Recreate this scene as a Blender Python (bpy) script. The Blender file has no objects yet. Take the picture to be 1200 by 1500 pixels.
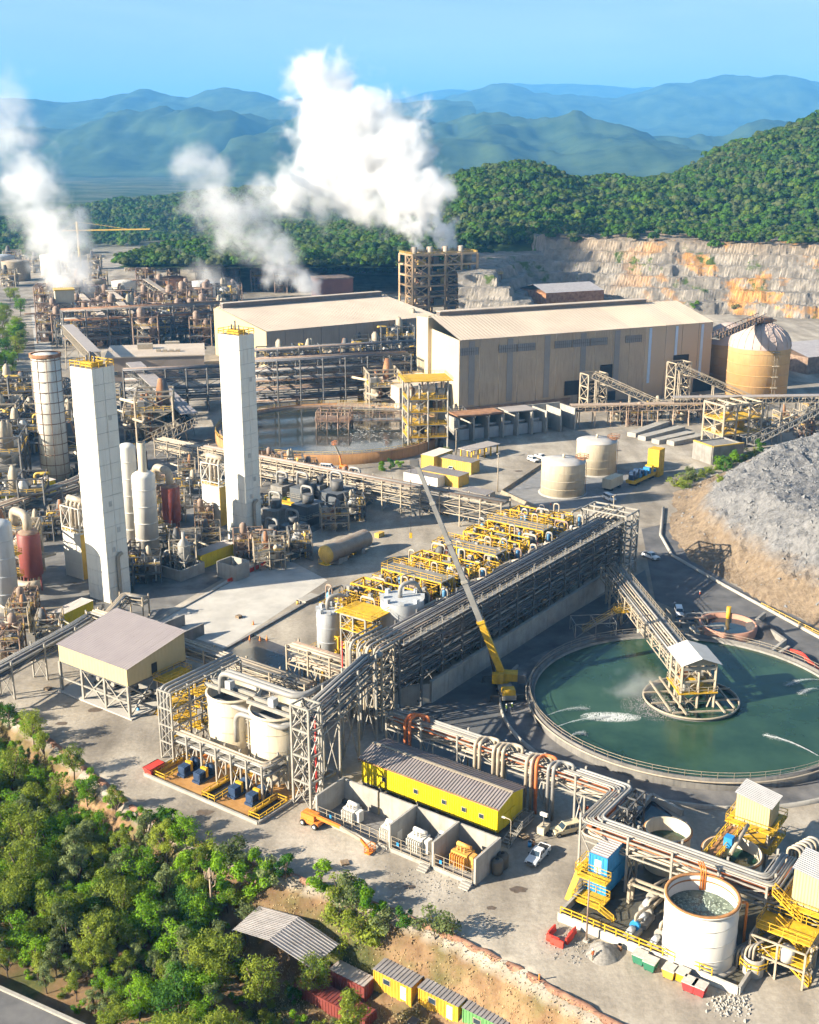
import bpy, math, random
from mathutils import Vector, Matrix
R = math.radians
random.seed(11)
SC = bpy.context.scene
COL = SC.collection
# ------------------------------------------------------------------ camera, sky, sun, exposure
CAM_H = 100.0
FPX = 1700.0                    # focal length in photo pixels (photo 1200 x 1500)
PITCH = math.atan(525.0 / FPX)
cam = bpy.data.cameras.new('camera'); camo = bpy.data.objects.new('camera', cam); COL.objects.link(camo)
camo.location = (0, 0, CAM_H); camo.rotation_euler = (R(90) - PITCH, 0, 0)
cam.sensor_fit = 'HORIZONTAL'; cam.sensor_width = 36.0; cam.lens = 36.0 * FPX / 1200.0
cam.clip_start = 1.0; cam.clip_end = 60000.0
SC.camera = camo
SUN_AZ, SUN_EL = 251.0, 24.0    # compass from +Y, clockwise
w = bpy.data.worlds.new('World'); SC.world = w; w.use_nodes = True
nt = w.node_tree
sky = nt.nodes.new('ShaderNodeTexSky'); sky.sky_type = 'NISHITA'; sky.sun_disc = False
sky.sun_elevation = R(SUN_EL); sky.sun_rotation = R(SUN_AZ); sky.altitude = 300; sky.air_density = 1.0; sky.dust_density = 1.6; sky.ozone_density = 1.2
nt.nodes['Background'].inputs['Strength'].default_value = 0.05
# thin high cloud streaks
tc = nt.nodes.new('ShaderNodeTexCoord'); mpw = nt.nodes.new('ShaderNodeMapping'); mpw.inputs['Scale'].default_value = (1.2, 1.2, 7.0); nt.links.new(tc.outputs['Generated'], mpw.inputs[0])
cn = nt.nodes.new('ShaderNodeTexNoise'); cn.inputs['Scale'].default_value = 2.6; cn.inputs['Detail'].default_value = 7; cn.inputs['Roughness'].default_value = 0.62; cn.inputs['Distortion'].default_value = 0.6; nt.links.new(mpw.outputs[0], cn.inputs['Vector'])
cr = nt.nodes.new('ShaderNodeMapRange'); cr.inputs['From Min'].default_value = 0.46; cr.inputs['From Max'].default_value = 0.78; cr.inputs['To Min'].default_value = 0.40; cr.inputs['To Max'].default_value = 1.0; nt.links.new(cn.outputs['Fac'], cr.inputs['Value'])
sz = nt.nodes.new('ShaderNodeSeparateXYZ'); nt.links.new(tc.outputs['Generated'], sz.inputs[0])     # hazy white towards the horizon, blue overhead
ez = nt.nodes.new('ShaderNodeMapRange'); ez.inputs['From Min'].default_value = 0.02; ez.inputs['From Max'].default_value = 0.42; ez.inputs['To Min'].default_value = 1.0; ez.inputs['To Max'].default_value = 0.0; nt.links.new(sz.outputs['Z'], ez.inputs['Value'])
hm = nt.nodes.new('ShaderNodeMath'); hm.operation = 'MULTIPLY'; nt.links.new(cr.outputs[0], hm.inputs[0]); nt.links.new(ez.outputs[0], hm.inputs[1])
cm = nt.nodes.new('ShaderNodeMix'); cm.data_type = 'RGBA'; nt.links.new(hm.outputs[0], cm.inputs[0]); nt.links.new(sky.outputs[0], cm.inputs[6]); cm.inputs[7].default_value = (5.4, 6.4, 7.2, 1)
nt.links.new(cm.outputs[2], nt.nodes['Background'].inputs['Color'])
sun = bpy.data.lights.new('sun', 'SUN'); sun.energy = 5.0; sun.angle = R(0.5); sun.color = (1.0, 0.89, 0.72)
suno = bpy.data.objects.new('sun', sun); COL.objects.link(suno)
_sd = Vector((-math.sin(R(SUN_AZ)) * math.cos(R(SUN_EL)), -math.cos(R(SUN_AZ)) * math.cos(R(SUN_EL)), -math.sin(R(SUN_EL))))
suno.rotation_euler = _sd.to_track_quat('-Z', 'Y').to_euler(); suno.location = (-300, -150, 300)
vs = SC.view_settings; vs.view_transform = 'Standard'; vs.look = 'None'; vs.exposure = 1.62; vs.gamma = 1.0; vs.use_curve_mapping = False
cy = SC.cycles
cy.max_bounces = 8; cy.diffuse_bounces = 1; cy.glossy_bounces = 2; cy.transmission_bounces = 2; cy.volume_bounces = 6; cy.transparent_max_bounces = 6
cy.caustics_reflective = False; cy.caustics_refractive = False; cy.volume_step_rate = 2.0; cy.volume_max_steps = 256
cy.use_denoising = True; cy.use_adaptive_sampling = True; cy.adaptive_threshold = 0.04

# ------------------------------------------------------------------ where a photo pixel lies in the place
SN, CS = math.sin(PITCH), math.cos(PITCH)
def g(u, v, z=0.0):
    b = (v - 750.0) / FPX; t = (CAM_H - z) / (SN + CS * b)
    return Vector(((u - 600.0) / FPX * t, (CS - SN * b) * t, z))
def at(u, v, Y):
    b = (v - 750.0) / FPX; t = Y / (CS - SN * b)
    return Vector(((u - 600.0) / FPX * t, Y, CAM_H - (SN + CS * b) * t))
def px(p):
    d = p[1] * CS + (CAM_H - p[2]) * SN
    return 600 + FPX * p[0] / d, 750 + FPX * (-p[1] * SN + (CAM_H - p[2]) * CS) / d
AZ = 35.7
A = Vector((math.sin(R(AZ)), math.cos(R(AZ)), 0)); B = Vector((math.cos(R(AZ)), -math.sin(R(AZ)), 0)); Z = Vector((0, 0, 1))
def hat(u, v, vt):              # height of an upright whose foot is at (u, v) and whose top shows at row vt
    p = g(u, v); lo, hi = 0.0, 99.0
    for _ in range(40):
        m = (lo + hi) / 2
        if px((p.x, p.y, m))[1] > vt: lo = m
        else: hi = m
    return lo

# ------------------------------------------------------------------ materials
MATS = {}
def mat(name, col, rough=0.7, metal=0.0, var=0.18, scale=0.5, bump=0.0, col2=None, streak=0.0, streak_col=(0.16, 0.06, 0.02), detail=5, spec=None):
    if name in MATS: return MATS[name]
    m = bpy.data.materials.new(name); MATS[name] = m; m.use_nodes = True
    n, l = m.node_tree.nodes, m.node_tree.links
    bs = n['Principled BSDF']; bs.inputs['Roughness'].default_value = rough; bs.inputs['Metallic'].default_value = metal
    if spec is not None: bs.inputs['Specular IOR Level'].default_value = spec
    geo = n.new('ShaderNodeNewGeometry')
    nz = n.new('ShaderNodeTexNoise'); nz.inputs['Scale'].default_value = scale; nz.inputs['Detail'].default_value = detail; nz.inputs['Roughness'].default_value = 0.65
    l.new(geo.outputs['Position'], nz.inputs['Vector'])
    rp = n.new('ShaderNodeValToRGB'); rp.color_ramp.elements[0].position = 0.3; rp.color_ramp.elements[1].position = 0.7
    c0 = tuple(c * (1 - var) for c in col); c1 = col2 or tuple(min(1, c * (1 + var)) for c in col)
    rp.color_ramp.elements[0].color = (*c0, 1); rp.color_ramp.elements[1].color = (*c1, 1)
    l.new(nz.outputs['Fac'], rp.inputs['Fac'])
    out = rp.outputs['Color']
    if streak > 0:
        mp = n.new('ShaderNodeMapping'); mp.inputs['Scale'].default_value = (1.1, 1.1, 0.09); l.new(geo.outputs['Position'], mp.inputs['Vector'])
        n2 = n.new('ShaderNodeTexNoise'); n2.inputs['Scale'].default_value = 1.6; n2.inputs['Detail'].default_value = 6; l.new(mp.outputs[0], n2.inputs['Vector'])
        r2 = n.new('ShaderNodeValToRGB'); r2.color_ramp.elements[0].position = 0.50; r2.color_ramp.elements[1].position = 0.74
        r2.color_ramp.elements[0].color = (0, 0, 0, 1); r2.color_ramp.elements[1].color = (streak,) * 3 + (1,)
        l.new(n2.outputs['Fac'], r2.inputs['Fac'])
        mx = n.new('ShaderNodeMix'); mx.data_type = 'RGBA'; l.new(r2.outputs['Color'], mx.inputs[0]); l.new(out, mx.inputs[6]); mx.inputs[7].default_value = (*streak_col, 1)
        out = mx.outputs[2]
    l.new(out, bs.inputs['Base Color'])
    if bump > 0:
        bp = n.new('ShaderNodeBump'); bp.inputs['Strength'].default_value = min(1, bump); bp.inputs['Distance'].default_value = bump
        n3 = n.new('ShaderNodeTexNoise'); n3.inputs['Scale'].default_value = scale * 6; n3.inputs['Detail'].default_value = 4; l.new(geo.outputs['Position'], n3.inputs['Vector'])
        l.new(n3.outputs['Fac'], bp.inputs['Height']); l.new(bp.outputs[0], bs.inputs['Normal'])
    return m

# ------------------------------------------------------------------ mesh building
def fillet(pts, r, n=4):
    pts = [Vector(p) for p in pts]; out = [pts[0]]
    for a, b, c in zip(pts, pts[1:], pts[2:]):
        d1 = a - b; d2 = c - b; rr = min(r, d1.length * 0.49, d2.length * 0.49); d1.normalize(); d2.normalize()
        if d1.dot(d2) < -0.999: out.append(b); continue
        p, q = b + d1 * rr, b + d2 * rr
        for i in range(n + 1):
            t = i / n; out.append(p * (1 - t) ** 2 + b * 2 * t * (1 - t) + q * t * t)
    out.append(pts[-1]); return out
class MB:
    def __init__(s): s.v = []; s.f = []; s.sm = []
    def poly(s, pts, smooth=False):
        i = len(s.v); s.v += [tuple(p) for p in pts]; s.f.append(tuple(range(i, i + len(pts)))); s.sm.append(smooth); return s
    def raw(s, v, f, smooth=False):
        i = len(s.v); s.v += [tuple(p) for p in v]; s.f += [tuple(k + i for k in q) for q in f]; s.sm += [smooth] * len(f); return s
    def hexa(s, b, t):      # 4 bottom points, 4 top points, counter-clockwise from above
        return s.raw(list(b) + list(t), [(3, 2, 1, 0), (4, 5, 6, 7), (0, 1, 5, 4), (1, 2, 6, 5), (2, 3, 7, 6), (3, 0, 4, 7)])
    def box(s, c, size, ax=None, ay=None):      # c = centre of the bottom face
        ax = Vector(ax or (1, 0, 0)); ay = Vector(ay) if ay else Vector((-ax.y, ax.x, 0)); c = Vector(c)
        x, y = ax * size[0] / 2, ay * size[1] / 2; z = Z * size[2]
        b = [c - x - y, c + x - y, c + x + y, c - x + y]
        return s.hexa(b, [p + z for p in b])
    def bar(s, p, q, w, h=None, up=None):
        p, q = Vector(p), Vector(q); d = (q - p); 
        if d.length < 1e-6: return s
        d.normalize(); h = h or w; up = up or (Z if abs(d.z) < 0.95 else A)
        x = d.cross(up).normalized(); y = x.cross(d).normalized(); x *= w / 2; y *= h / 2
        a = [p - x - y, p + x - y, p + x + y, p - x + y]; b = [r_ + (q - p) for r_ in a]
        return s.raw(a + b, [(3, 2, 1, 0), (4, 5, 6, 7), (0, 1, 5, 4), (1, 2, 6, 5), (2, 3, 7, 6), (3, 0, 4, 7)])
    def cyl(s, p, q, r, r2=None, n=12, caps=True, smooth=True):
        p, q = Vector(p), Vector(q); d = (q - p).normalized(); x = d.cross(Z if abs(d.z) < 0.95 else A).normalized(); y = d.cross(x); r2 = r if r2 is None else r2
        i = len(s.v)
        for c, rr in ((p, r), (q, r2)):
            for k in range(n):
                a = 2 * math.pi * k / n; s.v.append(tuple(c + x * math.cos(a) * rr + y * math.sin(a) * rr))
        for k in range(n):
            k2 = (k + 1) % n; s.f.append((i + k, i + n + k, i + n + k2, i + k2)); s.sm.append(smooth)
        if caps:
            s.f.append(tuple(i + k for k in range(n))); s.sm.append(False)
            s.f.append(tuple(i + n + k for k in reversed(range(n)))); s.sm.append(False)
        return s
    def tube(s, pts, r, n=6, caps=True):
        pts = [Vector(p) for p in pts]; i0 = len(s.v); m = len(pts); prev = None
        for j, p in enumerate(pts):
            d = (pts[min(j + 1, m - 1)] - pts[max(j - 1, 0)])
            d = d.normalized() if d.length > 1e-9 else Z
            if prev is None: x = d.cross(Z if abs(d.z) < 0.9 else A).normalized()
            else:
                x = prev - d * prev.dot(d); x = x.normalized() if x.length > 1e-6 else d.cross(A).normalized()
            prev = x; y = d.cross(x)
            for k in range(n):
                a = 2 * math.pi * k / n; s.v.append(tuple(p + x * math.cos(a) * r + y * math.sin(a) * r))
        for j in range(m - 1):
            for k in range(n):
                k2 = (k + 1) % n; a = i0 + j * n
                s.f.append((a + k, a + n + k, a + n + k2, a + k2)); s.sm.append(True)
        if caps:
            s.f.append(tuple(i0 + k for k in range(n))); s.sm.append(False)
            s.f.append(tuple(i0 + (m - 1) * n + k for k in reversed(range(n)))); s.sm.append(False)
        return s
    def lathe(s, c, prof, n=24, a0=0.0, a1=2 * math.pi):       # prof: [(r, z)], revolved about the upright through c
        c = Vector(c); i = len(s.v); full = abs(a1 - a0 - 2 * math.pi) < 1e-6; m = n if full else n + 1
        for r, z in prof:
            for k in range(m):
                a = a0 + (a1 - a0) * k / n; s.v.append((c.x + r * math.cos(a), c.y + r * math.sin(a), c.z + z))
        for j in range(len(prof) - 1):
            for k in range(n):
                k2 = (k + 1) % m if full else k + 1
                s.f.append((i + j * m + k, i + j * m + k2, i + (j + 1) * m + k2, i + (j + 1) * m + k)); s.sm.append(True)
        return s
    def mesh(s, name, m, off=None):
        me = bpy.data.meshes.new(name)
        v = s.v if off is None else [(a - off[0], b - off[1], c - off[2]) for a, b, c in s.v]
        me.from_pydata(v, [], s.f)
        me.polygons.foreach_set('use_smooth', s.sm)
        if m is not None: me.materials.append(m)
        me.update(); return me
class Thing:
    """an Empty at a thing's base and the parts it carries; parts are given in world coordinates"""
    def __init__(s, name, label, cat, loc=(0, 0, 0), group=None, kind=None):
        s.o = bpy.data.objects.new(name, None); s.o.empty_display_size = 0.5; COL.objects.link(s.o); s.o.location = loc; s.loc = Vector(loc)
        tag(s.o, label, cat, group, kind)
    def part(s, name, mb, m, parent=None, label=None, kind=None):
        o = bpy.data.objects.new(name, mb.mesh(name, m, s.loc)); COL.objects.link(o); o.parent = parent or s.o
        if label: o['label'] = label
        if kind: o['kind'] = kind
        return o
def tag(o, label=None, cat=None, group=None, kind=None):
    if label: o['label'] = label
    if cat: o['category'] = cat
    if group: o['group'] = group
    if kind: o['kind'] = kind
    return o
def single(name, mb, m, label, cat, group=None, loc=(0, 0, 0), kind=None):
    o = bpy.data.objects.new(name, mb.mesh(name, m, loc)); COL.objects.link(o); o.location = loc
    return tag(o, label, cat, group, kind)
def struct(name, mb, m, label=None, parent=None):
    o = bpy.data.objects.new(name, mb.mesh(name, m)); COL.objects.link(o); o.parent = parent
    if parent is None: o['kind'] = 'structure'
    if label: o['label'] = label
    return o
def copy_tree(o, parent=None):
    c = o.copy(); COL.objects.link(c); c.parent = parent
    for ch in list(o.children): copy_tree(ch, c)
    return c
def place(o, loc, rz=0.0, label=None, scale=None):
    o.location = loc; o.rotation_euler = (0, 0, rz)
    if scale is not None: o.scale = (scale,) * 3 if not isinstance(scale, tuple) else scale
    if label: o['label'] = label
    return o
def yaw(d): return math.atan2(d.y, d.x)
def lerp(a, b, t): return a + (b - a) * t
def interp(tab, x):
    if x <= tab[0][0]: return tab[0][1]
    for (x0, y0), (x1, y1) in zip(tab, tab[1:]):
        if x <= x1: return y0 + (y1 - y0) * (x - x0) / (x1 - x0)
    return tab[-1][1]
from mathutils import noise as NZ
def fbm(x, y, s, o=4): return NZ.fractal(Vector((x * s, y * s, 3.7)), 0.9, 2.1, o)
# ------------------------------------------------------------------ the land
EDGE = [g(-260, 900), g(0, 1035), g(100, 1105), g(200, 1188), g(330, 1255), g(480, 1300), g(620, 1352), g(760, 1420), g(900, 1500), g(1050, 1590), g(1300, 1750)]
def edge_s(x, y):               # metres beyond the road edge, on the low side (negative: on the plant side)
    best = 1e9; sg = -1
    for a, b in zip(EDGE, EDGE[1:]):
        dx, dy = b.x - a.x, b.y - a.y; L = dx * dx + dy * dy
        t = max(0, min(1, ((x - a.x) * dx + (y - a.y) * dy) / L)); ex, ey = x - a.x - dx * t, y - a.y - dy * t
        d = math.hypot(ex, ey)
        if d < best: best = d; sg = 1 if (dx * (y - a.y) - dy * (x - a.x)) < 0 else -1
    return best * sg
def land_z(x, y):
    z = 0.0
    if y < 330 and x < 120:
        s = edge_s(x, y)
        if s > 0:
            t = min(1, s / 8.0); z = -8.5 * t * t * (3 - 2 * t) - 0.05 * max(0, s - 9)
            z += fbm(x, y, 0.12) * 0.7 * min(1, s / 5)
            if s < 2.2: z += 0.9 * math.sin(s / 2.2 * math.pi)      # the low berm along the road
    if y > 850: z += fbm(x, y, 0.004) * 6 * min(1, (y - 850) / 400)
    if x < -150 and y > 300:                                       # wooded rise west of the access road
        s = (-(x) - (0.30 * y + 40)); z += 10 * max(0, min(1, s / 60)) if y < 900 else 0
    return z
def grow(a, step, k, end):
    out = []; 
    while a < end: a += step; step *= k; out.append(a)
    return out
ys = [60 + 2.0 * i for i in range(150)]; ys += grow(ys[-1], 6, 1.07, 22500)
xr = [2.4 * i for i in range(80)]; xr += grow(xr[-1], 5, 1.13, 24000)
xs = [-x for x in reversed(xr[1:])] + xr
mb = MB(); nx = len(xs)
vv = [(x, y, land_z(x, y)) for y in ys for x in xs]
ff = [(j * nx + i, j * nx + i + 1, (j + 1) * nx + i + 1, (j + 1) * nx + i) for j in range(len(ys) - 1) for i in range(nx - 1)]
mb.raw(vv, ff, True)
def ground_material():
    m = bpy.data.materials.new('dusty_ground'); m.use_nodes = True; n, l = m.node_tree.nodes, m.node_tree.links
    bs = n['Principled BSDF']; bs.inputs['Roughness'].default_value = 0.95; bs.inputs['Specular IOR Level'].default_value = 0.1
    geo = n.new('ShaderNodeNewGeometry'); sep = n.new('ShaderNodeSeparateXYZ'); l.new(geo.outputs['Position'], sep.inputs[0])
    def nz(scale, det=6, vec=None, rough=0.6):
        t = n.new('ShaderNodeTexNoise'); t.inputs['Scale'].default_value = scale; t.inputs['Detail'].default_value = det; t.inputs['Roughness'].default_value = rough
        l.new(vec or geo.outputs['Position'], t.inputs['Vector']); return t.outputs['Fac']
    def ramp(fac, a, b, ca, cb):
        r_ = n.new('ShaderNodeValToRGB'); r_.color_ramp.elements[0].position = a; r_.color_ramp.elements[1].position = b
        r_.color_ramp.elements[0].color = (*ca, 1); r_.color_ramp.elements[1].color = (*cb, 1); l.new(fac, r_.inputs['Fac']); return r_.outputs['Color']
    def mix(f, a, b):
        x = n.new('ShaderNodeMix'); x.data_type = 'RGBA'
        l.new(f, x.inputs[0]); l.new(a, x.inputs[6]); l.new(b, x.inputs[7]); return x.outputs[2]
    def step(val, a, b):
        r_ = n.new('ShaderNodeMapRange'); r_.inputs['From Min'].default_value = a; r_.inputs['From Max'].default_value = b; l.new(val, r_.inputs['Value']); return r_.outputs[0]
    grey = ramp(nz(0.09, 7), 0.32, 0.70, (0.36, 0.315, 0.25), (0.53, 0.475, 0.39))
    fine = ramp(nz(1.3, 6, rough=0.7), 0.3, 0.72, (0.78, 0.78, 0.78), (1.1, 1.1, 1.1))
    mul = n.new('ShaderNodeMix'); mul.data_type = 'RGBA'; mul.blend_type = 'MULTIPLY'; mul.inputs[0].default_value = 1; l.new(grey, mul.inputs[6]); l.new(fine, mul.inputs[7])
    # damp dark patches and wheel tracks
    mp = n.new('ShaderNodeMapping'); mp.inputs['Rotation'].default_value = (0, 0, R(AZ - 90 + 90)); mp.inputs['Scale'].default_value = (0.22, 0.035, 1); l.new(geo.outputs['Position'], mp.inputs[0])
    trk = ramp(nz(0.55, 4, mp.outputs[0]), 0.36, 0.62, (0.70, 0.69, 0.68), (1.06, 1.06, 1.06))
    mul2 = n.new('ShaderNodeMix'); mul2.data_type = 'RGBA'; mul2.blend_type = 'MULTIPLY'; mul2.inputs[0].default_value = 1; l.new(mul.outputs[2], mul2.inputs[6]); l.new(trk, mul2.inputs[7])
    # soil and dry grass on the embankment
    soil = ramp(nz(0.35, 8, rough=0.7), 0.3, 0.7, (0.15, 0.085, 0.045), (0.36, 0.24, 0.13))
    scrub = ramp(nz(0.8, 6), 0.35, 0.7, (0.05, 0.07, 0.02), (0.17, 0.16, 0.06))
    soilm = mix(step(nz(0.10, 5), 0.45, 0.62), soil, scrub)
    f1 = mix(step(sep.outputs['Z'], -0.25, -1.3), mul2.outputs[2], soilm)
    # far ground: valley woods and pale flats
    far = ramp(nz(0.006, 7), 0.42, 0.60, (0.035, 0.07, 0.03), (0.12, 0.13, 0.08))
    wood = ramp(nz(0.02, 6), 0.3, 0.7, (0.03, 0.065, 0.02), (0.07, 0.11, 0.035))
    f2 = mix(step(sep.outputs['Y'], 1150, 1500), f1, far)
    f3 = mix(step(sep.outputs['Z'], 3.0, 6.0), f2, wood)
    st = ramp(nz(0.022, 6, rough=0.7), 0.40, 0.58, (0.70, 0.70, 0.71), (1.03, 1.03, 1.03)); f4 = n.new('ShaderNodeMix'); f4.data_type = 'RGBA'; f4.blend_type = 'MULTIPLY'; f4.inputs[0].default_value = 1; l.new(f3, f4.inputs[6]); l.new(st, f4.inputs[7])
    l.new(f4.outputs[2], bs.inputs['Base Color'])
    bp = n.new('ShaderNodeBump'); bp.inputs['Strength'].default_value = 0.3; bp.inputs['Distance'].default_value = 0.25; l.new(nz(1.6, 6), bp.inputs['Height']); l.new(bp.outputs[0], bs.inputs['Normal'])
    return m
struct('ground', mb, ground_material(), 'dusty grey plant yard with a soil embankment falling away from the road')

# ------------------------------------------------------------------ hills and mountains
def ridge(name, prof, Yr, depth, back, amp, mt, label, du=9, nt_=26, foot=0.0, seed=0, wav=1.0):
    """a range whose crest runs through the photo rows of prof at distance Yr"""
    us = [prof[0][0] + du * i for i in range(int((prof[-1][0] - prof[0][0]) / du) + 1)]
    v, f = [], []; rows = nt_ + 8
    for j in range(rows + 1):
        t = j / nt_
        for u in us:
            top = at(u, interp(prof, u), Yr)
            y = Yr - depth * (1 - t) if t <= 1 else Yr + back * (t - 1) * nt_ / 8
            if t <= 1: h = math.sin(t * math.pi / 2) ** 1.1
            else: h = max(0.0, 1 - (t - 1) * nt_ / 8)
            x = top.x * (0.55 + 0.45 * y / Yr) if False else top.x
            env = h * (1 - h * 0.55)
            n1 = NZ.fractal(Vector((x / (260 * wav) + seed, y / (420 * wav), seed)), 0.9, 2.0, 6)
            z = foot + (top.z - foot) * h + amp * n1 * env * 2.0 
            v.append((x, y, z))
    n_ = len(us)
    for j in range(rows):
        for i in range(n_ - 1): f.append((j * n_ + i, j * n_ + i + 1, (j + 1) * n_ + i + 1, (j + 1) * n_ + i))
    m_ = MB(); m_.raw(v, f, True)
    o = struct(name, m_, mt, label); return o, m_, us, rows
hill_m = mat('wooded_hillside', (0.045, 0.085, 0.025), 0.95, 0, 0.55, 0.03, bump=0.0, col2=(0.10, 0.15, 0.045), detail=9, spec=0.05)
mtn_m = mat('far_mountain_woods', (0.016, 0.042, 0.014), 0.95, 0, 0.5, 0.004, col2=(0.085, 0.125, 0.05), detail=12, spec=0.05)
P1 = [(300, 352), (380, 349), (450, 345), (520, 336), (600, 312), (640, 288), (690, 264), (735, 257), (770, 253), (800, 262), (830, 276), (880, 274), (940, 276), (1000, 259), (1050, 232), (1100, 211), (1150, 189), (1200, 168), (1330, 120)]
H1 = ridge('forest_hill', P1, 1250, 380, 300, 16, hill_m, 'wooded hill rising behind the quarry face', du=8, nt_=40, foot=20)
P0 = [(-120, 345), (-40, 332), (40, 326), (100, 316), (150, 310), (200, 302), (260, 296), (320, 285), (370, 280), (430, 290), (500, 305), (580, 330)]
H0 = ridge('forest_hill', P0, 1950, 420, 500, 14, hill_m, 'low wooded rise behind the old refinery', du=8, nt_=24, foot=4, seed=13)
P2 = [(380, 205), (450, 190), (520, 185), (600, 172), (640, 178), (700, 171), (780, 194), (820, 185), (900, 195), (960, 200), (1010, 204), (1060, 206), (1090, 197), (1140, 205), (1260, 215)]
H2 = ridge('middle_hill', P2, 6400, 2400, 1500, 150, mtn_m, 'blue hazy wooded hills in the middle distance', du=6, seed=4, wav=3)
P2b = [(-40, 200), (60, 193), (150, 188), (200, 176), (260, 172), (310, 180), (380, 184), (440, 200), (520, 225)]
ridge('middle_hill', P2b, 7400, 2000, 1500, 150, mtn_m, 'blue hazy ridge behind the steam', du=6, seed=9, wav=3)
P3 = [(-60, 150), (30, 145), (70, 147), (110, 150), (150, 149), (190, 147), (205, 139), (217, 137), (240, 144), (290, 148), (330, 144), (370, 149), (450, 152), (560, 158), (680, 160)]
ridge('far_mountain', P3, 10500, 3200, 2300, 170, mtn_m, 'far blue ridge with a small rounded peak', du=5, seed=2, wav=6)
P4 = [(480, 165), (600, 152), (660, 148), (720, 143), (800, 150), (880, 152), (960, 130), (1040, 127), (1130, 124), (1160, 131), (1200, 137), (1280, 145)]
ridge('far_mountain', P4, 13500, 4200, 2900, 210, mtn_m, 'long pale blue mountain range on the horizon', du=5, seed=6, wav=7)
P5 = [(500, 150), (580, 145), (650, 134), (700, 133), (735, 124), (755, 121), (790, 124), (850, 123), (920, 130), (980, 134), (1100, 140), (1180, 131), (1280, 131)]
ridge('far_mountain', P5, 18500, 4400, 2900, 140, mtn_m, 'farthest faint mountain range behind the others', du=5, seed=8, wav=9)
# ------------------------------------------------------------------ paints and building blocks
steel = mat('galvanised_steel', (0.31, 0.29, 0.25), 0.55, 0.0, 0.2, 0.8)
steel_d = mat('weathered_shaded_steel', (0.11, 0.108, 0.105), 0.65, 0.0, 0.25, 0.8)  # dark steel, lowered further to deepen the shade on the long rack
steel_c = mat('dusty_cream_steel', (0.37, 0.31, 0.225), 0.7, 0, 0.2, 0.7)
brown_s = mat('rusty_brown_steel', (0.22, 0.13, 0.085), 0.8, 0, 0.4, 0.5, col2=(0.34, 0.24, 0.17))
yellow = mat('safety_yellow_paint', (0.62, 0.37, 0.02), 0.6, 0, 0.25, 0.9, streak=0.35, streak_col=(0.28, 0.14, 0.03))
bright_y = mat('bright_yellow_cladding', (0.80, 0.62, 0.01), 0.5, 0, 0.08, 0.6, streak=0.25, streak_col=(0.35, 0.22, 0.02))
ochre = mat('ochre_yellow_cladding', (0.62, 0.40, 0.07), 0.6, 0, 0.15, 0.4, streak=0.3, streak_col=(0.2, 0.1, 0.03))
pipe_c = mat('clad_pipe_cream', (0.38, 0.32, 0.24), 0.55, 0.0, 0.18, 0.8)
pipe_g = mat('clad_pipe_grey', (0.27, 0.26, 0.24), 0.5, 0.0, 0.15, 0.8)
pipe_d = mat('dark_pipe', (0.09, 0.09, 0.10), 0.5, 0.1, 0.25, 0.8)
pipe_b = mat('brown_pipe', (0.27, 0.19, 0.14), 0.7, 0, 0.35, 0.6)
orange = mat('orange_tray', (0.55, 0.16, 0.05), 0.7, 0, 0.3, 0.8)
concrete = mat('concrete', (0.36, 0.335, 0.29), 0.9, 0, 0.2, 0.35, bump=0.02, streak=0.35, streak_col=(0.18, 0.16, 0.13))
concrete_d = mat('damp_concrete', (0.25, 0.235, 0.21), 0.75, 0, 0.3, 0.3, streak=0.4, streak_col=(0.1, 0.09, 0.07))
cream = mat('cream_tank_paint', (0.58, 0.50, 0.36), 0.5, 0, 0.08, 0.25, streak=0.35, streak_col=(0.34, 0.22, 0.12))
white = mat('white_paint', (0.66, 0.63, 0.56), 0.5, 0, 0.06, 0.3, streak=0.12, streak_col=(0.4, 0.33, 0.25))
tower_w = mat('tower_white_cladding', (0.76, 0.73, 0.63), 0.55, 0, 0.06, 0.22, streak=0.28, streak_col=(0.42, 0.32, 0.2))
tank_g = mat('pale_grey_tank_paint', (0.45, 0.47, 0.48), 0.5, 0, 0.08, 0.3, streak=0.2)
beige = mat('beige_cladding', (0.52, 0.42, 0.22), 0.6, 0, 0.06, 0.4, streak=0.12, streak_col=(0.3, 0.2, 0.1))
roof_g = mat('dusty_metal_roof', (0.37, 0.325, 0.29), 0.6, 0.0, 0.12, 0.12, streak=0.0)
roof_p = mat('dusty_pink_grey_roof', (0.52, 0.42, 0.32), 0.7, 0, 0.13, 0.05, col2=(0.60, 0.50, 0.39))
blue_p = mat('blue_paint', (0.03, 0.24, 0.52), 0.45, 0, 0.12, 0.6)
pump_b = mat('pump_blue', (0.022, 0.05, 0.11), 0.5, 0, 0.25, 1.5)
maroon = mat('maroon_paint', (0.20, 0.045, 0.035), 0.55, 0, 0.18, 0.4, streak=0.2, streak_col=(0.08, 0.02, 0.02))
red_p = mat('red_plastic', (0.62, 0.05, 0.03), 0.5, 0, 0.15, 1)
orange_p = mat('orange_paint', (0.70, 0.21, 0.03), 0.5, 0, 0.15, 0.8)
rust = mat('rust', (0.30, 0.12, 0.05), 0.9, 0, 0.4, 0.4, col2=(0.45, 0.24, 0.12))
dark = mat('dark_opening', (0.02, 0.02, 0.022), 0.8, 0, 0.2, 1)
rubber = mat('black_rubber', (0.02, 0.02, 0.02), 0.85, 0, 0.2, 1)
glass_m = mat('tinted_glass', (0.03, 0.05, 0.07), 0.1, 0, 0.1, 1, spec=0.8)
grating = mat('steel_grating', (0.22, 0.21, 0.19), 0.7, 0, 0.3, 1.2)
asphalt = mat('dark_sealed_road', (0.085, 0.085, 0.088), 0.85, 0, 0.3, 0.15, bump=0.02, col2=(0.16, 0.155, 0.15))
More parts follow.
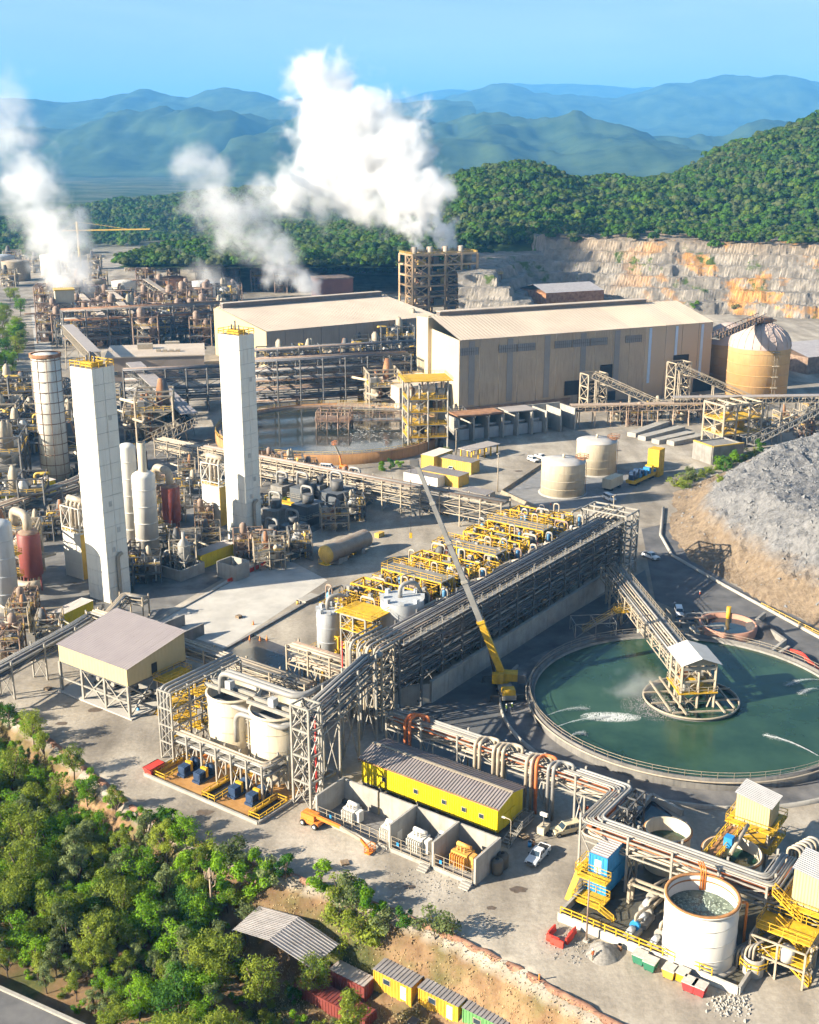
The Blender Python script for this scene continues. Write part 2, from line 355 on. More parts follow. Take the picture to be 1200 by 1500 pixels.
slab_m = mat('pale_yard_concrete', (0.47, 0.44, 0.39), 0.9, 0, 0.18, 0.18, col2=(0.55, 0.52, 0.46), bump=0.01)
ochre_floor = mat('ochre_stained_floor', (0.42, 0.20, 0.045), 0.75, 0, 0.25, 0.3, col2=(0.55, 0.30, 0.10))

def railing(mb, pts, h=1.1, sp=1.8, w=0.07, close=False):
    pts = [Vector(p) for p in pts]
    if close: pts = pts + [pts[0]]
    for a, b in zip(pts, pts[1:]):
        n = max(1, round((b - a).length / sp))
        for i in range(n + 1): 
            p = lerp(a, b, i / n); mb.bar(p, p + Z * h, w)
        for k in (0.5, 1.0): mb.bar(a + Z * h * k, b + Z * h * k, w)
    return mb
def rect(c, ax, sx, sy, z):
    ay = Vector((-ax.y, ax.x, 0)); c = Vector((c[0], c[1], 0))
    return [c + ax * (i * sx / 2) + ay * (j * sy / 2) + Z * z for i, j in ((-1, -1), (1, -1), (1, 1), (-1, 1))]
def ladder(mb, p, q, side, w=0.5):
    s_ = side * w / 2; mb.bar(p - s_, q - s_, 0.08); mb.bar(p + s_, q + s_, 0.08); n = int((q - p).length / 0.5)
    for i in range(1, n): c = lerp(p, q, i / n); mb.bar(c - s_, c + s_, 0.05)
def platform(T, c, ax, sx, sy, z, m=None, rm=None, rail=True, th=0.2):
    mb = MB(); mb.box((c[0], c[1], z - th), (sx, sy, th), ax); d = T.part('platform', mb, m or grating)
    if rail: T.part('railing', railing(MB(), rect(c, ax, sx - 0.1, sy - 0.1, z), close=True), rm or yellow, d)
    return d
def frame(T, c, ax, sx, sy, zs, m, w=0.35, nx=1, ny=1, brace=True, z0=0.0, bw=None):
    """an open steel frame: columns, floor beams and cross bracing"""
    ay = Vector((-ax.y, ax.x, 0)); c = Vector((c[0], c[1], 0)); bw = bw or w * 0.7
    P = lambda i, j, z: c + ax * (-sx / 2 + sx * i / nx) + ay * (-sy / 2 + sy * j / ny) + Z * z
    for i in range(nx + 1):
        for j in range(ny + 1):
            if 0 < i < nx and 0 < j < ny: continue
            T.part('column', MB().bar(P(i, j, z0), P(i, j, zs[-1]), w), m)
    lv = [z0] + list(zs)
    for z in zs:
        mb = MB()
        for j in range(ny + 1): mb.bar(P(0, j, z), P(nx, j, z), bw, bw * 1.3)
        for i in range(nx + 1): mb.bar(P(i, 0, z), P(i, ny, z), bw, bw * 1.3)
        T.part('floor_frame', mb, m)
    if brace:
        mb = MB()
        for a, b in zip(lv, lv[1:]):
            for j in (0, ny):
                for i in range(nx):
                    if (i + (j > 0)) % 2 == 0 or nx == 1: mb.bar(P(i, j, a), P(i + 1, j, b), bw * 0.6); mb.bar(P(i + 1, j, a), P(i, j, b), bw * 0.6)
            for i in (0, nx):
                for j in range(ny):
                    if (j + (i > 0)) % 2 == 0 or ny == 1: mb.bar(P(i, j, a), P(i, j + 1, b), bw * 0.6); mb.bar(P(i, j + 1, a), P(i, j, b), bw * 0.6)
        T.part('brace_frame', mb, m)
    return P
def offset_path(path, off, z):
    out = []
    for i, p in enumerate(path):
        d0 = (p - path[i - 1]).normalized() if i else None; d1 = (path[i + 1] - p).normalized() if i + 1 < len(path) else None
        n0 = Vector((d0.y, -d0.x, 0)) if d0 else None; n1 = Vector((d1.y, -d1.x, 0)) if d1 else None
        if n0 is None: o = n1 * off
        elif n1 is None: o = n0 * off
        else:
            m = (n0 + n1).normalized(); o = m * off / max(0.35, m.dot(n0))
        out.append(Vector((p.x, p.y, 0)) + o + Z * z)
    return out
def rack(name, label, path, width, levels, npipes=6, spacing=7.0, cm=None, pm=None, colw=0.34, z0=0.0, truss=True, rr=(0.12, 0.3), seed=1, trays=True, group=None, walk=False, ext=0.8, tray_m=None, cat='pipe rack'):
    """a pipe rack: support frames along a path, pipes on every level, side trusses"""
    rnd = random.Random(seed); path = [Vector((p[0], p[1], 0)) for p in path]; cm = cm or steel; pm = pm or [pipe_c, pipe_g, pipe_g, pipe_d]
    T = Thing(name, label, cat, path[0], group); zt = levels[-1]
    for a, b in zip(path, path[1:]):
        d = (b - a); L = d.length; d.normalize(); nn = Vector((d.y, -d.x, 0)); n = max(1, round(L / spacing))
        for i in range(n + 1):
            if i == 0 and a is not path[0]: continue
            c = a + d * (L * i / n); mb = MB()
            for s_ in (-1, 1): mb.bar(c + nn * (s_ * width / 2) + Z * z0, c + nn * (s_ * width / 2) + Z * (zt + ext), colw)
            for z in levels: mb.bar(c - nn * (width / 2) + Z * z, c + nn * (width / 2) + Z * z, colw * 0.7, colw)
            if zt - z0 > 5: mb.bar(c - nn * (width / 2) + Z * z0, c + nn * (width / 2) + Z * levels[0], colw * 0.5); mb.bar(c + nn * (width / 2) + Z * z0, c - nn * (width / 2) + Z * levels[0], colw * 0.5)
            T.part('support_frame', mb, cm)
        if truss:
            for s_ in (-1, 1):
                for i in range(n):
                    p, q = a + d * (L * i / n) + nn * (s_ * width / 2), a + d * (L * (i + 1) / n) + nn * (s_ * width / 2); mb = MB()
                    for z in levels: mb.bar(p + Z * (z - 0.1), q + Z * (z - 0.1), colw * 0.55, colw * 0.8)
                    for k, (za, zb) in enumerate(zip(levels, levels[1:])):
                        if (i + k) % 2: mb.bar(p + Z * za, q + Z * zb, colw * 0.4)
                        else: mb.bar(q + Z * za, p + Z * zb, colw * 0.4)
                    T.part('truss_frame', mb, cm)
    for k, z in enumerate(levels):
        off = -width / 2 + 0.45
        cnt = npipes if isinstance(npipes, int) else npipes[k]
        for i in range(cnt):
            r = rnd.uniform(*rr); off = -width / 2 + 0.4 + (width - 0.8) * (i + 0.5) / cnt + rnd.uniform(-0.1, 0.1)
            pth = offset_path(path, off, z + r + colw * 0.5)
            if len(pth) > 2: pth = fillet(pth, 1.2)
            T.part('pipe', MB().tube(pth, r, 6), rnd.choice(pm))
    if trays:
        tm = tray_m or grating; z = (levels[0] + levels[1]) / 2 if len(levels) > 1 else levels[0] - 0.6
        mb = MB(); pth = offset_path(path, 0, z)
        for p, q in zip(pth, pth[1:]): mb.bar(p, q, width * 0.42, 0.12)
        T.part('cable_tray', mb, tm)
    if walk:
        mb = MB(); p = offset_path(path, width / 2 + 0.6, zt)
        for a, b in zip(p, p[1:]): mb.bar(a, b, 1.0, 0.12)
        o = T.part('walkway', mb, grating); T.part('railing', railing(MB(), offset_path(path, width / 2 + 1.05, zt)), walk if walk is not True else yellow, o)
    return T
def tank(name, label, c, r, h, m, roof='open', fluid=None, fluid_z=None, group=None, z0=0.0, n=40, bands=0, legs=0, rail=False, roof_m=None, T=None, rib_m=None):
    c = Vector((c[0], c[1], z0)); own = T is None
    if own: T = Thing(name, label, 'tank', c, group)
    th = min(0.18, r * 0.05)
    if roof == 'open':
        T.part('shell', MB().lathe(c, [(r, 0), (r, h), (r - th, h), (r - th, 0.02)], n), m)
        T.part('rim', MB().lathe(c, [(r, h - 0.35), (r + 0.22, h - 0.35), (r + 0.22, h - 0.1), (r, h - 0.1)], n), rib_m or m)
        if fluid: T.part('fluid', MB().lathe(c, [(r - th - 0.01, fluid_z), (0.01, fluid_z)], n), fluid)
    else:
        T.part('shell', MB().lathe(c, [(0.01, 0), (r, 0), (r, h)], n), m)
        if roof == 'cone': pr = [(r + 0.1, h - 0.1), (r + 0.1, h + 0.1), (r * 0.5, h + r * 0.09), (0.01, h + r * 0.15)]
        elif roof == 'dome': pr = [(r + 0.12, h - 0.3)] + [(r * math.cos(t) + 0.1, h + r * 0.78 * math.sin(t)) for t in [R(x) for x in range(0, 91, 10)]]
        elif roof == 'cap': pr = [(r, h - 0.05)] + [(r * math.cos(t), h + r * 0.45 * math.sin(t)) for t in [R(x) for x in range(0, 91, 15)]]
        else: pr = [(r + 0.05, h), (0.01, h)]
        T.part('roof', MB().lathe(c, pr, n), roof_m or m)
    for k in range(bands):
        z = h * (k + 1) / (bands + 1); T.part('band', MB().lathe(c, [(r, z - 0.06), (r + 0.05, z - 0.06), (r + 0.05, z + 0.06), (r, z + 0.06)], n), rib_m or m)
    if rail: 
        ring = [c + Vector((math.cos(a), math.sin(a), 0)) * (r - 0.15) + Z * h for a in [2 * math.pi * k / 18 for k in range(18)]]
        T.part('railing', railing(MB(), ring, close=True, sp=3), yellow if rail is True else rail)
    if legs:
        for k in range(legs): 
            a = 2 * math.pi * k / legs; p = c + Vector((math.cos(a), math.sin(a), 0)) * (r * 0.85); T.part('leg', MB().bar(p - Z * z0, p, 0.35), steel)
    return T
def corr(mb, p, q, h, depth=0.06, pitch=0.45, top=None):
    """a corrugated upright sheet from p to q (depth towards the right of p->q)"""
    p, q = Vector(p), Vector(q); d = q - p; L = d.length; d.normalize(); nn = Vector((d.y, -d.x, 0)) * depth; n = max(1, round(L / pitch)); st = L / n
    line = []
    for i in range(n):
        s_ = i * st
        for f, o in ((0, 0), (0.35, 0), (0.5, 1), (0.85, 1)): line.append((p + d * (s_ + f * st) + nn * o, s_ + f * st))
    line.append((q, L))
    v = [a for a, _ in line] + [a + Z * (h if top is None else top(s_)) for a, s_ in line]; k = len(line)
    return mb.raw(v, [(i, i + 1, k + i + 1, k + i) for i in range(k - 1)])
def corr_roof(mb, a, b, c, d, depth=0.08, pitch=0.6):
    """ribbed sheeting over the quad a-b (low edge), d-c (high edge); ribs run from a-b to d-c"""
    a, b, c, d = map(Vector, (a, b, c, d)); L = (b - a).length; n = max(1, round(L / pitch)); lo, hi = [], []
    up = (b - a).cross(d - a).normalized(); up = up if up.z > 0 else -up
    for i in range(n):
        for f, o in ((0, 0), (0.6, 0), (0.68, 1), (0.92, 1)):
            t = (i + f) / n; lo.append(lerp(a, b, t) + up * o * depth); hi.append(lerp(d, c, t) + up * o * depth)
    lo.append(b); hi.append(c); k = len(lo)
    return mb.raw(lo + hi, [(i, i + 1, k + i + 1, k + i) for i in range(k - 1)])
def container(name, label, c, ax, L, W, H, m, roof_m=None, z0=0.0, group=None, cat='container', over=0.0, doors=(), wins=(), pitch=0.5, roof_slope=0.0):
    """a steel box unit with ribbed walls; ax runs along its length. doors/wins: (side, t, w, h, z) with side 'n' near(-ay) 'f' far 'l' -ax 'r' +ax"""
    ay = Vector((-ax.y, ax.x, 0)); c = Vector((c[0], c[1], z0)); T = Thing(name, label, cat, c, group)
    P = [c - ax * L / 2 - ay * W / 2, c + ax * L / 2 - ay * W / 2, c + ax * L / 2 + ay * W / 2, c - ax * L / 2 + ay * W / 2]
    for i in range(4): T.part('wall', corr(MB(), P[i], P[(i + 1) % 4], H, pitch=pitch), m)
    mb = MB()
    for p in P: mb.bar(p, p + Z * H, 0.16)
    for i in range(4): mb.bar(P[i] + Z * 0.08, P[(i + 1) % 4] + Z * 0.08, 0.16); mb.bar(P[i] + Z * (H - 0.08), P[(i + 1) % 4] + Z * (H - 0.08), 0.16)
    T.part('corner_frame', mb, m)
    o = over; Q = [P[0] - ax * o - ay * o, P[1] + ax * o - ay * o, P[2] + ax * o + ay * o, P[3] - ax * o + ay * o]
    zn, zf = H + 0.05, H + 0.05 + roof_slope
    rb = corr_roof(MB(), Q[0] + Z * zn, Q[1] + Z * zn, Q[2] + Z * zf, Q[3] + Z * zf)
    T.part('roof', rb, roof_m or m)
    for kind, lst in (('door', doors), ('window', wins)):
        for (sd, t, w_, h_, z_) in lst:
            i = {'n': 0, 'r': 1, 'f': 2, 'l': 3}[sd]; p, q = P[i], P[(i + 1) % 4]; d = (q - p).normalized(); nn = Vector((d.y, -d.x, 0)); e = lerp(p, q, t) + nn * 0.06
            mb = MB(); mb.box(e + Z * z_, (w_, 0.1, h_), d); pa = T.part(kind, mb, white if kind == 'door' else steel_c)
            if kind == 'window': T.part('pane', MB().box(e + nn * 0.06 + Z * (z_ + 0.1), (w_ - 0.2, 0.04, h_ - 0.2), d), glass_m, pa)
            else: T.part('handle', MB().box(e + nn * 0.08 + d * (w_ * 0.35) + Z * (z_ + h_ * 0.5), (0.15, 0.08, 0.06), d), steel_d, pa)
    return T
def conveyor(name, label, p, q, w=2.4, h=2.2, legs=(), m=None, belt=True, group=None, roof=False, leg_m=None):
    p, q = Vector(p), Vector(q); m = m or steel; T = Thing(name, label, 'conveyor', (p.x, p.y, 0), group); d = (q - p); L = d.length; dn = d.normalized(); s_ = dn.cross(Z).normalized() * (w / 2); up = s_.cross(dn).normalized(); up = up if up.z > 0 else -up
    n = max(2, round(L / 2.6))
    for sg in (-1, 1):
        mb = MB(); a, b = p + s_ * sg, q + s_ * sg; mb.bar(a, b, 0.22); mb.bar(a + up * h, b + up * h, 0.22)
        for i in range(n): x, y = lerp(a, b, i / n), lerp(a, b, (i + 1) / n); mb.bar(x, x + up * h, 0.14); mb.bar(x if i % 2 else x + up * h, y + up * h if i % 2 else y, 0.12)
        T.part('truss_frame', mb, m)
    if belt: T.part('belt', MB().bar(p + up * 0.9, q + up * 0.9, w * 0.55, 0.18), rubber)
    T.part('deck', MB().bar(p + up * 0.1, q + up * 0.1, w * 0.96, 0.1), grating)
    if roof: T.part('cover', MB().bar(p + up * (h + 0.2), q + up * (h + 0.2), w * 1.05, 0.15), roof if roof is not True else roof_g)
    for t in legs:
        c = lerp(p, q, t); mb = MB()
        for sg in (-1, 1): mb.bar(Vector((c.x, c.y, 0)) + s_ * sg * 1.35, c + s_ * sg, 0.3)
        k = max(1, int(c.z / 5))
        for i in range(k): 
            za, zb = c.z * i / k, c.z * (i + 1) / k; b0 = Vector((c.x, c.y, 0)); mb.bar(b0 + s_ * 1.2 + Z * za, b0 - s_ * 1.1 + Z * zb, 0.14); mb.bar(b0 + s_ * 1.1 + Z * zb, b0 - s_ * 1.1 + Z * zb, 0.16)
        T.part('leg_frame', mb, leg_m or m)
    return T
def vessel(T, c, r, h, m, z0=0.0, n=20):
    c = Vector((c[0], c[1], z0)); pr = [(0.01, -r * 0.45 * 0)] + [(r, 0.0), (r, h)] + [(r * math.cos(R(x)), h + r * 0.5 * math.sin(R(x))) for x in (20, 45, 70, 90)]
    return T.part('vessel_shell', MB().lathe(c, pr, n), m)
def pipe(T, pts, r, m, rad=None, n=8, name='pipe', parent=None): return T.part(name, MB().tube(fillet(pts, rad or r * 3, 5), r, n), m, parent)
def slab(name, pts, m, z=0.02, th=0.0, label=None):
    mb = MB(); pts = [Vector((p[0], p[1], z)) for p in pts]
    if th: mb.hexa([p - Z * th for p in pts], pts) if len(pts) == 4 else mb.poly(pts)
    else: mb.poly(pts)
    return struct(name, mb, m, label)
def off(base, a=0.0, b=0.0, z=0.0): return Vector((base[0], base[1], 0)) + A * a + B * b + Z * z
# ------------------------------------------------------------------ paved areas
slab('yard_slab', [g(225, 915), g(330, 950), g(480, 850), g(400, 808)], slab_m, 0.02, label='pale concrete yard beside the white towers')
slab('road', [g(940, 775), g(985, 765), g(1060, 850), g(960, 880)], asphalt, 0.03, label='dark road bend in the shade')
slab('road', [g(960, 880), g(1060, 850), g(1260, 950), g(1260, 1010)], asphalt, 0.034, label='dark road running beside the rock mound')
slab('thickener_yard', [g(560, 1080), g(650, 1010), g(945, 835), g(960, 905), g(800, 1000), g(790, 1160)], mat('damp_shaded_yard', (0.085, 0.088, 0.092), 0.7, 0, 0.35, 0.12, col2=(0.15, 0.15, 0.148)), 0.012, label='damp yard darkened for the shade under the long pipe rack')  # damp yard tone lowered to deepen the rack's shade
slab('plant_floor', [g(-80, 955), g(120, 938), g(222, 908), g(395, 808), g(480, 770), g(560, 730), g(330, 650), g(60, 610), g(-80, 640)], mat('dark_plant_floor', (0.12, 0.115, 0.11), 0.8, 0, 0.4, 0.12, col2=(0.26, 0.245, 0.22)), 0.008, label='dark concrete floor round the white towers')  # one darker concrete tone laid over the ground here
OR = g(580, 940, 16.0)         # start of the long rack, at its near edge
def yard(a, b, z=0.0): return off(OR, a, b, z)
# ------------------------------------------------------------------ cold box towers
def panelled(T, p, q, h, nh, nv, m, z0=0.0, th=0.12, gap=0.04, name='wall_panel'):
    d = (q - p); L = d.length; d.normalize()
    for i in range(nh):
        for j in range(nv):
            a = p + d * (L * i / nh + gap / 2); w_ = L / nh - gap; z = z0 + h * j / nv; hh = h / nv - gap
            T.part(name, MB().box(a + d * (w_ / 2) + Z * z, (w_, th, hh), d), m)
def cold_box(u, v, vt, la, lb, label):
    C = g(u, v); h = hat(u, v, vt); T = Thing('cold_box_tower', label, 'tower', C, 'white cold box towers')
    P = [C, C + A * lb, C + A * lb - B * la, C - B * la]
    mb = MB(); q = [C - B * 0.05 + A * 0.05, C + A * (lb - 0.05) - B * 0.05, C + A * (lb - 0.05) - B * (la - 0.05), C - B * (la - 0.05) + A * 0.05]
    mb.hexa([x for x in q], [x + Z * (h - 0.02) for x in q]); T.part('core', mb, concrete_d)
    for i in range(4): panelled(T, P[i], P[(i + 1) % 4], h, 2, 15, tower_w, gap=0.08)
    top = C + A * lb / 2 - B * la / 2
    T.part('railing', railing(MB(), [x + Z * (h + 0.02) for x in P], close=True, w=0.14, h=1.3), yellow)
    T.part('kick_plate', MB().box(top + Z * (h + 0.02), (la * 0.55, lb * 0.5, 0.9), B), yellow)
    for k in range(3): T.part('vent_pipe', MB().cyl(top + B * (k * 1.3 - 1.6) + Z * h, top + B * (k * 1.3 - 1.6) + Z * (h + 2.2 + k % 2), 0.22, n=8), pipe_d)
    # duct down the shaded face
    e = C + A * lb * 0.45 + B * 0.5
    pipe(T, [e + Z * 11.5 + A * 1.2 + B * 0.1, e + Z * 11, e + Z * 1.0, e + A * 0 + B * 0.8 + Z * 0.4], 0.45, pipe_c, name='duct')
    for k, zz in enumerate((h * 0.22, h * 0.30, h * 0.42, h * 0.78)): T.part('hatch', MB().box(C + A * lb * (0.35 + 0.3 * (k % 2)) + B * 0.08 + Z * zz, (0.9, 0.1, 1.2), A), mat('hatch_grey', (0.5, 0.48, 0.42), 0.6))
    return C, h, T
CL, hL, _ = cold_box(162, 884, 541, 7.3, 6.2, 'tall white square tower nearest the pale yellow stilted shed')
CR, hR, _ = cold_box(363, 797, 492, 7.2, 5.6, 'tall white square tower beside the compressor yard, farther from the stilted shed')
# ------------------------------------------------------------------ the boxes beside each tower with pipework frames on top
def cold_annex(u, v, vt, vf, la, lb, label):
    C = g(u, v); h = hat(u, v, vt); h2 = hat(u, v, vf); C = C + A * 2.2 - B * 2.2; T = Thing('heat_exchanger_box', label, 'plant box', C, 'boxes beside the cold box towers')
    P = [C, C + A * lb, C + A * lb - B * la, C - B * la]; mb = MB().hexa(P, [p + Z * h for p in P]); T.part('casing', mb, tower_w)
    for i in range(2): panelled(T, P[(0, 3)[i]] + (B * 0.08 if i == 0 else Vector()), P[(1, 0)[i]] + (B * 0.08 if i == 0 else Vector()), h, 1, 3, (ochre, white)[i], th=0.1)
    c = C + A * lb / 2 - B * la / 2
    frame(T, c, B, la, lb, [h + 1.2, h2], white, 0.22, 2, 1, z0=h)
    T.part('railing', railing(MB(), [p + Z * (h + 0.05) for p in P], close=True, w=0.12), yellow)
    for k in range(4): pipe(T, [c + B * (k * 1.5 - 2.6) + Z * h, c + B * (k * 1.5 - 2.6) + Z * (h2 + 1), c + B * (k * 1.5 - 2.2) + A * (lb * 0.7) + Z * (h2 + 1)], 0.42, pipe_c)
    T.part('header_duct', MB().cyl(c - B * la * 0.5 + A * 1 + Z * (h2 + 1.2), c + B * la * 0.4 + A * 1 + Z * (h2 + 1.2), 0.85, n=12), pipe_c)
cold_annex(121, 856, 790, 752, 6.6, 3.2, 'cream box with an open pipe frame on top beside the nearer white tower')
cold_annex(324, 776, 719, 686, 6.8, 3.6, 'cream box with an open pipe frame on top beside the farther white tower')
# ------------------------------------------------------------------ adsorber vessels and their ducts
def tall_vessel(label, u, v, vt, r, m=None, stack=0, rings=4):
    C = g(u, v) + Vector((0, r, 0)); h = hat(u, v, vt); T = Thing('adsorber_vessel', label, 'vessel', C, 'white upright vessels')
    vessel(T, C, r, h - r * 0.5, m or white, 0.6); T.part('skirt', MB().lathe(C, [(r * 1.04, 0), (r * 1.04, 1.6)], 20), concrete)
    for k in range(rings): z = 2 + (h - 4) * (k + 0.5) / rings; T.part('band', MB().lathe(C, [(r, z), (r + 0.08, z), (r + 0.08, z + 0.25), (r, z + 0.25)], 20), m or white)
    if stack:
        T.part('neck', MB().lathe(C, [(r * 0.5, h - 0.3), (r * 0.36, h + 1.2), (r * 0.36, h + stack), (r * 0.3, h + stack)], 16), cream)
        T.part('stack_mouth', MB().lathe(C, [(r * 0.3, h + stack - 0.05), (0.01, h + stack - 0.05)], 16), dark)
    mb = MB(); ladder(mb, C + A * (r + 0.3) + Z * 0.5, C + A * (r + 0.3) + Z * h, B); T.part('ladder', mb, yellow)
    for z in (h * 0.35, h * 0.6): platform(T, C + A * (r + 0.9), A, 1.6, 2.6, z, yellow)
    return C, h, T
tall_vessel('white upright vessel with a tapered open stack between the two towers', 214, 816, 697, 3.0, stack=8)
tall_vessel('slim white upright vessel standing behind the one with the stack', 193, 800, 655, 2.2, rings=5)
tall_vessel('grey upright vessel cut by the edge of the picture near the pipe bridge', 6, 898, 770, 2.7, tank_g)
def red_vessel(label, u, v, vb, vt, r, duct):
    C = g(u, v); zb = hat(u, v, vb); h = hat(u, v, vt); T = Thing('maroon_vessel', label, 'vessel', C, 'maroon insulated vessels')
    T.part('shell', MB().lathe(C + Z * zb, [(0.01, 0), (r * 0.8, 0), (r, 0.5), (r, h - zb - 0.4), (r * 0.85, h - zb), (0.01, h - zb)], 22), maroon)
    T.part('cap', MB().lathe(C + Z * (h - 0.1), [(r * 0.9, 0), (r * 0.9, 0.35), (r * 0.4, 0.9), (0.01, 0.9)], 22), brown_s)
    for k in range(4): a = math.pi / 4 + k * math.pi / 2; p = C + Vector((math.cos(a), math.sin(a), 0)) * r * 0.8; T.part('leg', MB().bar(p, p + Z * (zb + 0.3), 0.35), maroon)
    d = C + Z * h
    pipe(T, [d, d + Z * 4.2, d + Z * 4.2 - B * 6.5 + A * 1, d - B * 6.5 + A * 1 + Z * 0.5], 1.05, pipe_c, 2.2, 12, 'duct')
    pipe(T, [C + B * 3.5 + Z * 3.2 - A * 0.5, C + B * 1.5 + Z * 3 - A * 3, C - B * 7 + Z * 2.6 - A * 3], 0.95, pipe_c, 1.6, 12, 'duct')
    frame(T, C - B * 4.5 + A * 0.5, B, 3.5, 3.5, [h * 0.3, h * 0.55, h * 0.8, h], brown_s, 0.22)
    for z in (h * 0.55, h): platform(T, C - B * 4.5 + A * 0.5, B, 3.8, 3.8, z + 0.2, grating)
red_vessel('maroon upright vessel with a big cream duct beside the nearer white tower', 50, 868, 843, 780, 2.6, 1)
red_vessel('maroon upright vessel with a big cream duct between the two white towers', 254, 790, 764, 712, 2.5, 1)
# ------------------------------------------------------------------ yellow switch rooms by the towers
container('yellow_switch_room', 'long low yellow switch room with grey roof under the nearer tower', g(97, 914), (g(136, 890) - g(62, 925)).normalized(), 14, 3.2, 3.4, bright_y, roof_g, cat='switch room', over=0.2)
container('yellow_switch_room', 'yellow switch room with grey roof at the foot of the farther tower', g(313, 822), A, 12, 3.6, 3.6, bright_y, roof_g, cat='switch room', over=0.2)
container('yellow_switch_room', 'yellow switch room with pale roof behind the nearer tower', g(45, 728), A, 15, 5, 4.2, bright_y, roof_g, cat='switch room', over=0.3)
container('yellow_switch_room', 'yellow switch room cut by the edge of the picture behind the maroon vessel', g(2, 742), A, 14, 6, 5, bright_y, roof_g, cat='switch room', over=0.3)
container('yellow_switch_room', 'yellow and grey roofed hut by the woods at the picture edge', g(8, 585), Vector((1, 0.1, 0)).normalized(), 22, 9, 5, bright_y, roof_g, cat='switch room', over=0.3)
# concrete blast bay beside the farther switch room
def blast_bay():
    C = g(345, 852); T = Thing('concrete_bay', 'roofless grey concrete bay beside the yellow switch room', 'bay', C)
    for p, q in ((C, C - B * 6), (C, C + A * 5), (C - B * 6, C - B * 6 + A * 5), (C + A * 5, C + A * 5 - B * 6)):
        T.part('wall', MB().bar(p + Z * 2, q + Z * 2, 0.3, 4.0), concrete)
    T.part('silencer', MB().lathe(C - B * 3 + A * 2.5, [(0.7, 0), (0.7, 2.5), (0.3, 3), (0.3, 4.8), (0.01, 4.8)], 14), pipe_c)
blast_bay()
def analyser():
    C = g(265, 852); T = Thing('cooling_water_station', 'grey concrete pit with a pale hopper shaped vessel between the towers', 'pump pit', C)
    P = [C, C + A * 8, C + A * 8 - B * 11, C - B * 11]
    for i in range(4): T.part('wall', MB().bar(P[i] + Z * 1.4, P[(i + 1) % 4] + Z * 1.4, 0.35, 2.8), concrete)
    v = C + A * 4 - B * 2.5; T.part('hopper', MB().lathe(v, [(0.2, 2.5), (1.6, 5), (1.6, 8.2), (0.5, 9.6), (0.5, 11.2), (0.01, 11.2)], 16), pipe_g); frame(T, v, B, 3.6, 3.6, [4, 8], steel, 0.2)
    for k in range(3): pipe(T, [v - B * (3 + k * 2), v - B * (3 + k * 2) + Z * (3 + k), v - B * (2 + k) + A * 2 + Z * (3 + k)], 0.25, pipe_g)
    T.part('motor', MB().box(v - B * 6, (2.5, 1.6, 1.8), B), steel_d)
analyser()
# red water filled barriers along the tower yard
BAR = []
def barrier_proto():
    o = bpy.data.objects.new('traffic_barrier', MB().hexa([Vector((x, y, 0)) for x, y in ((-0.95, -0.25), (0.95, -0.25), (0.95, 0.25), (-0.95, 0.25))], [Vector((x, y, 0.95)) for x, y in ((-0.95, -0.1), (0.95, -0.1), (0.95, 0.1), (-0.95, 0.1))]).raw([(-0.7, -0.3, 0.0), (-0.4, -0.3, 0), (-0.4, 0.3, 0), (-0.7, 0.3, 0), (-0.7, -0.3, 0.2), (-0.4, -0.3, 0.2), (-0.4, 0.3, 0.2), (-0.7, 0.3, 0.2)], [(4, 5, 6, 7), (0, 1, 5, 4), (2, 3, 7, 6)]).mesh('traffic_barrier', red_p)); return o
_bp = barrier_proto()
def barrier(p, ang, label, group='red traffic barriers'):
    o = _bp.copy(); COL.objects.link(o); o.location = p; o.rotation_euler = (0, 0, ang); tag(o, label, 'barrier', group)
for i in range(8): 
    p = lerp(g(338, 852), g(392, 826), i / 7); barrier(p, yaw(A), 'red plastic barrier in the line edging the tower yard', 'barriers edging the tower yard')
for i in range(3): barrier(lerp(g(236, 829), g(256, 833), i / 2), yaw(B), 'red plastic barrier beside the hopper pit', 'barriers by the hopper pit')
single('kerb', MB().bar(g(205, 925) + Z * 0.15, g(400, 818) + Z * 0.15, 0.4, 0.3), concrete, 'long concrete kerb edging the pale yard by the towers', 'kerb')
single('kerb', MB().bar(g(320, 958) + Z * 0.25, g(492, 860) + Z * 0.25, 0.6, 0.5), concrete_d, 'dark concrete kerb between the pale yard and the wet floor', 'kerb')
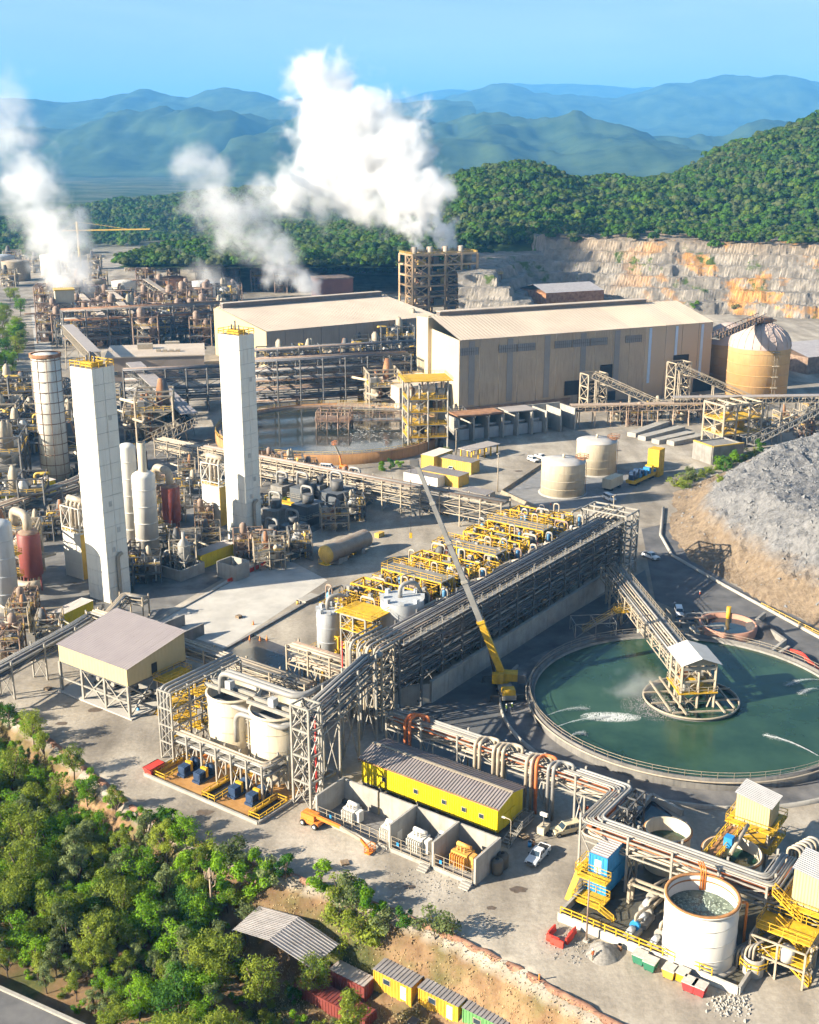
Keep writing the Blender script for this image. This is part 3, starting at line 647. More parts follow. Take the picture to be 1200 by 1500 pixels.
# ------------------------------------------------------------------ stilted shed
def stilt_shed():
    C = g(191, 1052); h = hat(191, 1052, 981); zb = hat(191, 1052, 1006); La, Lb = 14.5, 19.5; hh = h + 2.6
    T = Thing('stilted_shed', 'pale yellow shed with a wide grey sloping roof standing on steel legs', 'shed', C)
    P = [C, C + A * La, C + A * La - B * Lb, C - B * Lb]; tops = [h, hh, hh, h]
    for i in range(4):
        p, q = P[i], P[(i + 1) % 4]; t0, t1 = tops[i], tops[(i + 1) % 4]
        L = (q - p).length; T.part('wall', corr(MB(), p + Z * zb, q + Z * zb, 0, 0.03, 0.9, top=lambda s_, t0=t0, t1=t1, L=L: lerp(t0, t1, s_ / L) - zb), beige)
    o = 0.35; Q = [P[0] + B * o - A * o + Z * (h + 0.1), P[3] - B * o - A * o + Z * (h + 0.1), P[2] - B * o + A * o + Z * (hh + 0.1), P[1] + B * o + A * o + Z * (hh + 0.1)]
    for k in range(10):
        a, b = lerp(Q[0], Q[1], k / 10), lerp(Q[0], Q[1], (k + 1) / 10 - 0.002); d, c = lerp(Q[3], Q[2], k / 10), lerp(Q[3], Q[2], (k + 1) / 10 - 0.002)
        T.part('roof_sheet', corr_roof(MB(), a, b, c, d, 0.05, 0.65), mat('mauve_grey_roof', (0.33, 0.285, 0.275), 0.55, 0, 0.08, 0.3))
    T.part('door', MB().box(C + A * 6.5 + B * 0.06 + Z * (zb + 0.2), (1.3, 0.12, 2.2), A), dark)
    for (a, b) in ((0, 0), (0, 6.5), (0, 13), (0, 19.5), (7.2, 0), (14.5, 0), (14.5, 19.5), (7.2, 19.5), (14.5, 9)):
        p = C + A * a - B * b; T.part('leg', MB().bar(p, p + Z * zb, 0.5), steel)
    T.part('floor', MB().hexa([p + Z * (zb - 0.35) for p in P], [p + Z * zb for p in P]), steel_d)
    mb = MB()
    for s0, s1 in ((0, 6.5), (6.5, 13)):
        mb.bar(C - B * s0 + Z * 0.3, C - B * s1 + Z * zb, 0.25); mb.bar(C - B * s1 + Z * 0.3, C - B * s0 + Z * zb, 0.25)
    mb.bar(C + Z * 3, C - B * 19.5 + Z * 3, 0.3); mb.bar(C + Z * 3, C + A * 14.5 + Z * 3, 0.3); mb.bar(C + Z * 0.3, C + A * 7.2 + Z * zb, 0.25); mb.bar(C + A * 7.2 + Z * 0.3, C + Z * zb, 0.25)
    T.part('brace_frame', mb, steel)
    T.part('plinth', MB().hexa([p - B * 0 for p in (C + B * 1 - A * 0.6, C + B * 1 + A * 15, C - B * 20 + A * 15, C - B * 20 - A * 0.6)], [p + Z * 0.25 for p in (C + B * 1 - A * 0.6, C + B * 1 + A * 15, C - B * 20 + A * 15, C - B * 20 - A * 0.6)]), slab_m)
    for k in range(4):
        m = C + A * 7 - B * (3 + 4.4 * k); S = Thing('pump_skid', 'grey pump skid in the shade under the stilted shed', 'pump', m, 'pumps under the stilted shed')
        S.part('base', MB().box(m + Z * 0.26, (3, 1.4, 0.4), A), steel_d); S.part('motor', MB().cyl(m - A * 1 + Z * 1.2, m + A * 0.2 + Z * 1.2, 0.5, n=10), steel); S.part('casing', MB().cyl(m + A * 0.5 + Z * 1.2, m + A * 1.2 + Z * 1.2, 0.7, n=12), steel_d)
    # yellow stair and landing on the near end
    S = Thing('yellow_stair', 'yellow steel stair and landing at the end of the stilted shed', 'stair', C + A * 9 + B * 2)
    platform(S, C + A * 9 + B * 2.2, A, 7, 3.2, zb - 0.4, yellow)
    platform(S, C + A * 8 + B * 4.8, A, 4, 3, zb * 0.5, yellow)
    mb = MB(); p, q = C + A * 12 + B * 3 + Z * (zb - 0.4), C + A * 3.5 + B * 3 + Z * 0.1; mb.bar(p - B * 0.5, q - B * 0.5, 0.12, 0.3); mb.bar(p + B * 0.5, q + B * 0.5, 0.12, 0.3)
    for k in range(16): c = lerp(p, q, k / 16); mb.bar(c - B * 0.5, c + B * 0.5, 0.3, 0.05)
    S.part('stair_frame', mb, yellow); S.part('railing', railing(MB(), [p + B * 0.5, q + B * 0.5]), yellow)
stilt_shed()
# ------------------------------------------------------------------ pipe bridges round the shed
rack('pipe_bridge', 'narrow pipe bridge crossing the dusty yard beside the stilted shed', [g(-40, 1052), g(105, 968), g(140, 945)], 3.4, [5.2, 7.0], 5, 9, steel, [pipe_g, pipe_d, steel], 0.3, seed=3)
rack('pipe_bridge', 'cream pipe bridge running behind the stilted shed to the twin open tanks', [g(140, 945), g(140, 945) + B * 60], 3.0, [5.4, 7.4], 6, 8, steel_c, [pipe_c, pipe_c, pipe_g], 0.28, seed=4)
rack('pipe_bridge', 'low pipe bridge between the nearer tower and the pipe bridge junction', [g(150, 940), g(185, 900), g(215, 905)], 2.4, [3.4, 4.6], 4, 6, steel_c, [pipe_c, pipe_g], 0.25, seed=5)
# ------------------------------------------------------------------ twin open tanks and their pump station
def pump_station():
    fl = mat('dark_tank_inside', (0.06, 0.06, 0.065), 0.5)
    def ztank(u, v, z, r, lab):
        c = g(u, v, z); t = tank('open_tank', lab, c, r, z, cream, 'open', fl, z - 2.4, 'twin cream open tanks', bands=3)
        t.part('top_beam', MB().bar(c - B * (r + 0.6) + Z * 0.3, c + B * (r + 0.6) + Z * 0.3, 0.5, 0.6), steel); t.part('top_beam', MB().bar(c - B * (r + 0.6) + Z * 0.3 - A * 1.6, c + B * (r + 0.6) + Z * 0.3 - A * 1.6, 0.5, 0.6), steel)
        t.part('agitator', MB().box(c + Z * 0.6 - A * 0.8, (1.2, 1.2, 1.4), B), tank_g)
    ztank(342, 1010, 12.0, 4.6, 'cream open topped tank nearer the stilted shed'); ztank(405, 1036, 12.0, 4.5, 'cream open topped tank nearer the tall truss tower')
    # ochre basin floor with kerb
    a, b = g(212, 1136), g(378, 1208); d = (b - a); n = A
    q = [a, b, b + A * 19, a + A * 19]
    T = Thing('pump_basin', 'ochre stained pump basin with white kerb and yellow railed pits', 'basin', a)
    T.part('floor', MB().hexa([p - Z * 0.02 for p in q], [p + Z * 0.08 for p in q]), ochre_floor)
    for i in range(4): T.part('kerb', MB().bar(q[i] + Z * 0.25, q[(i + 1) % 4] + Z * 0.25, 0.4, 0.5), concrete)
    e = d.normalized(); L = d.length
    for s_, w_, dep in ((0.06, 0.10, 7), (0.50, 0.11, 9), (0.90, 0.09, 6.5)):
        p = a + e * (L * s_) + A * 0.7; W = L * w_; r_ = [p, p + e * W, p + e * W + A * dep, p + A * dep]
        if s_ > 0.2: T.part('pit', MB().poly([x + Z * 0.1 for x in r_]), dark)
        T.part('railing', railing(MB(), [x + Z * 0.08 for x in r_], close=True, w=0.12), yellow)
        T.part('toe_board', MB().bar(r_[0] + Z * 0.3, r_[3] + Z * 0.3, 0.1, 0.35), yellow)
    k = 0
    for s_ in (0.21, 0.35, 0.66, 0.81):
        c = a + e * (L * s_) + A * 5.2; S = Thing('slurry_pump', ['blue slurry pump nearest the red skip corner of the ochre basin', 'second blue slurry pump along the ochre basin from the red skip', 'third blue slurry pump along the ochre basin from the red skip', 'blue slurry pump nearest the tall truss tower in the ochre basin'][k], 'pump', c, 'blue slurry pumps'); k += 1
        S.part('base_plate', MB().box(c + Z * 0.08, (4.4, 1.7, 0.4), A), pump_b)
        S.part('motor', MB().cyl(c - A * 2 + Z * 1.2, c - A * 0.4 + Z * 1.2, 0.62, n=14), pump_b)
        for j in range(5): S.part('cooling_rib', MB().box(c - A * (1.9 - j * 0.33) + Z * 0.5, (0.1, 1.5, 1.45), A), pump_b)
        S.part('belt_guard', MB().box(c - A * 0.1 + Z * 0.5, (0.5, 1.3, 1.7), A), yellow)
        S.part('volute', MB().cyl(c + A * 0.9 + Z * 1.3, c + A * 1.6 + Z * 1.3, 1.0, n=16), pump_b); S.part('bearing_housing', MB().cyl(c + A * 0.1 + Z * 1.3, c + A * 0.9 + Z * 1.3, 0.45, n=12), pump_b)
        S.part('suction_pipe', MB().tube(fillet([c + A * 1.6 + Z * 1.3, c + A * 4 + Z * 1.3, c + A * 7 + Z * 2.6], 1), 0.35, 8), orange_p if k % 2 else pipe_c)
    # low front pipe rack
    f0 = g(262, 1117); rack('pump_rack', 'low cream pipe rack over the blue slurry pumps', [f0, f0 + B * 20.5, f0 + B * 20.5 + A * 4], 2.2, [4.2, 5.6], 5, 3.4, steel, [pipe_c, pipe_g], 0.28, truss=False, rr=(0.14, 0.24), seed=6)
    # left stair frame with yellow landings
    S = Thing('stair_tower', 'steel stair tower with yellow landings at the end of the ochre basin', 'stair tower', g(250, 1112)); c = g(250, 1112) + A * 8
    frame(S, c, A, 17, 3.2, [3.4, 6.6, 9.8, 13], steel, 0.26, 4, 1, bw=0.2)
    for i, z in enumerate((3.4, 6.6, 9.8)):
        for j in range(2): platform(S, c + A * (-6 + 6 * j + 1.5 * (i % 2)), A, 4, 2.8, z + 0.2, yellow)
    pth = lambda o, z: [c - B * (1 + o) - A * 8.3 + Z * 1.4, c - B * (1 + o) - A * 8.3 + Z * z, c - B * (1 + o) + A * 9 + Z * z]
    for o, z in ((0, 13.4), (-0.8, 13.2), (-1.6, 13.0)): pipe(S, pth(o, z), 0.28, pipe_g, 1.2)
    # truss portals between the low rack and the tanks
    for j, (u, v) in enumerate(((300, 1092), (348, 1112))):
        W = Thing('steel_portal', ['braced steel portal before the tank nearer the stilted shed', 'braced steel portal before the tank nearer the truss tower'][j], 'steel frame', g(u, v)); frame(W, g(u, v) + B * 3 + A * 1.2, B, 6.5, 2.4, [4, 8.4], steel, 0.3, 2, 1)
        platform(W, g(u, v) + B * 3 + A * 1.2, B, 6.8, 2.6, 4.2, yellow)
    # big silver pipes
    T2 = Thing('slurry_pipeline', 'pair of big silver pipes bending over the twin open tanks', 'pipeline', g(440, 1100))
    q0 = g(433, 1022, 15.5); 
    for o in (0, 1.1):
        q = q0 + A * o * 0.8 - B * 0.0 + Z * (0.0)
        pipe(T2, [q - B * 17 - Z * 4 , q - B * 17, q + B * 0.8 + Vector() , q + B * 0.8 + A * 21], 0.5, pipe_g, 2.6, 10)
    for o in (0, 1): 
        q = g(425, 1065, 11) - A * o * 1.2
        pipe(T2, [q - B * (18 - o * 7) - Z * (5.5), q - B * (18 - o * 7), q, q + A * 5], 0.45, pipe_g, 2.2, 10)
    # tall truss tower and the high bridge to the long rack
    S = Thing('truss_tower', 'tall galvanised truss tower at the corner of the ochre basin', 'steel tower', g(455, 1180)); c = g(452, 1176)
    frame(S, c, B, 3.6, 3.0, [4.5, 9, 13.5, 17.5], steel, 0.34)
    pipe(S, [c + A * 1.2 + B * 0.8, c + A * 1.2 + B * 0.8 + Z * 15], 0.16, red_p, name='fire_main')
    rack('high_pipe_bridge', 'tall pipe bridge joining the truss tower to the long dark rack', [c + A * 1.0, Vector((-7.2, 185.5, 0))], 3.0, [11.5, 14, 16.2], 4, 7.0, steel, [pipe_g, pipe_d, steel_d], 0.3, seed=8)
pump_station()
# red skip and boom lifts by the basin
_T = Thing('skip_bin', 'red steel skip at the corner of the ochre basin', 'skip', g(226, 1132)); _T.part('body', MB().hexa([g(226, 1132) + A * x + B * y for x, y in ((-1.2, -0.7), (-1.2, 0.7), (1.2, 0.7), (1.2, -0.7))][::-1], [g(226, 1132) + A * x + B * y + Z * 1.5 for x, y in ((-1.7, -0.9), (-1.7, 0.9), (1.7, 0.9), (1.7, -0.9))][::-1]), red_p); _T.part('rim', MB().tube([g(226, 1132) + A * x + B * y + Z * 1.5 for x, y in ((-1.7, -0.9), (-1.7, 0.9), (1.7, 0.9), (1.7, -0.9), (-1.7, -0.9))], 0.08, 4), maroon)
# ------------------------------------------------------------------ wet sump floor
slab('wet_floor', [g(335, 955), g(372, 930), g(470, 968), g(500, 985), g(470, 1015), g(425, 1000)], mat('wet_sump_floor', (0.05, 0.045, 0.04), 0.12, 0, 0.4, 0.1, col2=(0.12, 0.10, 0.08)), 0.03, label='wet dark sump floor reflecting the sky')
for k, (u, v, s_) in enumerate(((250, 922, 1), (278, 936, 1))): single('concrete_wall', MB().box(g(u + 6, v), (6, 0.4, 2.6), A), concrete_d, ('upright concrete panel beside the stilted shed roof', 'upright concrete panel nearer the wet floor')[k], 'wall')
for k, (u, v) in enumerate(((366, 937), (381, 938), (391, 937), (371, 915))): 
    T = Thing('traffic_cone', ['orange traffic cone at the corner of the wet floor', 'orange traffic cone, first of two on the wet floor edge', 'orange traffic cone, second of two on the wet floor edge', 'orange traffic cone standing on the pale yard'][k], 'cone', g(u, v), 'traffic cones'); T.part('base', MB().box(g(u, v), (0.5, 0.5, 0.06), A), orange_p); T.part('body', MB().lathe(g(u, v), [(0.24, 0.05), (0.05, 1.0), (0.01, 1.0)], 10), orange_p)
single('rubble_box', MB().box(g(452, 880), (5, 2.6, 0.9), A), concrete, 'low pale concrete box of rubble on the yard', 'rubble box')
# ------------------------------------------------------------------ the long pipe rack
LR = 92.0
rack('long_pipe_rack', 'long tall pipe rack of dark pipes, deepened for shade, running beside the thickener', [yard(1, -3), yard(LR, -3)], 6.0, [6.2, 8.4, 10.6, 12.8, 15.2], 8, 7.0, steel_d, [pipe_d, pipe_d, steel_d, pipe_d, pipe_b, pipe_g], 0.36, rr=(0.10, 0.28), seed=21, walk=steel_c)  # frames and pipes coloured darker to stand for the near side's shade
T = Thing('retaining_wall', 'long pale concrete wall under the long pipe rack', 'wall', yard(10, 0.6))
for k in range(13): a0 = 10 + k * 5.6; T.part('wall_panel', MB().bar(yard(a0 + 0.03, 0.8, 2.2), yard(a0 + 5.55, 0.8, 2.2), 0.5, 4.4), concrete)
T.part('coping', MB().bar(yard(10, 0.8, 4.5), yard(82.8, 0.8, 4.5), 0.8, 0.2), concrete)
T = Thing('retaining_wall', 'short pale concrete wall at the end of the long rack near the wet yard', 'wall', yard(0, -6))
T.part('wall_panel', MB().bar(yard(10, 0.5, 2), yard(1, -7, 2), 0.5, 4.0), concrete)
# the pipe drop at the near end of the rack
S = Thing('pipe_drop', 'bundle of cream pipes bending down at the end of the long rack', 'pipe riser', yard(0, -4)); c = yard(-2.5, -4)
frame(S, c, B, 8.0, 3.6, [4.2, 8.2, 12.2, 15.6], steel_c, 0.34, 2, 1)
for k in range(12):
    b = -7.4 + k * 0.62; z = 16.2 - (k % 2) * 0.4
    pipe(S, [yard(4, b, z), yard(-4.6 - 0.4 * (k % 3), b, z), yard(-4.6 - 0.4 * (k % 3), b, 1.2 if k % 3 else 6)], 0.15 + 0.04 * (k % 3), (pipe_c, pipe_c, pipe_g)[k % 3], 1.6)
S.part('fire_main', MB().cyl(yard(-4.8, -8.6), yard(-4.8, -8.6, 15.6), 0.16, n=6), red_p)
rack('pipe_bridge', 'cream pipe rack behind the pipe drop over the sump', [yard(-1, -8), yard(-1, -24)], 3.6, [6.5, 9.5], 5, 6, steel_c, [pipe_c, pipe_c, pipe_b], 0.3, seed=23)
T = Thing('pipe_support', 'yellow steel frame standing beside the wet sump', 'steel frame', g(492, 995)); frame(T, g(492, 990), B, 4.2, 3.2, [3, 6, 9.4], yellow, 0.32)
# ------------------------------------------------------------------ grey tanks and yellow deck of the filter yard
GT1, GT2 = yard(8.5, -22.5), yard(16.5, -10.6)
for c, r, h, z0, lab in ((GT1, 2.6, 9.0, 5.0, 'slim pale grey tank on a steel stand at the end of the yellow deck'), (GT2, 4.3, 16.8, 0.0, 'wide pale grey tank beside the start of the long rack')):
    t = tank('grey_process_tank', lab, c, r, h, tank_g, 'flat', None, None, 'pale grey process tanks', z0=z0, bands=2)
    for k in range(8): a = k * math.pi / 4; p = Vector((c.x, c.y, z0 + h)) + Vector((math.cos(a), math.sin(a), 0)) * (r - 0.3); t.part('lug', MB().box(p, (0.8, 0.8, 0.8), Vector((math.cos(a), math.sin(a), 0))), tank_g)
    tp = Vector((c.x, c.y, z0 + h)); pipe(t, [tp - B * 0.5, tp + Z * 2.6 - B * 0.5, tp + Z * 2.8 + A * 3 + B * 1, tp + A * 4.5 + B * 1.4], 0.42, pipe_g, 2, 10, 'gooseneck')
    pipe(t, [tp + A * 1.2 - B * 1, tp + A * 1.2 - B * 1 + Z * 4, tp + A * 4.2 + Z * 4, tp + A * 4.2 + Z * 0.5], 0.16, pipe_c, 0.6)
T = Thing('tank_stand', 'galvanised stand with yellow walkway under the slim grey tank', 'steel frame', GT1); frame(T, GT1, B, 9, 6, [4.8], steel, 0.4, 3, 1, bw=0.3); platform(T, GT1 + B * 1.5, B, 11, 7, 5.0, grating, yellow)
T = Thing('access_tower', 'steel access tower with yellow stairs between the two grey tanks', 'stair tower', yard(9, -15)); frame(T, yard(9, -15), B, 6, 5, [4, 8, 12, 15], steel, 0.32, 2, 1)
for z in (4.2, 8.2, 12.2): platform(T, yard(9, -15), B, 6.4, 5.4, z, yellow)
platform(T, yard(10, -15), B, 9, 7, 15.2, yellow)
mb = MB()
for i, (z0_, z1_) in enumerate(((0, 4.2), (4.2, 8.2), (8.2, 12.2), (12.2, 15.2))): s_ = 1 if i % 2 else -1; mb.bar(yard(7, -15 + s_ * 2.4, z0_), yard(7, -15 - s_ * 2.4, z1_), 0.9, 0.15)
T.part('stair_frame', mb, yellow)
# filter units: one prototype, copied along two rows
def filter_unit(label, s, seed):
    rnd = random.Random(seed); T = Thing('filter_unit', label, 'filter unit', (0, 0, 0), 'filter units on the yellow deck')
    X, Y_ = Vector((1, 0, 0)), Vector((0, 1, 0))
    for x, y in ((-4, -4), (4, -4), (4, 4), (-4, 4)): T.part('column', MB().bar(X * x + Y_ * y, X * x + Y_ * y + Z * 11, 0.35), steel_d)
    pl = T.part('deck', MB().box((0, 0, 10.8), (9.6, 9.4, 0.25)), grating)
    T.part('railing', railing(MB(), [(-4.8, -4.7, 11), (4.8, -4.7, 11), (4.8, 4.7, 11), (-4.8, 4.7, 11)], close=True, w=0.13), yellow, pl)
    T.part('press_body', MB().lathe((-1.6, 0.4, 11.05), [(1.5, 0), (1.7, 0.5), (1.7, 1.6), (1.2, 2.2), (0.4, 2.5), (0.01, 2.5)], 14), steel_d)
    T.part('drive_head', MB().box((-1.6, 0.4, 13.2), (1.0, 1.0, 1.3)), pipe_g)
    T.part('blue_drum', MB().lathe((2.6, -3.2, 11.05), [(0.01, 0), (0.75, 0), (0.75, 2.3), (0.55, 2.6), (0.01, 2.6)], 14), mat('light_blue_drum', (0.10, 0.27, 0.46), 0.5, 0, 0.12, 0.8))
    T.part('gooseneck', MB().tube(fillet([(0.8, -3.6, 11), (0.8, -3.6, 14.4), (0.8, -5.8, 14.4), (0.8, -5.8, 11.4), (2.6, -6.8, 10.8)], 0.8), 0.24, 8), (pipe_g, pipe_c, pipe_b)[seed % 3])
    T.part('gooseneck', MB().tube(fillet([(-3.4, -2.6, 11), (-3.4, -2.6, 13 + seed * .4), (-3.4, 2.2, 13 + seed * .4), (-3.4, 2.2, 11)], 0.8), 0.26, 8), (pipe_c, pipe_b, steel_d)[seed % 3])
    T.part('feed_pipe', MB().tube(fillet([(-4.6, 3.4, 11.8), (1.5, 3.4, 11.8), (1.5, 3.4, 13.6), (4.6, 3.4, 13.6)], 0.5), 0.22, 6), brown_s)
    d2 = T.part('upper_deck', MB().box((1.4, 2.0, 12.6), (4.6, 4.4, 0.15)), yellow)
    T.part('railing', railing(MB(), [(-0.9, -0.2, 12.75), (3.7, -0.2, 12.75), (3.7, 4.2, 12.75), (-0.9, 4.2, 12.75)], close=True, w=0.12), yellow, d2)
    st = MB(); st.bar((4.4, 0.5, 10.9), (4.4, 4.0, 12.7), 0.9, 0.12); T.part('stair', st, yellow)
    for k in range(4): 
        x, y = rnd.uniform(-3.6, 3.6), rnd.uniform(-3.8, 3.8); T.part('valve', MB().cyl((x, y, 11), (x, y, 11 + rnd.uniform(1.4, 3.2)), 0.16, n=6).box((x, y, 12.2), (0.5, 0.5, 0.5)), rnd.choice([steel, yellow, pipe_c, maroon]))
    for k in range(3): 
        x = rnd.uniform(-3.5, 3.5); T.part('cabinet', MB().box((x, rnd.uniform(-4, 4), 11.05), (rnd.uniform(0.6, 1.3), 0.7, rnd.uniform(1.0, 1.9))), rnd.choice([steel, white, steel_d]))
    return T.o
FU = [filter_unit('filter unit with blue drum on the yellow deck along the long rack', 1, s_) for s_ in (1, 2, 3)]
used = [False] * 3; i = 0
rows = ((-10.4, 25.5, 9, 'beside the long pipe rack'), (-16.9, 16, 10, 'in the middle of the deck'), (-23.4, 14, 10, 'away from the long pipe rack'))
ords = ['first', 'second', 'third', 'fourth', 'fifth', 'sixth', 'seventh', 'eighth', 'ninth', 'tenth']
for b, a0, n_, rn in rows:
    for k in range(n_):
        j = (k * 2 + int(b)) % 3; o = FU[j] if not used[j] else copy_tree(FU[j]); used[j] = True
        lab = f'{ords[k]} filter unit from the grey tanks in the row {rn}'
        place(o, yard(a0 + k * 7.2 + random.uniform(-.4, .4), b), yaw(A) + (math.pi if (k + int(b)) % 4 == 1 else 0), lab, (0.78, 0.72, 1.12 + random.uniform(-.05, .08)))
for k in range(7):
    T = Thing('yellow_portal', f'{ords[k]} tall yellow steel portal over the filter deck from the grey tanks', 'steel frame', yard(20 + k * 10.5, -17), 'yellow portals over the filter deck'); c_ = yard(20 + k * 10.5, -17); frame(T, c_, B, 15, 4.2, [13.2, 16.4], yellow, 0.3, 3, 1, z0=11.5); platform(T, c_, B, 15.4, 4.4, 16.6 if k % 2 else 13.4, grating)
    for j in range(4): pipe(T, [c_ + B * (j * 4 - 6) + A * 2.6 + Z * 11, c_ + B * (j * 4 - 6) + A * 2.6 + Z * (16.5 + j % 3), c_ + B * (j * 4 - 4.6) + A * 2.6 + Z * (16.5 + j % 3), c_ + B * (j * 4 - 4.6) + A * 2.6 + Z * 12], 0.2, (pipe_b, pipe_d, pipe_c, steel)[j], 0.6)
    T.part('drum_tank', MB().lathe(c_ + B * 2 + Z * 11.2, [(0.01, 0), (1.3, 0), (1.3, 3.6), (0.7, 4.4), (0.01, 4.5)], 14), (tank_g, steel_d)[k % 2])
# a few yellow cross walks and pipes between the rows
T = Thing('deck_walkway', 'long yellow walkway down the middle of the filter deck', 'walkway', yard(20, -20)); 
T.part('deck', MB().bar(yard(14, -13.7, 11.9), yard(90, -13.7, 11.9), 1.3, 0.15), yellow); T.part('railing', railing(MB(), [yard(14, -13.1, 12), yard(90, -13.1, 12)], w=0.12), yellow); T.part('railing', railing(MB(), [yard(14, -14.3, 12), yard(90, -14.3, 12)], w=0.12), yellow)
T.part('overhead_beam', MB().bar(yard(64, -26, 14.6), yard(82, -26, 14.6), 1.2, 0.8), yellow)
for k in range(5): pipe(T, [yard(18 + k * 14, -7.4, 11), yard(18 + k * 14, -7.4, 14.6), yard(24 + k * 14, -7.4, 14.6), yard(24 + k * 14, -5, 15.6)], 0.4, pipe_c, 1.2, 8)
# ------------------------------------------------------------------ lattice end of the long rack and bridge to the thickener
S = Thing('rack_end_tower', 'dark lattice tower ending the long pipe rack beside the road', 'steel tower', yard(LR, -2)); frame(S, yard(LR + 4, -5), B, 12, 7, [3.2, 6.4, 9.6, 12.8, 16.2], steel, 0.4, 3, 2)
for k in range(6): pipe(S, [yard(LR - 2, -2 - k, 15.9), yard(LR + 5.5, -2 - k, 15.9), yard(LR + 5.5, -2 - k, 2)], 0.24, (pipe_c, pipe_g)[k % 2], 1.4)
T = Thing('pipe_loop', 'grey hoop shaped pipe standing at the end of the filter deck', 'pipe', yard(90, -10)); pipe(T, [yard(88, -12, 11), yard(88, -12, 16), yard(95, -11, 16.5), yard(95, -11, 11)], 0.25, pipe_g, 2.6)
# ------------------------------------------------------------------ big thickener
TC = Vector((53.0, 198.5, 0)); TR = 30.0
water_g = mat('green_process_water', (0.014, 0.052, 0.030), 0.2, 0, 0.4, 0.045, bump=0.05, col2=(0.046, 0.095, 0.052), spec=0.3)
T = Thing('thickener', 'huge round thickener tank of green water with a pale rim', 'thickener', TC)
T.part('wall', MB().lathe(TC, [(TR + 0.5, 0), (TR + 0.5, 2.4), (TR, 2.4), (TR, 0.02)], 120), mat('stained_dark_wall', (0.16, 0.15, 0.135), 0.85, 0, 0.35, 0.25, streak=0.5, streak_col=(0.05, 0.05, 0.05)))
T.part('launder', MB().lathe(TC, [(TR, 1.8), (TR - 0.6, 1.8), (TR - 0.6, 2.0), (TR - 0.7, 2.0), (TR - 0.7, 0.6)], 120), concrete_d)
T.part('water', MB().lathe(TC, [(TR - 0.02, 1.55), (22, 1.55), (14, 1.55), (8, 1.55), (0.01, 1.55)], 120), water_g)
T.part('handrail', railing(MB(), [TC + Vector((math.cos(a), math.sin(a), 0)) * (TR + 0.3) + Z * 2.4 for a in [2 * math.pi * k / 72 for k in range(72)]], close=True, w=0.06, sp=2.4), steel_c)
T.part('rim_pipe', MB().tube([TC + Vector((math.cos(a), math.sin(a), 0)) * (TR + 0.9) + Z * 2.0 for a in [2 * math.pi * k / 96 for k in range(97)]], 0.16, 6, False), pipe_c)
apron_m = mat('apron_dark_concrete', (0.10, 0.10, 0.105), 0.75, 0, 0.35, 0.2, col2=(0.20, 0.19, 0.18))
mb = MB().lathe(TC, [(TR + 0.5, 0.3), (TR + 3.2, 0.05), (TR + 5.6, 0.04)], 120); struct('apron', mb, apron_m, 'dark sloping apron ring round the big thickener')
mb = MB().lathe(TC, [(TR + 5.6, 0.0), (TR + 5.6, 0.7), (TR + 6.0, 0.7), (TR + 6.0, 0.0)], 120, R(150), R(330)); single('ring_kerb', mb, concrete, 'curved pale kerb round the apron of the big thickener', 'kerb')
# froth, jets and mist on the water
froth_m = mat('white_froth', (0.55, 0.58, 0.58), 0.8, 0, 0.1, 1)
def froth(T, c, r1, r2, n, m, seed, rot=0):
    rnd = random.Random(seed); mb = MB()
    for k in range(n):
        a = rnd.uniform(0, 6.28); q = math.sqrt(rnd.random()); x, y = math.cos(a) * q * r1, math.sin(a) * q * r2
        p = Vector((c[0] + x * math.cos(rot) - y * math.sin(rot), c[1] + x * math.sin(rot) + y * math.cos(rot), 1.56)); s_ = rnd.uniform(0.1, 0.35) * (1.05 - q * 0.8) * 0.55; h = s_ * rnd.uniform(0.3, 2.2)
        mb.raw([p + Vector((s_, 0, 0)), p + Vector((0, s_, 0)), p - Vector((s_, 0, 0)), p - Vector((0, s_, 0)), p + Z * h], [(0, 1, 4), (1, 2, 4), (2, 3, 4), (3, 0, 4)])
    return mb
def jet(label, p, q, w_, seed, splash=0.0):
    T = Thing('spray_jet', label, 'water jet', (p.x, p.y, 1.6), 'spray jets on the thickener'); rnd = random.Random(seed); mb = MB(); d = (q - p); s_ = Vector((-d.y, d.x, 0)).normalized(); n = 26
    pts = [lerp(p, q, k / n) + Z * (0.6 * 4 * (k / n) * (1 - k / n) + 0.05) for k in range(n + 1)]
    for k in range(n):
        if rnd.random() < 0.97: mb.tube([pts[k], pts[k + 1]], w_ * (0.25 + 0.7 * k / n) * rnd.uniform(0.8, 1.1), 5)
    for k in range(520):
        t = rnd.random() ** 0.6; c = lerp(p, q, t) + Z * (0.6 * 4 * t * (1 - t)) + Vector((rnd.gauss(0, 0.35), rnd.gauss(0, 0.35), rnd.gauss(0, 0.25))) * (0.12 + 0.9 * t * t); c.z = max(1.6, c.z); r = rnd.uniform(0.015, 0.05)
        mb.raw([c + Vector((r, 0, -r)), c + Vector((-r, r, -r)), c + Vector((-r, -r, -r)), c + Z * r], [(0, 1, 3), (1, 2, 3), (2, 0, 3)])
    T.part('stream', mb, froth_m, kind='stuff')
    if splash: T.part('splash', froth(T, q, splash * 1.4, splash * 0.5, 1900, froth_m, seed, -0.05), froth_m, kind='stuff')
Gw = lambda u, v: g(u, v, 1.6)
jet('strong white spray jet striking a patch of froth on the green water', Gw(812, 1066), Gw(895, 1050), 0.10, 1, 4.0)
jet('thin spray jet beside the froth patch', Gw(802, 1048), Gw(862, 1038), 0.06, 2)
jet('faint short spray jet near the apron', Gw(832, 1082), Gw(856, 1075), 0.05, 3)
jet('white spray jet coming from the far rim of the thickener', Gw(1200, 996), Gw(1152, 1004), 0.07, 4)
jet('second white spray jet at the far rim of the thickener', Gw(1200, 1010), Gw(1172, 1017), 0.08, 5)
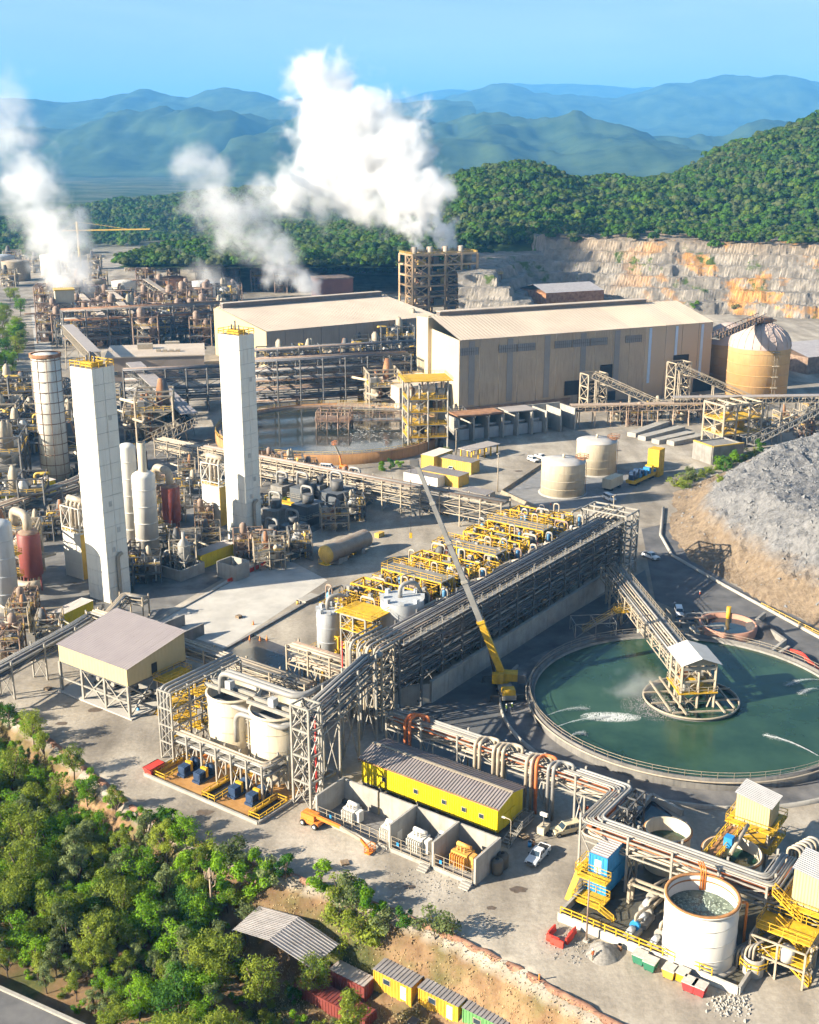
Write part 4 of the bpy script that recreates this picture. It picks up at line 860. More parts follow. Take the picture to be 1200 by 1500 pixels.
jet('diagonal white spray jet across the open green water', Gw(1200, 1108), Gw(1120, 1077), 0.07, 6)
# feed well ring, drive house and bridge
bx = (g(900, 835, 8) - TC); bx.z = 0; bx.normalize(); by = Vector((bx.y, -bx.x, 0))
T = Thing('feedwell', 'floating steel ring walkway round the thickener drive house', 'feed well', TC)
T.part('ring', MB().tube([TC + Vector((math.cos(a), math.sin(a), 0)) * 8.8 + Z * 2.1 for a in [2 * math.pi * k / 48 for k in range(49)]], 0.2, 6, False), steel_c)
T.part('skirt', MB().lathe(TC, [(8.7, 1.2), (8.7, 2.0), (8.6, 2.0), (8.6, 1.2)], 48), steel_d)
for k in range(4):
    s_ = (-1, -0.35, 0.35, 1)[k] * 6.5; w_ = math.sqrt(8.7 ** 2 - s_ ** 2); T.part('cross_beam', MB().bar(TC + bx * s_ - by * w_ + Z * 2.5, TC + bx * s_ + by * w_ + Z * 2.5, 0.28), steel_c)
    s_ = (-1, 1)[k % 2] * (3.6 if k < 2 else 6.0); w_ = math.sqrt(8.7 ** 2 - s_ ** 2); T.part('cross_beam', MB().bar(TC + by * s_ - bx * w_ + Z * 2.8, TC + by * s_ + bx * w_ + Z * 2.8, 0.3), steel_c)
T.part('scum', froth(T, TC - by * 7 - bx * 2, 7, 6, 2600, None, 7), mat('grey_scum', (0.20, 0.19, 0.19), 0.8, 0, 0.2, 1), kind='stuff')
T = Thing('drive_house', 'open steel drive house with a pale gabled roof in the middle of the thickener', 'drive house', TC)
P = frame(T, TC, by, 6.4, 6.4, [4.6, 7.0, 10.4], steel_c, 0.4, 2, 2, z0=1.6)
for s_ in (-1, 1):
    mb = MB(); a = TC + by * s_ * 3.9 + Z * 10.6; r_ = TC + Z * 12.0; corr_roof(mb, a - bx * 4.4, a + bx * 4.4, r_ + bx * 4.4, r_ - bx * 4.4, 0.05, 0.55); T.part('roof_slope', mb, mat('pale_grey_sheet', (0.56, 0.54, 0.50), 0.5, 0, 0.08, 0.5))
for s_ in (-1, 1): T.part('gable', MB().poly([TC + bx * s_ * 3.4 + by * 3.6 + Z * 10.5, TC + bx * s_ * 3.4 - by * 3.6 + Z * 10.5, TC + bx * s_ * 3.4 + Z * 11.7]), steel_c)
platform(T, TC, by, 7.4, 7.4, 4.8, yellow, steel_c); T.part('drive_gear', MB().cyl(TC + Z * 4.8, TC + Z * 6.2, 2.0, n=20), yellow); T.part('motor', MB().box(TC + by * 1.2 + Z * 6.2, (1.2, 1.2, 1.3), by), steel); T.part('motor', MB().box(TC - by * 1.5 + bx + Z * 6.0, (1.5, 1.0, 1.6), by), orange_p); T.part('cabinet', MB().box(TC - by * 2 - bx * 2.3 + Z * 4.8, (1.3, 0.8, 1.8), by), white); T.part('lift_beam', MB().bar(TC - by * 3 - bx * 3.3 + Z * 9.6, TC + by * 3 - bx * 3.3 + Z * 9.6, 0.3, 0.6), steel)
for s_ in (-1, 1): T.part('shaft_leg', MB().bar(TC + by * s_ * 2 - bx * 3 + Z * 1.6, TC + by * s_ * 3 - bx * 3.2 + Z * 4.8, 0.25), steel_c)
BL = 58.0
rack('thickener_bridge', 'cream truss bridge of pipes leading out to the thickener drive house', [TC + bx * 3.5, TC + bx * BL], 4.0, [4.6, 7.2], 5, 5.0, steel_c, [pipe_c, pipe_c, pipe_g], 0.26, z0=4.4, seed=31, walk=steel_c, ext=0.3, cat='bridge')
T = Thing('bridge_pillar', 'round concrete pillar carrying the thickener bridge at the tank rim', 'pillar', TC + bx * 29); T.part('shaft', MB().cyl(TC + bx * 31.2, TC + bx * 31.2 + Z * 4.4, 1.1, n=18), concrete); T.part('cap', MB().box(TC + bx * 31.2 + Z * 4.0, (3.4, 1.6, 0.4), by), concrete)
for k, s_ in enumerate((42, 52)): T = Thing('bridge_pier', ('steel pier under the thickener bridge by the stair', 'steel pier under the thickener bridge by the long rack')[k], 'steel frame', TC + bx * s_); frame(T, TC + bx * s_, by, 3.6, 3, [4.3], steel_c, 0.32)
T = Thing('yellow_stair', 'yellow stair leading up to the thickener bridge', 'stair', TC + bx * 38); p = TC + bx * 38 - by * 3.2; q = p - by * 8; mb = MB(); mb.bar(p + Z * 4.6 - bx * 0.5, q - bx * 0.5, 0.12, 0.3); mb.bar(p + Z * 4.6 + bx * 0.5, q + bx * 0.5, 0.12, 0.3)
for k in range(20): c = lerp(p + Z * 4.6, q, k / 20); mb.bar(c - bx * 0.5, c + bx * 0.5, 0.3, 0.05)
T.part('stair_frame', mb, steel_c); T.part('railing', railing(MB(), [p + Z * 4.6 + bx * 0.5, q + bx * 0.5]), ochre); T.part('railing', railing(MB(), [p + Z * 4.6 - bx * 0.5, q - bx * 0.5]), ochre); platform(T, p + by * 0.6, by, 3.4, 2.4, 4.6, yellow, ochre); frame(T, q + by * 2 - bx * 1, by, 9, 5, [3.2], steel, 0.12, 2, 1, bw=0.12)
# ------------------------------------------------------------------ overflow sump beside the thickener
c = g(1066, 925); T = Thing('overflow_tank', 'low round concrete overflow tank beyond the thickener rim', 'tank', c); T.part('wall', MB().lathe(c, [(6.2, 0), (6.2, 2.0), (5.7, 2.0), (5.7, 0.1)], 40), mat('salmon_concrete', (0.42, 0.22, 0.15), 0.85, 0, 0.2, 0.5)); T.part('fluid', MB().lathe(c, [(5.7, 0.9), (0.01, 0.9)], 40), mat('dark_water', (0.02, 0.035, 0.045), 0.1, spec=0.6)); T.part('valve', MB().cyl(c + Vector((1.5, 5.5, 0)), c + Vector((1.5, 5.5, 3.6)), 0.5, n=10), yellow)
rnd = random.Random(5); T = Thing('pump_manifold', 'tangle of pipes and pumps between the thickener bridge and the overflow tank', 'pump manifold', g(1010, 925))
for k in range(26):
    c = g(rnd.uniform(975, 1045), rnd.uniform(905, 938)); z = rnd.uniform(0.4, 2.2); d = random.choice((bx, by)); L = rnd.uniform(2, 7); pipe(T, [c + Z * 0.1, c + Z * z, c + Z * z + d * L, c + d * L + Z * 0.2], rnd.uniform(0.12, 0.28), rnd.choice([pipe_g, pipe_d, steel_c, pipe_b]))
for k in range(8): c = g(rnd.uniform(975, 1045), rnd.uniform(905, 938)); T.part('pump', MB().box(c, (1.6, 1, 1.2), bx), rnd.choice([steel_d, steel, pump_b]))
for k, (u0, v0, u1, v1) in enumerate(((1125, 965, 1150, 945), (1135, 968, 1155, 955), (1108, 915, 1150, 945), (1108, 915, 1120, 905))): single('concrete_wall', MB().bar(g(u0, v0) + Z * 0.7, g(u1, v1) + Z * 0.7, 0.6, 1.4), (concrete, concrete, concrete_d, concrete_d)[k], ('pale concrete sump wall near the red hose', 'second pale concrete sump wall near the red hose', 'dark concrete sump wall beside the mud heap', 'short dark sump wall beside the overflow tank')[k], 'wall')
single('red_hose', MB().tube(fillet([g(1158, 958) + Z * 0.8, g(1175, 965) + Z * 1.2, g(1190, 978) + Z * 0.5, g(1215, 992) + Z * 0.4], 2), 0.4, 8), red_p, 'thick red hose lying beside the far rim of the thickener', 'hose')
# ------------------------------------------------------------------ rack from the pipe drop round to the white tank
RP = [g(575, 1106), g(912, 1224), g(868, 1277), g(1118, 1380), g(1168, 1332)]
d01 = B; RP[1] = RP[0] + B * (RP[1] - RP[0]).dot(B); RP[2] = RP[1] - A * (RP[1] - RP[2]).dot(A); RP[3] = RP[2] + B * (RP[3] - RP[2]).dot(B); RP[4] = RP[3] + A * 7.5
rack('service_rack', 'cream pipe rack with orange cable trays winding from the pipe drop to the white tank', RP, 3.4, [6.0, 8.2], [5, 7], 7.5, steel, [pipe_c, pipe_c, pipe_g], 0.3, seed=41, rr=(0.12, 0.24), tray_m=orange, truss=True)
rnd = random.Random(6)
for k, (t, n_) in enumerate(((0.10, 2), (0.42, 2), (0.50, 3), (0.64, 3), (0.73, 2))):
    c = lerp(RP[0], RP[1], t); T = Thing('pipe_riser', ['pair of orange risers at the start of the service rack', 'pair of cream risers behind the yellow building roof', 'cream risers at the middle of the yellow building', 'cream and orange risers near the end of the yellow building', 'grey risers past the end of the yellow building'][k], 'pipe riser', c, 'pipe risers on the service rack')
    for j in range(n_):
        p = c + B * j * 0.9 - A * 2.2; pipe(T, [p + Z * 0.2, p + Z * (9.2 + 0.2 * j), p + A * 2.4 + Z * (9.2 + 0.2 * j), p + A * 2.4 + B * 2.2 + Z * (9.2 + .2 * j), p + A * 2.4 + B * 2.2 + Z * 8.4], 0.3, (orange if k == 0 or (k == 3 and j == 2) else (pipe_g if k == 4 else pipe_c)), 1.0)
T = Thing('lattice_end', 'dark steel lattice where the service rack turns', 'steel frame', RP[1]); frame(T, RP[1] - A * 2 + B * 2.2, A, 6, 1.6, [3, 6, 8.4], steel_d, 0.25, 2, 1)
# ------------------------------------------------------------------ yellow substation on stilts
def substation():
    zf = 1.2; C = g(729, 1220, zf); C = Vector((C.x, C.y, 0)); L, W, h = 26.2, 7.4, 4.3
    T = Thing('substation', 'long bright yellow substation with a ribbed grey roof on short stilts', 'building', C)
    P = [C, C + A * W, C + A * W - B * L, C - B * L]; nm = 6
    for k in range(nm):       # six cabins in a row
        s0, s1 = L * k / nm + 0.02, L * (k + 1) / nm - 0.02
        T.part('wall_panel', corr(MB(), C - B * s1 + Z * zf, C - B * s0 + Z * zf, h, 0.06, 0.42), bright_y)
        T.part('wall_panel', corr(MB(), C - B * s0 + A * W + Z * zf, C - B * s1 + A * W + Z * zf, h, 0.06, 0.42), bright_y)
    gt = lambda s_: h + 0.9 * (1 - abs(s_ / W - 0.5) * 2)
    T.part('end_wall', corr(MB(), P[0] + Z * zf, P[1] + Z * zf, h, 0.05, 0.42, gt), bright_y); T.part('end_wall', corr(MB(), P[2] + Z * zf, P[3] + Z * zf, h, 0.05, 0.42, gt), bright_y)
    T.part('floor', MB().hexa([p + Z * (zf - 0.25) for p in P], [p + Z * zf for p in P]), steel_d)
    rm = mat('ribbed_mauve_roof', (0.27, 0.235, 0.22), 0.6, 0, 0.15, 0.4); ze, zr = zf + h - 0.05, zf + h + 0.95; o = 0.4
    M0, M1 = C + A * W / 2 + B * o, C + A * W / 2 - B * (L + o)
    for k in range(10):
        f = lambda p, q, t: lerp(p, q, t)
        for sd in (0, 1):
            e0, e1 = (C - A * o + B * o, C - A * o - B * (L + o)) if sd == 0 else (C + A * (W + o) + B * o, C + A * (W + o) - B * (L + o))
            a, b, c_, d = f(e0, e1, k / 10) + Z * ze, f(e0, e1, (k + 1) / 10 - .001) + Z * ze, f(M0, M1, (k + 1) / 10 - .001) + Z * zr, f(M0, M1, k / 10) + Z * zr
            T.part('roof_sheet', corr_roof(MB(), a, b, c_, d, 0.13, 0.55), rm)
    T.part('ridge_cap', MB().bar(M0 + Z * (zr + 0.12), M1 + Z * (zr + 0.12), 0.5, 0.08), steel_c)
    T.part('gutter', MB().bar(C - A * (o + 0.05) + B * o + Z * (ze - 0.1), C - A * (o + 0.05) - B * (L + o) + Z * (ze - 0.1), 0.16), rust)
    for s_, z in ((2.9, 1.4), (6.1, 1.5), (9.8, 1.7), (15.2, 2.0), (21.5, 2.4)):
        w_ = T.part('window', MB().box(C - B * s_ - A * 0.1 + Z * (zf + 1.5), (0.9, 0.12, 0.8), B), steel_c); T.part('pane', MB().box(C - B * s_ - A * 0.17 + Z * (zf + 1.58), (0.72, 0.04, 0.64), B), glass_m, w_)
    T.part('door', MB().box(C + A * 2.4 + B * 0.1 + Z * (zf + 0.05), (1.4, 0.12, 2.4), A), bright_y); T.part('door', MB().box(C + A * 4.2 + B * 0.1 + Z * (zf + 0.05), (1.4, 0.12, 2.4), A), bright_y)
    for k in range(8): 
        for j in (0.3, W - 0.3): p = C - B * (0.3 + (L - 0.6) * k / 7) + A * j; T.part('stilt', MB().box(p, (0.4, 0.4, zf - 0.2), B), concrete_d)
    S = Thing('steel_stair', 'grey steel stair at the end of the yellow substation', 'stair', C + B * 1.5); p, q = C + B * 1.6 + A * 3.4 + Z * 1.3, C + B * 1.8 - A * 1.2; mb = MB()
    for s_ in (-0.8, 0.8): mb.bar(p + B * s_, q + B * s_, 0.1, 0.25)
    for k in range(7): c_ = lerp(q, p, (k + .5) / 7); mb.bar(c_ - B * 0.8, c_ + B * 0.8, 0.35, 0.06)
    S.part('stair_frame', mb, steel); S.part('railing', railing(MB(), [q + B * 0.8, p + B * 0.8, p + A * 3.5 + B * .8]), steel); platform(S, C + B * 1.6 + A * 5, A, 3.6, 1.8, 1.25, grating, steel); pipe(S, [C + B * 2.6 - A * 0.5, C + B * 2.6 - A * 0.5 + Z * 4.6, C + B * 1.4 - A * 0.5 + Z * 4.7], 0.07, steel_c, name='lamp_post'); S.part('lamp', MB().box(C + B * 1.3 - A * 0.5 + Z * 4.55, (0.6, 0.3, 0.15), B), white)
    return C
CS_ = substation()
# ------------------------------------------------------------------ transformer bays
def bays():
    F3 = g(695, 1298); F = [F3, F3 - B * (F3 - g(633, 1273)).dot(B), F3 - B * (F3 - g(572, 1245)).dot(B), F3 - B * (F3 - g(481, 1190)).dot(B)]; dep = (g(733, 1265) - F3).dot(A); h = 4.4
    T = Thing('transformer_compound', 'row of roofless concrete transformer bays before the yellow substation', 'wall', F3)
    for k, p in enumerate(F): T.part('divider_wall', MB().bar(p + Z * h / 2, p + A * dep + Z * h / 2, 0.35, h), concrete)
    for k in range(3):
        p, q = F[k] + A * dep, F[k + 1] + A * dep; n = 2 if k == 2 else 1
        for j in range(n): a, b = lerp(p, q, j / n), lerp(p, q, (j + 1) / n); d = (b - a).normalized(); T.part('back_wall', MB().bar(a + d * 0.2 + Z * (h / 2 - 0.1), b - d * 0.2 + Z * (h / 2 - 0.1), 0.3, h - 0.2), concrete)
        T.part('kerb', MB().bar(F[k] - B * 0.3 + Z * 0.3, F[k + 1] + B * 0.3 + Z * 0.3, 0.4, 0.6), concrete)
        T.part('gravel_bed', MB().poly([x + Z * 0.15 for x in (F[k], F[k] + A * dep, F[k + 1] + A * dep, F[k + 1])]), mat('bay_gravel', (0.2, 0.19, 0.18), 0.9, 0, 0.3, 2))
        # mesh fence on the kerb
        mb = MB(); a, b = F[k] - B * 0.4 + Z * 0.6, F[k + 1] + B * 0.4 + Z * 0.6; n = max(3, int((b - a).length / 1.6))
        for j in range(n + 1): x = lerp(a, b, j / n); mb.bar(x, x + Z * 2.0, 0.08)
        for z in (0.1, 0.7, 1.3, 2.0): mb.bar(a + Z * z, b + Z * z, 0.05)
        T.part('fence_frame', mb, steel_c)
        sp = lerp(F[k], F[k + 1], 0.12) - A * 0.3; st = MB()
        if k < 2:
            for j in range(3): st.box(sp - A * (0.4 + j * 0.4), (1.6, 0.4, 0.6 - j * 0.2), B)
            T.part('step', st, concrete)
        sg = lerp(F[k], F[k + 1], 0.8) - A * 0.06 + Z * 1.4; T.part('sign', MB().box(sg, (0.4, 0.05, 0.6), B), blue_p)
    def trafo(c, label, m, s_=1.0):
        t = Thing('transformer', label, 'transformer', c, 'transformers in the concrete bays')
        t.part('tank', MB().box(c + Z * 0.4, (2.4 * s_, 1.6 * s_, 2.1 * s_), B), m); t.part('skid', MB().box(c + Z * 0.15, (2.8 * s_, 1.9 * s_, 0.25), B), concrete_d)
        for sd in (-1, 1):
            for j in range(7): t.part('cooling_fin', MB().box(c + B * ((j - 3) * 0.34 * s_) + A * sd * (1.1 * s_) + Z * 0.6, (0.12, 0.55, 1.7 * s_), B), m)
        t.part('conservator', MB().cyl(c - B * 1.0 * s_ + A * 0.5 + Z * (2.9 * s_), c + B * 1.0 * s_ + A * 0.5 + Z * (2.9 * s_), 0.35, n=10), m)
        for j in range(3): t.part('bushing', MB().lathe(c + B * ((j - 1) * 0.6) - A * 0.35 + Z * (2.45 * s_), [(0.16, 0), (0.1, 0.2), (0.14, 0.3), (0.08, 0.7), (0.01, 0.7)], 8), m)
        t.part('cable_box', MB().box(c + B * (1.6 * s_) + Z * 0.5, (0.8, 1.2, 1.9 * s_), B), m)
    mid = lambda k, t, a: lerp(F[k], F[k + 1], t) + A * a
    op = mat('orange_transformer_paint', (0.66, 0.33, 0.07), 0.6, 0, 0.15, 0.5)
    trafo(mid(0, 0.55, dep * 0.42), 'large orange transformer in the end bay', op, 1.15); trafo(mid(0, 0.15, dep * 0.72), 'small orange transformer box against the back of the end bay', op, 0.75)
    trafo(mid(1, 0.55, dep * 0.36), 'large white transformer in the middle bay', white, 1.1); trafo(mid(1, 0.2, dep * 0.72), 'smaller white transformer against the back of the middle bay', white, 0.8)
    trafo(mid(2, 0.12, dep * 0.35), 'white transformer in the long bay beside the middle bay', white, 0.95); trafo(mid(2, 0.68, dep * 0.45), 'white transformer at the outer end of the long bay', white, 0.95)
    return F, dep
BF, BD = bays()
for k, (u, v) in enumerate(((728, 1279), (736, 1270))):
    T = Thing('plastic_tank', ('dark plastic tote tank nearer the road beside the bays', 'dark plastic tote tank behind another beside the bays')[k], 'tank', g(u, v)); T.part('body', MB().lathe(g(u, v), [(0.01, 0), (0.8, 0), (0.9, 0.2), (0.9, 2.0), (0.7, 2.3), (0.01, 2.35)], 16), mat('olive_plastic', (0.10, 0.085, 0.06), 0.5)); T.part('lid', MB().cyl(g(u, v) + Z * 2.3, g(u, v) + Z * 2.45, 0.3, n=12), rubber)
# ------------------------------------------------------------------ tank corner beyond the substation
slurry = mat('frothy_green_slurry', (0.05, 0.10, 0.075), 0.3, 0, 0.5, 0.7, bump=0.1, col2=(0.20, 0.25, 0.20), spec=0.4)
pond = mat('still_green_water', (0.02, 0.06, 0.04), 0.12, 0, 0.3, 0.3, spec=0.5)
rustrim = mat('rusty_band', (0.36, 0.17, 0.06), 0.9, 0, 0.35, 0.6)
def corner():
    q = [g(818, 1348), g(1088, 1448)]; q[1] = q[0] + B * (q[1] - q[0]).dot(B); q += [q[1] + A * 26, q[0] + A * 26]
    T = Thing('tank_basin', 'bunded tank basin with a white front wall and yellow handrail', 'basin', q[0])
    T.part('floor', MB().poly([p + Z * 0.05 for p in q]), mat('wet_green_floor', (0.06, 0.06, 0.045), 0.25, 0, 0.4, 0.15, col2=(0.14, 0.13, 0.10)))
    for i in (0, 1, 3): n = 4 if i == 0 else 2; [T.part('bund_wall', MB().bar(lerp(q[i], q[(i + 1) % 4], k / n) + Z * 0.6, lerp(q[i], q[(i + 1) % 4], (k + 1) / n - 0.003) + Z * 0.6, 0.4, 1.2), concrete if i else mat('dusty_white_wall', (0.60, 0.56, 0.48), 0.8, 0, 0.12, 0.6, streak=0.3, streak_col=(0.3, 0.25, 0.2))) for k in range(n)]
    T.part('railing', railing(MB(), [q[0] + B * 0.3 + Z * 1.2, lerp(q[0], q[1], 0.86) + Z * 1.2], w=0.12, sp=1.6), yellow)
    c = g(1029.7, 1311, 9.0); t = tank('white_tank', 'large white open topped tank of frothing green slurry', c, 4.65, 9.0, white, 'open', slurry, 6.6, bands=3, n=64, rib_m=white)
    t.part('inside_band', MB().lathe((c.x, c.y, 0), [(4.44, 8.0), (4.44, 8.25)], 64), rustrim); t.part('top_rim', MB().lathe((c.x, c.y, 9.0), [(4.85, -0.1), (4.85, 0.06), (4.4, 0.06), (4.4, -0.1)], 64), rustrim)
    for k in range(3): t.part('fill_pipe', MB().tube(fillet([(c.x + 0.8 + k * 0.3, c.y + 4.2, 6.8), (c.x + 0.8 + k * 0.3, c.y + 4.2, 9.9), (c.x + 0.8 + k * 0.3, c.y + 6.0, 9.9)], 0.5), 0.1, 6), orange_p)
    t.part('overflow_pipe', MB().tube(fillet([(c.x + 4.8, c.y - 0.4, 8.2), (c.x + 5.7, c.y - 0.4, 8.2), (c.x + 5.7, c.y - 0.4, 0.3)], 0.6), 0.18, 8), orange_p)
    t.part('base_ring', MB().lathe((c.x, c.y, 0), [(5.2, 0), (5.2, 0.35), (4.6, 0.35)], 64), concrete)
    rnd = random.Random(3); mb = MB()
    for k in range(420):
        a, r = rnd.uniform(0, 6.28), 4.3 * math.sqrt(rnd.random()); p = Vector((c.x + r * math.cos(a), c.y + r * math.sin(a), 6.6)); s_ = rnd.uniform(0.08, 0.35) * (1.2 - r / 5); mb.raw([p + Vector((s_, 0, 0)), p + Vector((0, s_, 0)), p - Vector((s_, 0, 0)), p - Vector((0, s_, 0)), p + Z * s_ * 0.6], [(0, 1, 4), (1, 2, 4), (2, 3, 4), (3, 0, 4)])
    t.part('froth', mb, mat('pale_green_froth', (0.30, 0.36, 0.30), 0.8), kind='stuff')
    c = g(979, 1214, 6.0); tank('water_tank', 'smaller pale open tank of still green water behind the service rack', c, 3.3, 6.0, cream, 'open', pond, 3.8, bands=1, n=48, rib_m=rustrim)
    c = g(1073, 1247, 6.0); c3 = c; tank('mixing_tank', 'dusty open tank crossed by a yellow gangway below the beige hut', c, 4.1, 6.0, cream, 'open', pond, 4.2, bands=1, n=48, rib_m=rustrim)
    # yellow gangway across the mixing tank
    S = Thing('yellow_gangway', 'yellow gangway and drive crossing the mixing tank', 'walkway', c3); p, e = c3 - A * 4.8 - B * 1.6 + Z * 0.4, c3 + A * 5.4 - B * 1.6 + Z * 0.4
    S.part('deck', MB().bar(p, e, 1.8, 0.25), rustrim); S.part('railing', railing(MB(), [p - B * 0.9, e - B * 0.9], w=0.12), yellow); S.part('railing', railing(MB(), [p + B * 0.9, e + B * 0.9], w=0.12), yellow); S.part('gearbox', MB().box(c3 - B * 0.6 + Z * 0.6, (1.2, 1.2, 1.6), A), blue_p); S.part('drive_shaft', MB().tube([c3 - A * 2 + B * 0.4 + Z * 0.8, c3 + A * 4 + B * 0.6 + Z * 2.4], 0.3, 8), pipe_c)
    # beige huts on yellow legs
    def hut(C, wa, wb, zb, h, label, slope=1.0, extra=1):
        T = Thing('hut_tower', label, 'hut', C, 'beige huts on steel legs'); P = [C, C + A * wa, C + A * wa - B * wb, C - B * wb]; zt = [h, h, h + slope, h + slope]
        for i in range(4):
            p_, q_ = P[i], P[(i + 1) % 4]; L = (q_ - p_).length; a0, a1 = zt[i], zt[(i + 1) % 4]
            T.part('wall', corr(MB(), p_ + Z * zb, q_ + Z * zb, 0, 0.04, 0.4, top=lambda s_, a0=a0, a1=a1, L=L: lerp(a0, a1, s_ / L) - zb), beige)
        o = 0.3; T.part('roof', corr_roof(MB(), P[0] + B * o - A * o + Z * (h + .1), P[1] + B * o + A * o + Z * (h + .1), P[2] - B * o + A * o + Z * (h + slope + .1), P[3] - B * o - A * o + Z * (h + slope + .1), 0.06, 0.45), mat('grey_ribbed_roof', (0.42, 0.41, 0.40), 0.5, 0, 0.1, 0.6))
        frame(T, C + A * wa / 2 - B * wb / 2, B, wb, wa, [zb * 0.5, zb - 0.1], steel_c, 0.3, 1, 1)
        for z in (zb * 0.5, zb): platform(T, C + A * wa / 2 - B * wb / 2, B, wb + 2.2, wa + 2.2, z, yellow)
        return T
    hut(g(1120, 1270), 4.2, 5.0, 6.2, 9.6, 'beige hut with a grey ribbed roof on yellow legs over the mixing tank')
    Ch = g(1238, 1420); hut(Ch, 5.2, 7.6, 6.8, 10.8, 'beige hut cut by the picture edge above the yellow stairs', 1.2)
    # yellow stairs tower below the second hut
    S = Thing('stair_tower', 'maze of yellow stairs and grey pipework below the beige hut at the picture edge', 'stair tower', g(1130, 1435)); c0 = g(1140, 1425)
    frame(S, c0 + A * 1, B, 7, 5, [2.6, 5.2], steel_c, 0.25, 2, 2)
    for z, o in ((2.8, 0), (5.4, 1.2)): platform(S, c0 + A * (1 + o), B, 7, 4, z, yellow)
    for k in range(3):
        mb = MB(); a_, b_ = c0 + B * (4 - k * 1.5) + A * (k * 2.4) + Z * (k * 2.6), c0 + B * (0 - k * 1.5) + A * (k * 2.4) + Z * (2.8 + k * 2.6)
        for s_ in (-0.45, 0.45): mb.bar(a_ + A * s_, b_ + A * s_, 0.1, 0.25)
        for j in range(10): x = lerp(a_, b_, j / 10); mb.bar(x - A * 0.45, x + A * 0.45, 0.25, 0.05)
        S.part('stair_frame', mb, yellow); S.part('railing', railing(MB(), [a_ + A * 0.45, b_ + A * 0.45], w=0.1), yellow); S.part('railing', railing(MB(), [a_ - A * 0.45, b_ - A * 0.45], w=0.1), yellow)
    S.part('white_drum', MB().lathe(c0 + B * 1 + Z * 2.8 - A * 0.5, [(0.01, 0), (0.9, 0), (0.9, 1.8), (0.01, 2.0)], 14), white)
    c2 = g(1103, 1425); S.part('sump_box', MB().lathe(c2, [(1.3, 0), (1.3, 2.6), (1.15, 2.6), (1.15, 0.3)], 18), concrete); S.part('railing', railing(MB(), [c2 + Vector((math.cos(a) * 1.8, math.sin(a) * 1.8, 1.2)) for a in [k * math.pi / 4 for k in range(8)]], close=True, w=0.12, sp=1.4), yellow)
    for k in range(7): pipe(S, [c2 - A * 0.5 + B * (k * 0.5 - 3) + Z * 0.3, c2 - A * 0.5 + B * (k * 0.5 - 3) + Z * (2.2 + k * 0.35), c2 + A * 5 + B * (k * 0.5 - 1) + Z * (2.2 + k * .35)], 0.16, (steel_c, pipe_g)[k % 2], 0.8)
    # blue cabins
    Cb = g(886, 1322)
    for k in range(2):
        z0 = 1.0 + k * 3.05; t = container('blue_cabin', ('blue cabin with a dusty roof, upper of the stacked pair', 'blue cabin, lower of the stacked pair')[1 - k], Cb + A * 3.3 - B * 1.35, A, 6.4, 2.7, 2.9, blue_p, mat('dusty_grey_roof', (0.40, 0.36, 0.34), 0.7), z0=z0, group='stacked blue cabins', cat='cabin', doors=(('l', 0.5, 1.0, 2.0, 0.2),) if k else ())
    T = Thing('cabin_stand', 'steel stand with yellow landings round the blue cabins', 'steel frame', Cb); mb = MB(); 
    for a_, b_ in ((0.2, -0.2), (6.2, -0.2), (6.2, -2.5), (0.2, -2.5)): T.part('leg', MB().bar(Cb + A * a_ + B * b_, Cb + A * a_ + B * b_ + Z * 0.95, 0.3), steel)
    platform(T, Cb - A * 1.6 - B * 1.4, B, 4.4, 3.2, 1.0, yellow); platform(T, Cb - A * 0.9 - B * 1.4, B, 4.4, 1.8, 4.0, yellow); platform(T, Cb + A * 1 - B * 3.7, B, 1.6, 3.5, 4.0, yellow)
    mb = MB(); mb.bar(Cb - A * 3 + B * 0.6 + Z * 1, Cb - A * 3 + B * 3 + Z * 0.05, 0.9, 0.12); T.part('stair', mb, yellow); T.part('railing', railing(MB(), [Cb - A * 3.4 + B * 0.8 + Z * 1, Cb - A * 3.4 + B * 3 + Z * 0.05], w=0.1), yellow)
    mb = MB(); mb.bar(Cb - B * 4.3 - A * 3 + Z * 0.3, Cb - B * 4.3 + A * 1 + Z * 4, 0.9, 0.12); T.part('stair', mb, yellow)
    # pumps and pipes in the basin
    rnd = random.Random(9); k = 0
    for (u, v) in ((926, 1372), (945, 1352), (950, 1330), (962, 1385)):
        p = g(u, v); S = Thing('basin_pump', ['pale pump on a plinth nearest the blue cabins', 'grey pump before the white tank by the rack leg', 'pump under the service rack beside the white tank', 'pump beside the foot of the white tank'][k], 'pump', p, 'pumps in the tank basin'); k += 1
        S.part('plinth', MB().box(p, (3.0, 1.6, 0.7), A), concrete); S.part('motor', MB().cyl(p - A * 1.2 + Z * 1.3, p + A * 0.1 + Z * 1.3, 0.45, n=12), tank_g); S.part('casing', MB().cyl(p + A * 0.5 + Z * 1.3, p + A * 1.1 + Z * 1.3, 0.7, n=14), blue_p if k == 1 else steel); pipe(S, [p + A * 0.8 + Z * 1.6, p + A * 0.8 + Z * 3, p + A * 4 + B * 1 + Z * 3], 0.2, pipe_c); pipe(S, [p + A * 1.1 + Z * 1.3, p + A * 5 + B * 0.4 + Z * 1.3], 0.24, steel_c)
    T = Thing('beam_stand', 'cream beam on white columns beside the white tank', 'steel frame', g(940, 1345)); frame(T, g(950, 1330), B, 5.5, 1.2, [3.2], steel_c, 0.4, 1, 1, brace=False)
    # far pipe loops and dark pond behind the rack
    T = Thing('pipe_loop', 'bundle of cream pipe loops beside the beige hut', 'pipe riser', g(1150, 1290))
    for k in range(6): p = g(1148, 1302) + A * (k * 0.5) + B * (k * 0.35); pipe(T, [p, p + Z * (7 + 0.2 * k), p + B * 1.8 + Z * (7 + .2 * k), p + B * 1.8 + Z * 1], 0.2, (pipe_c, pipe_g)[k % 2], 0.9)
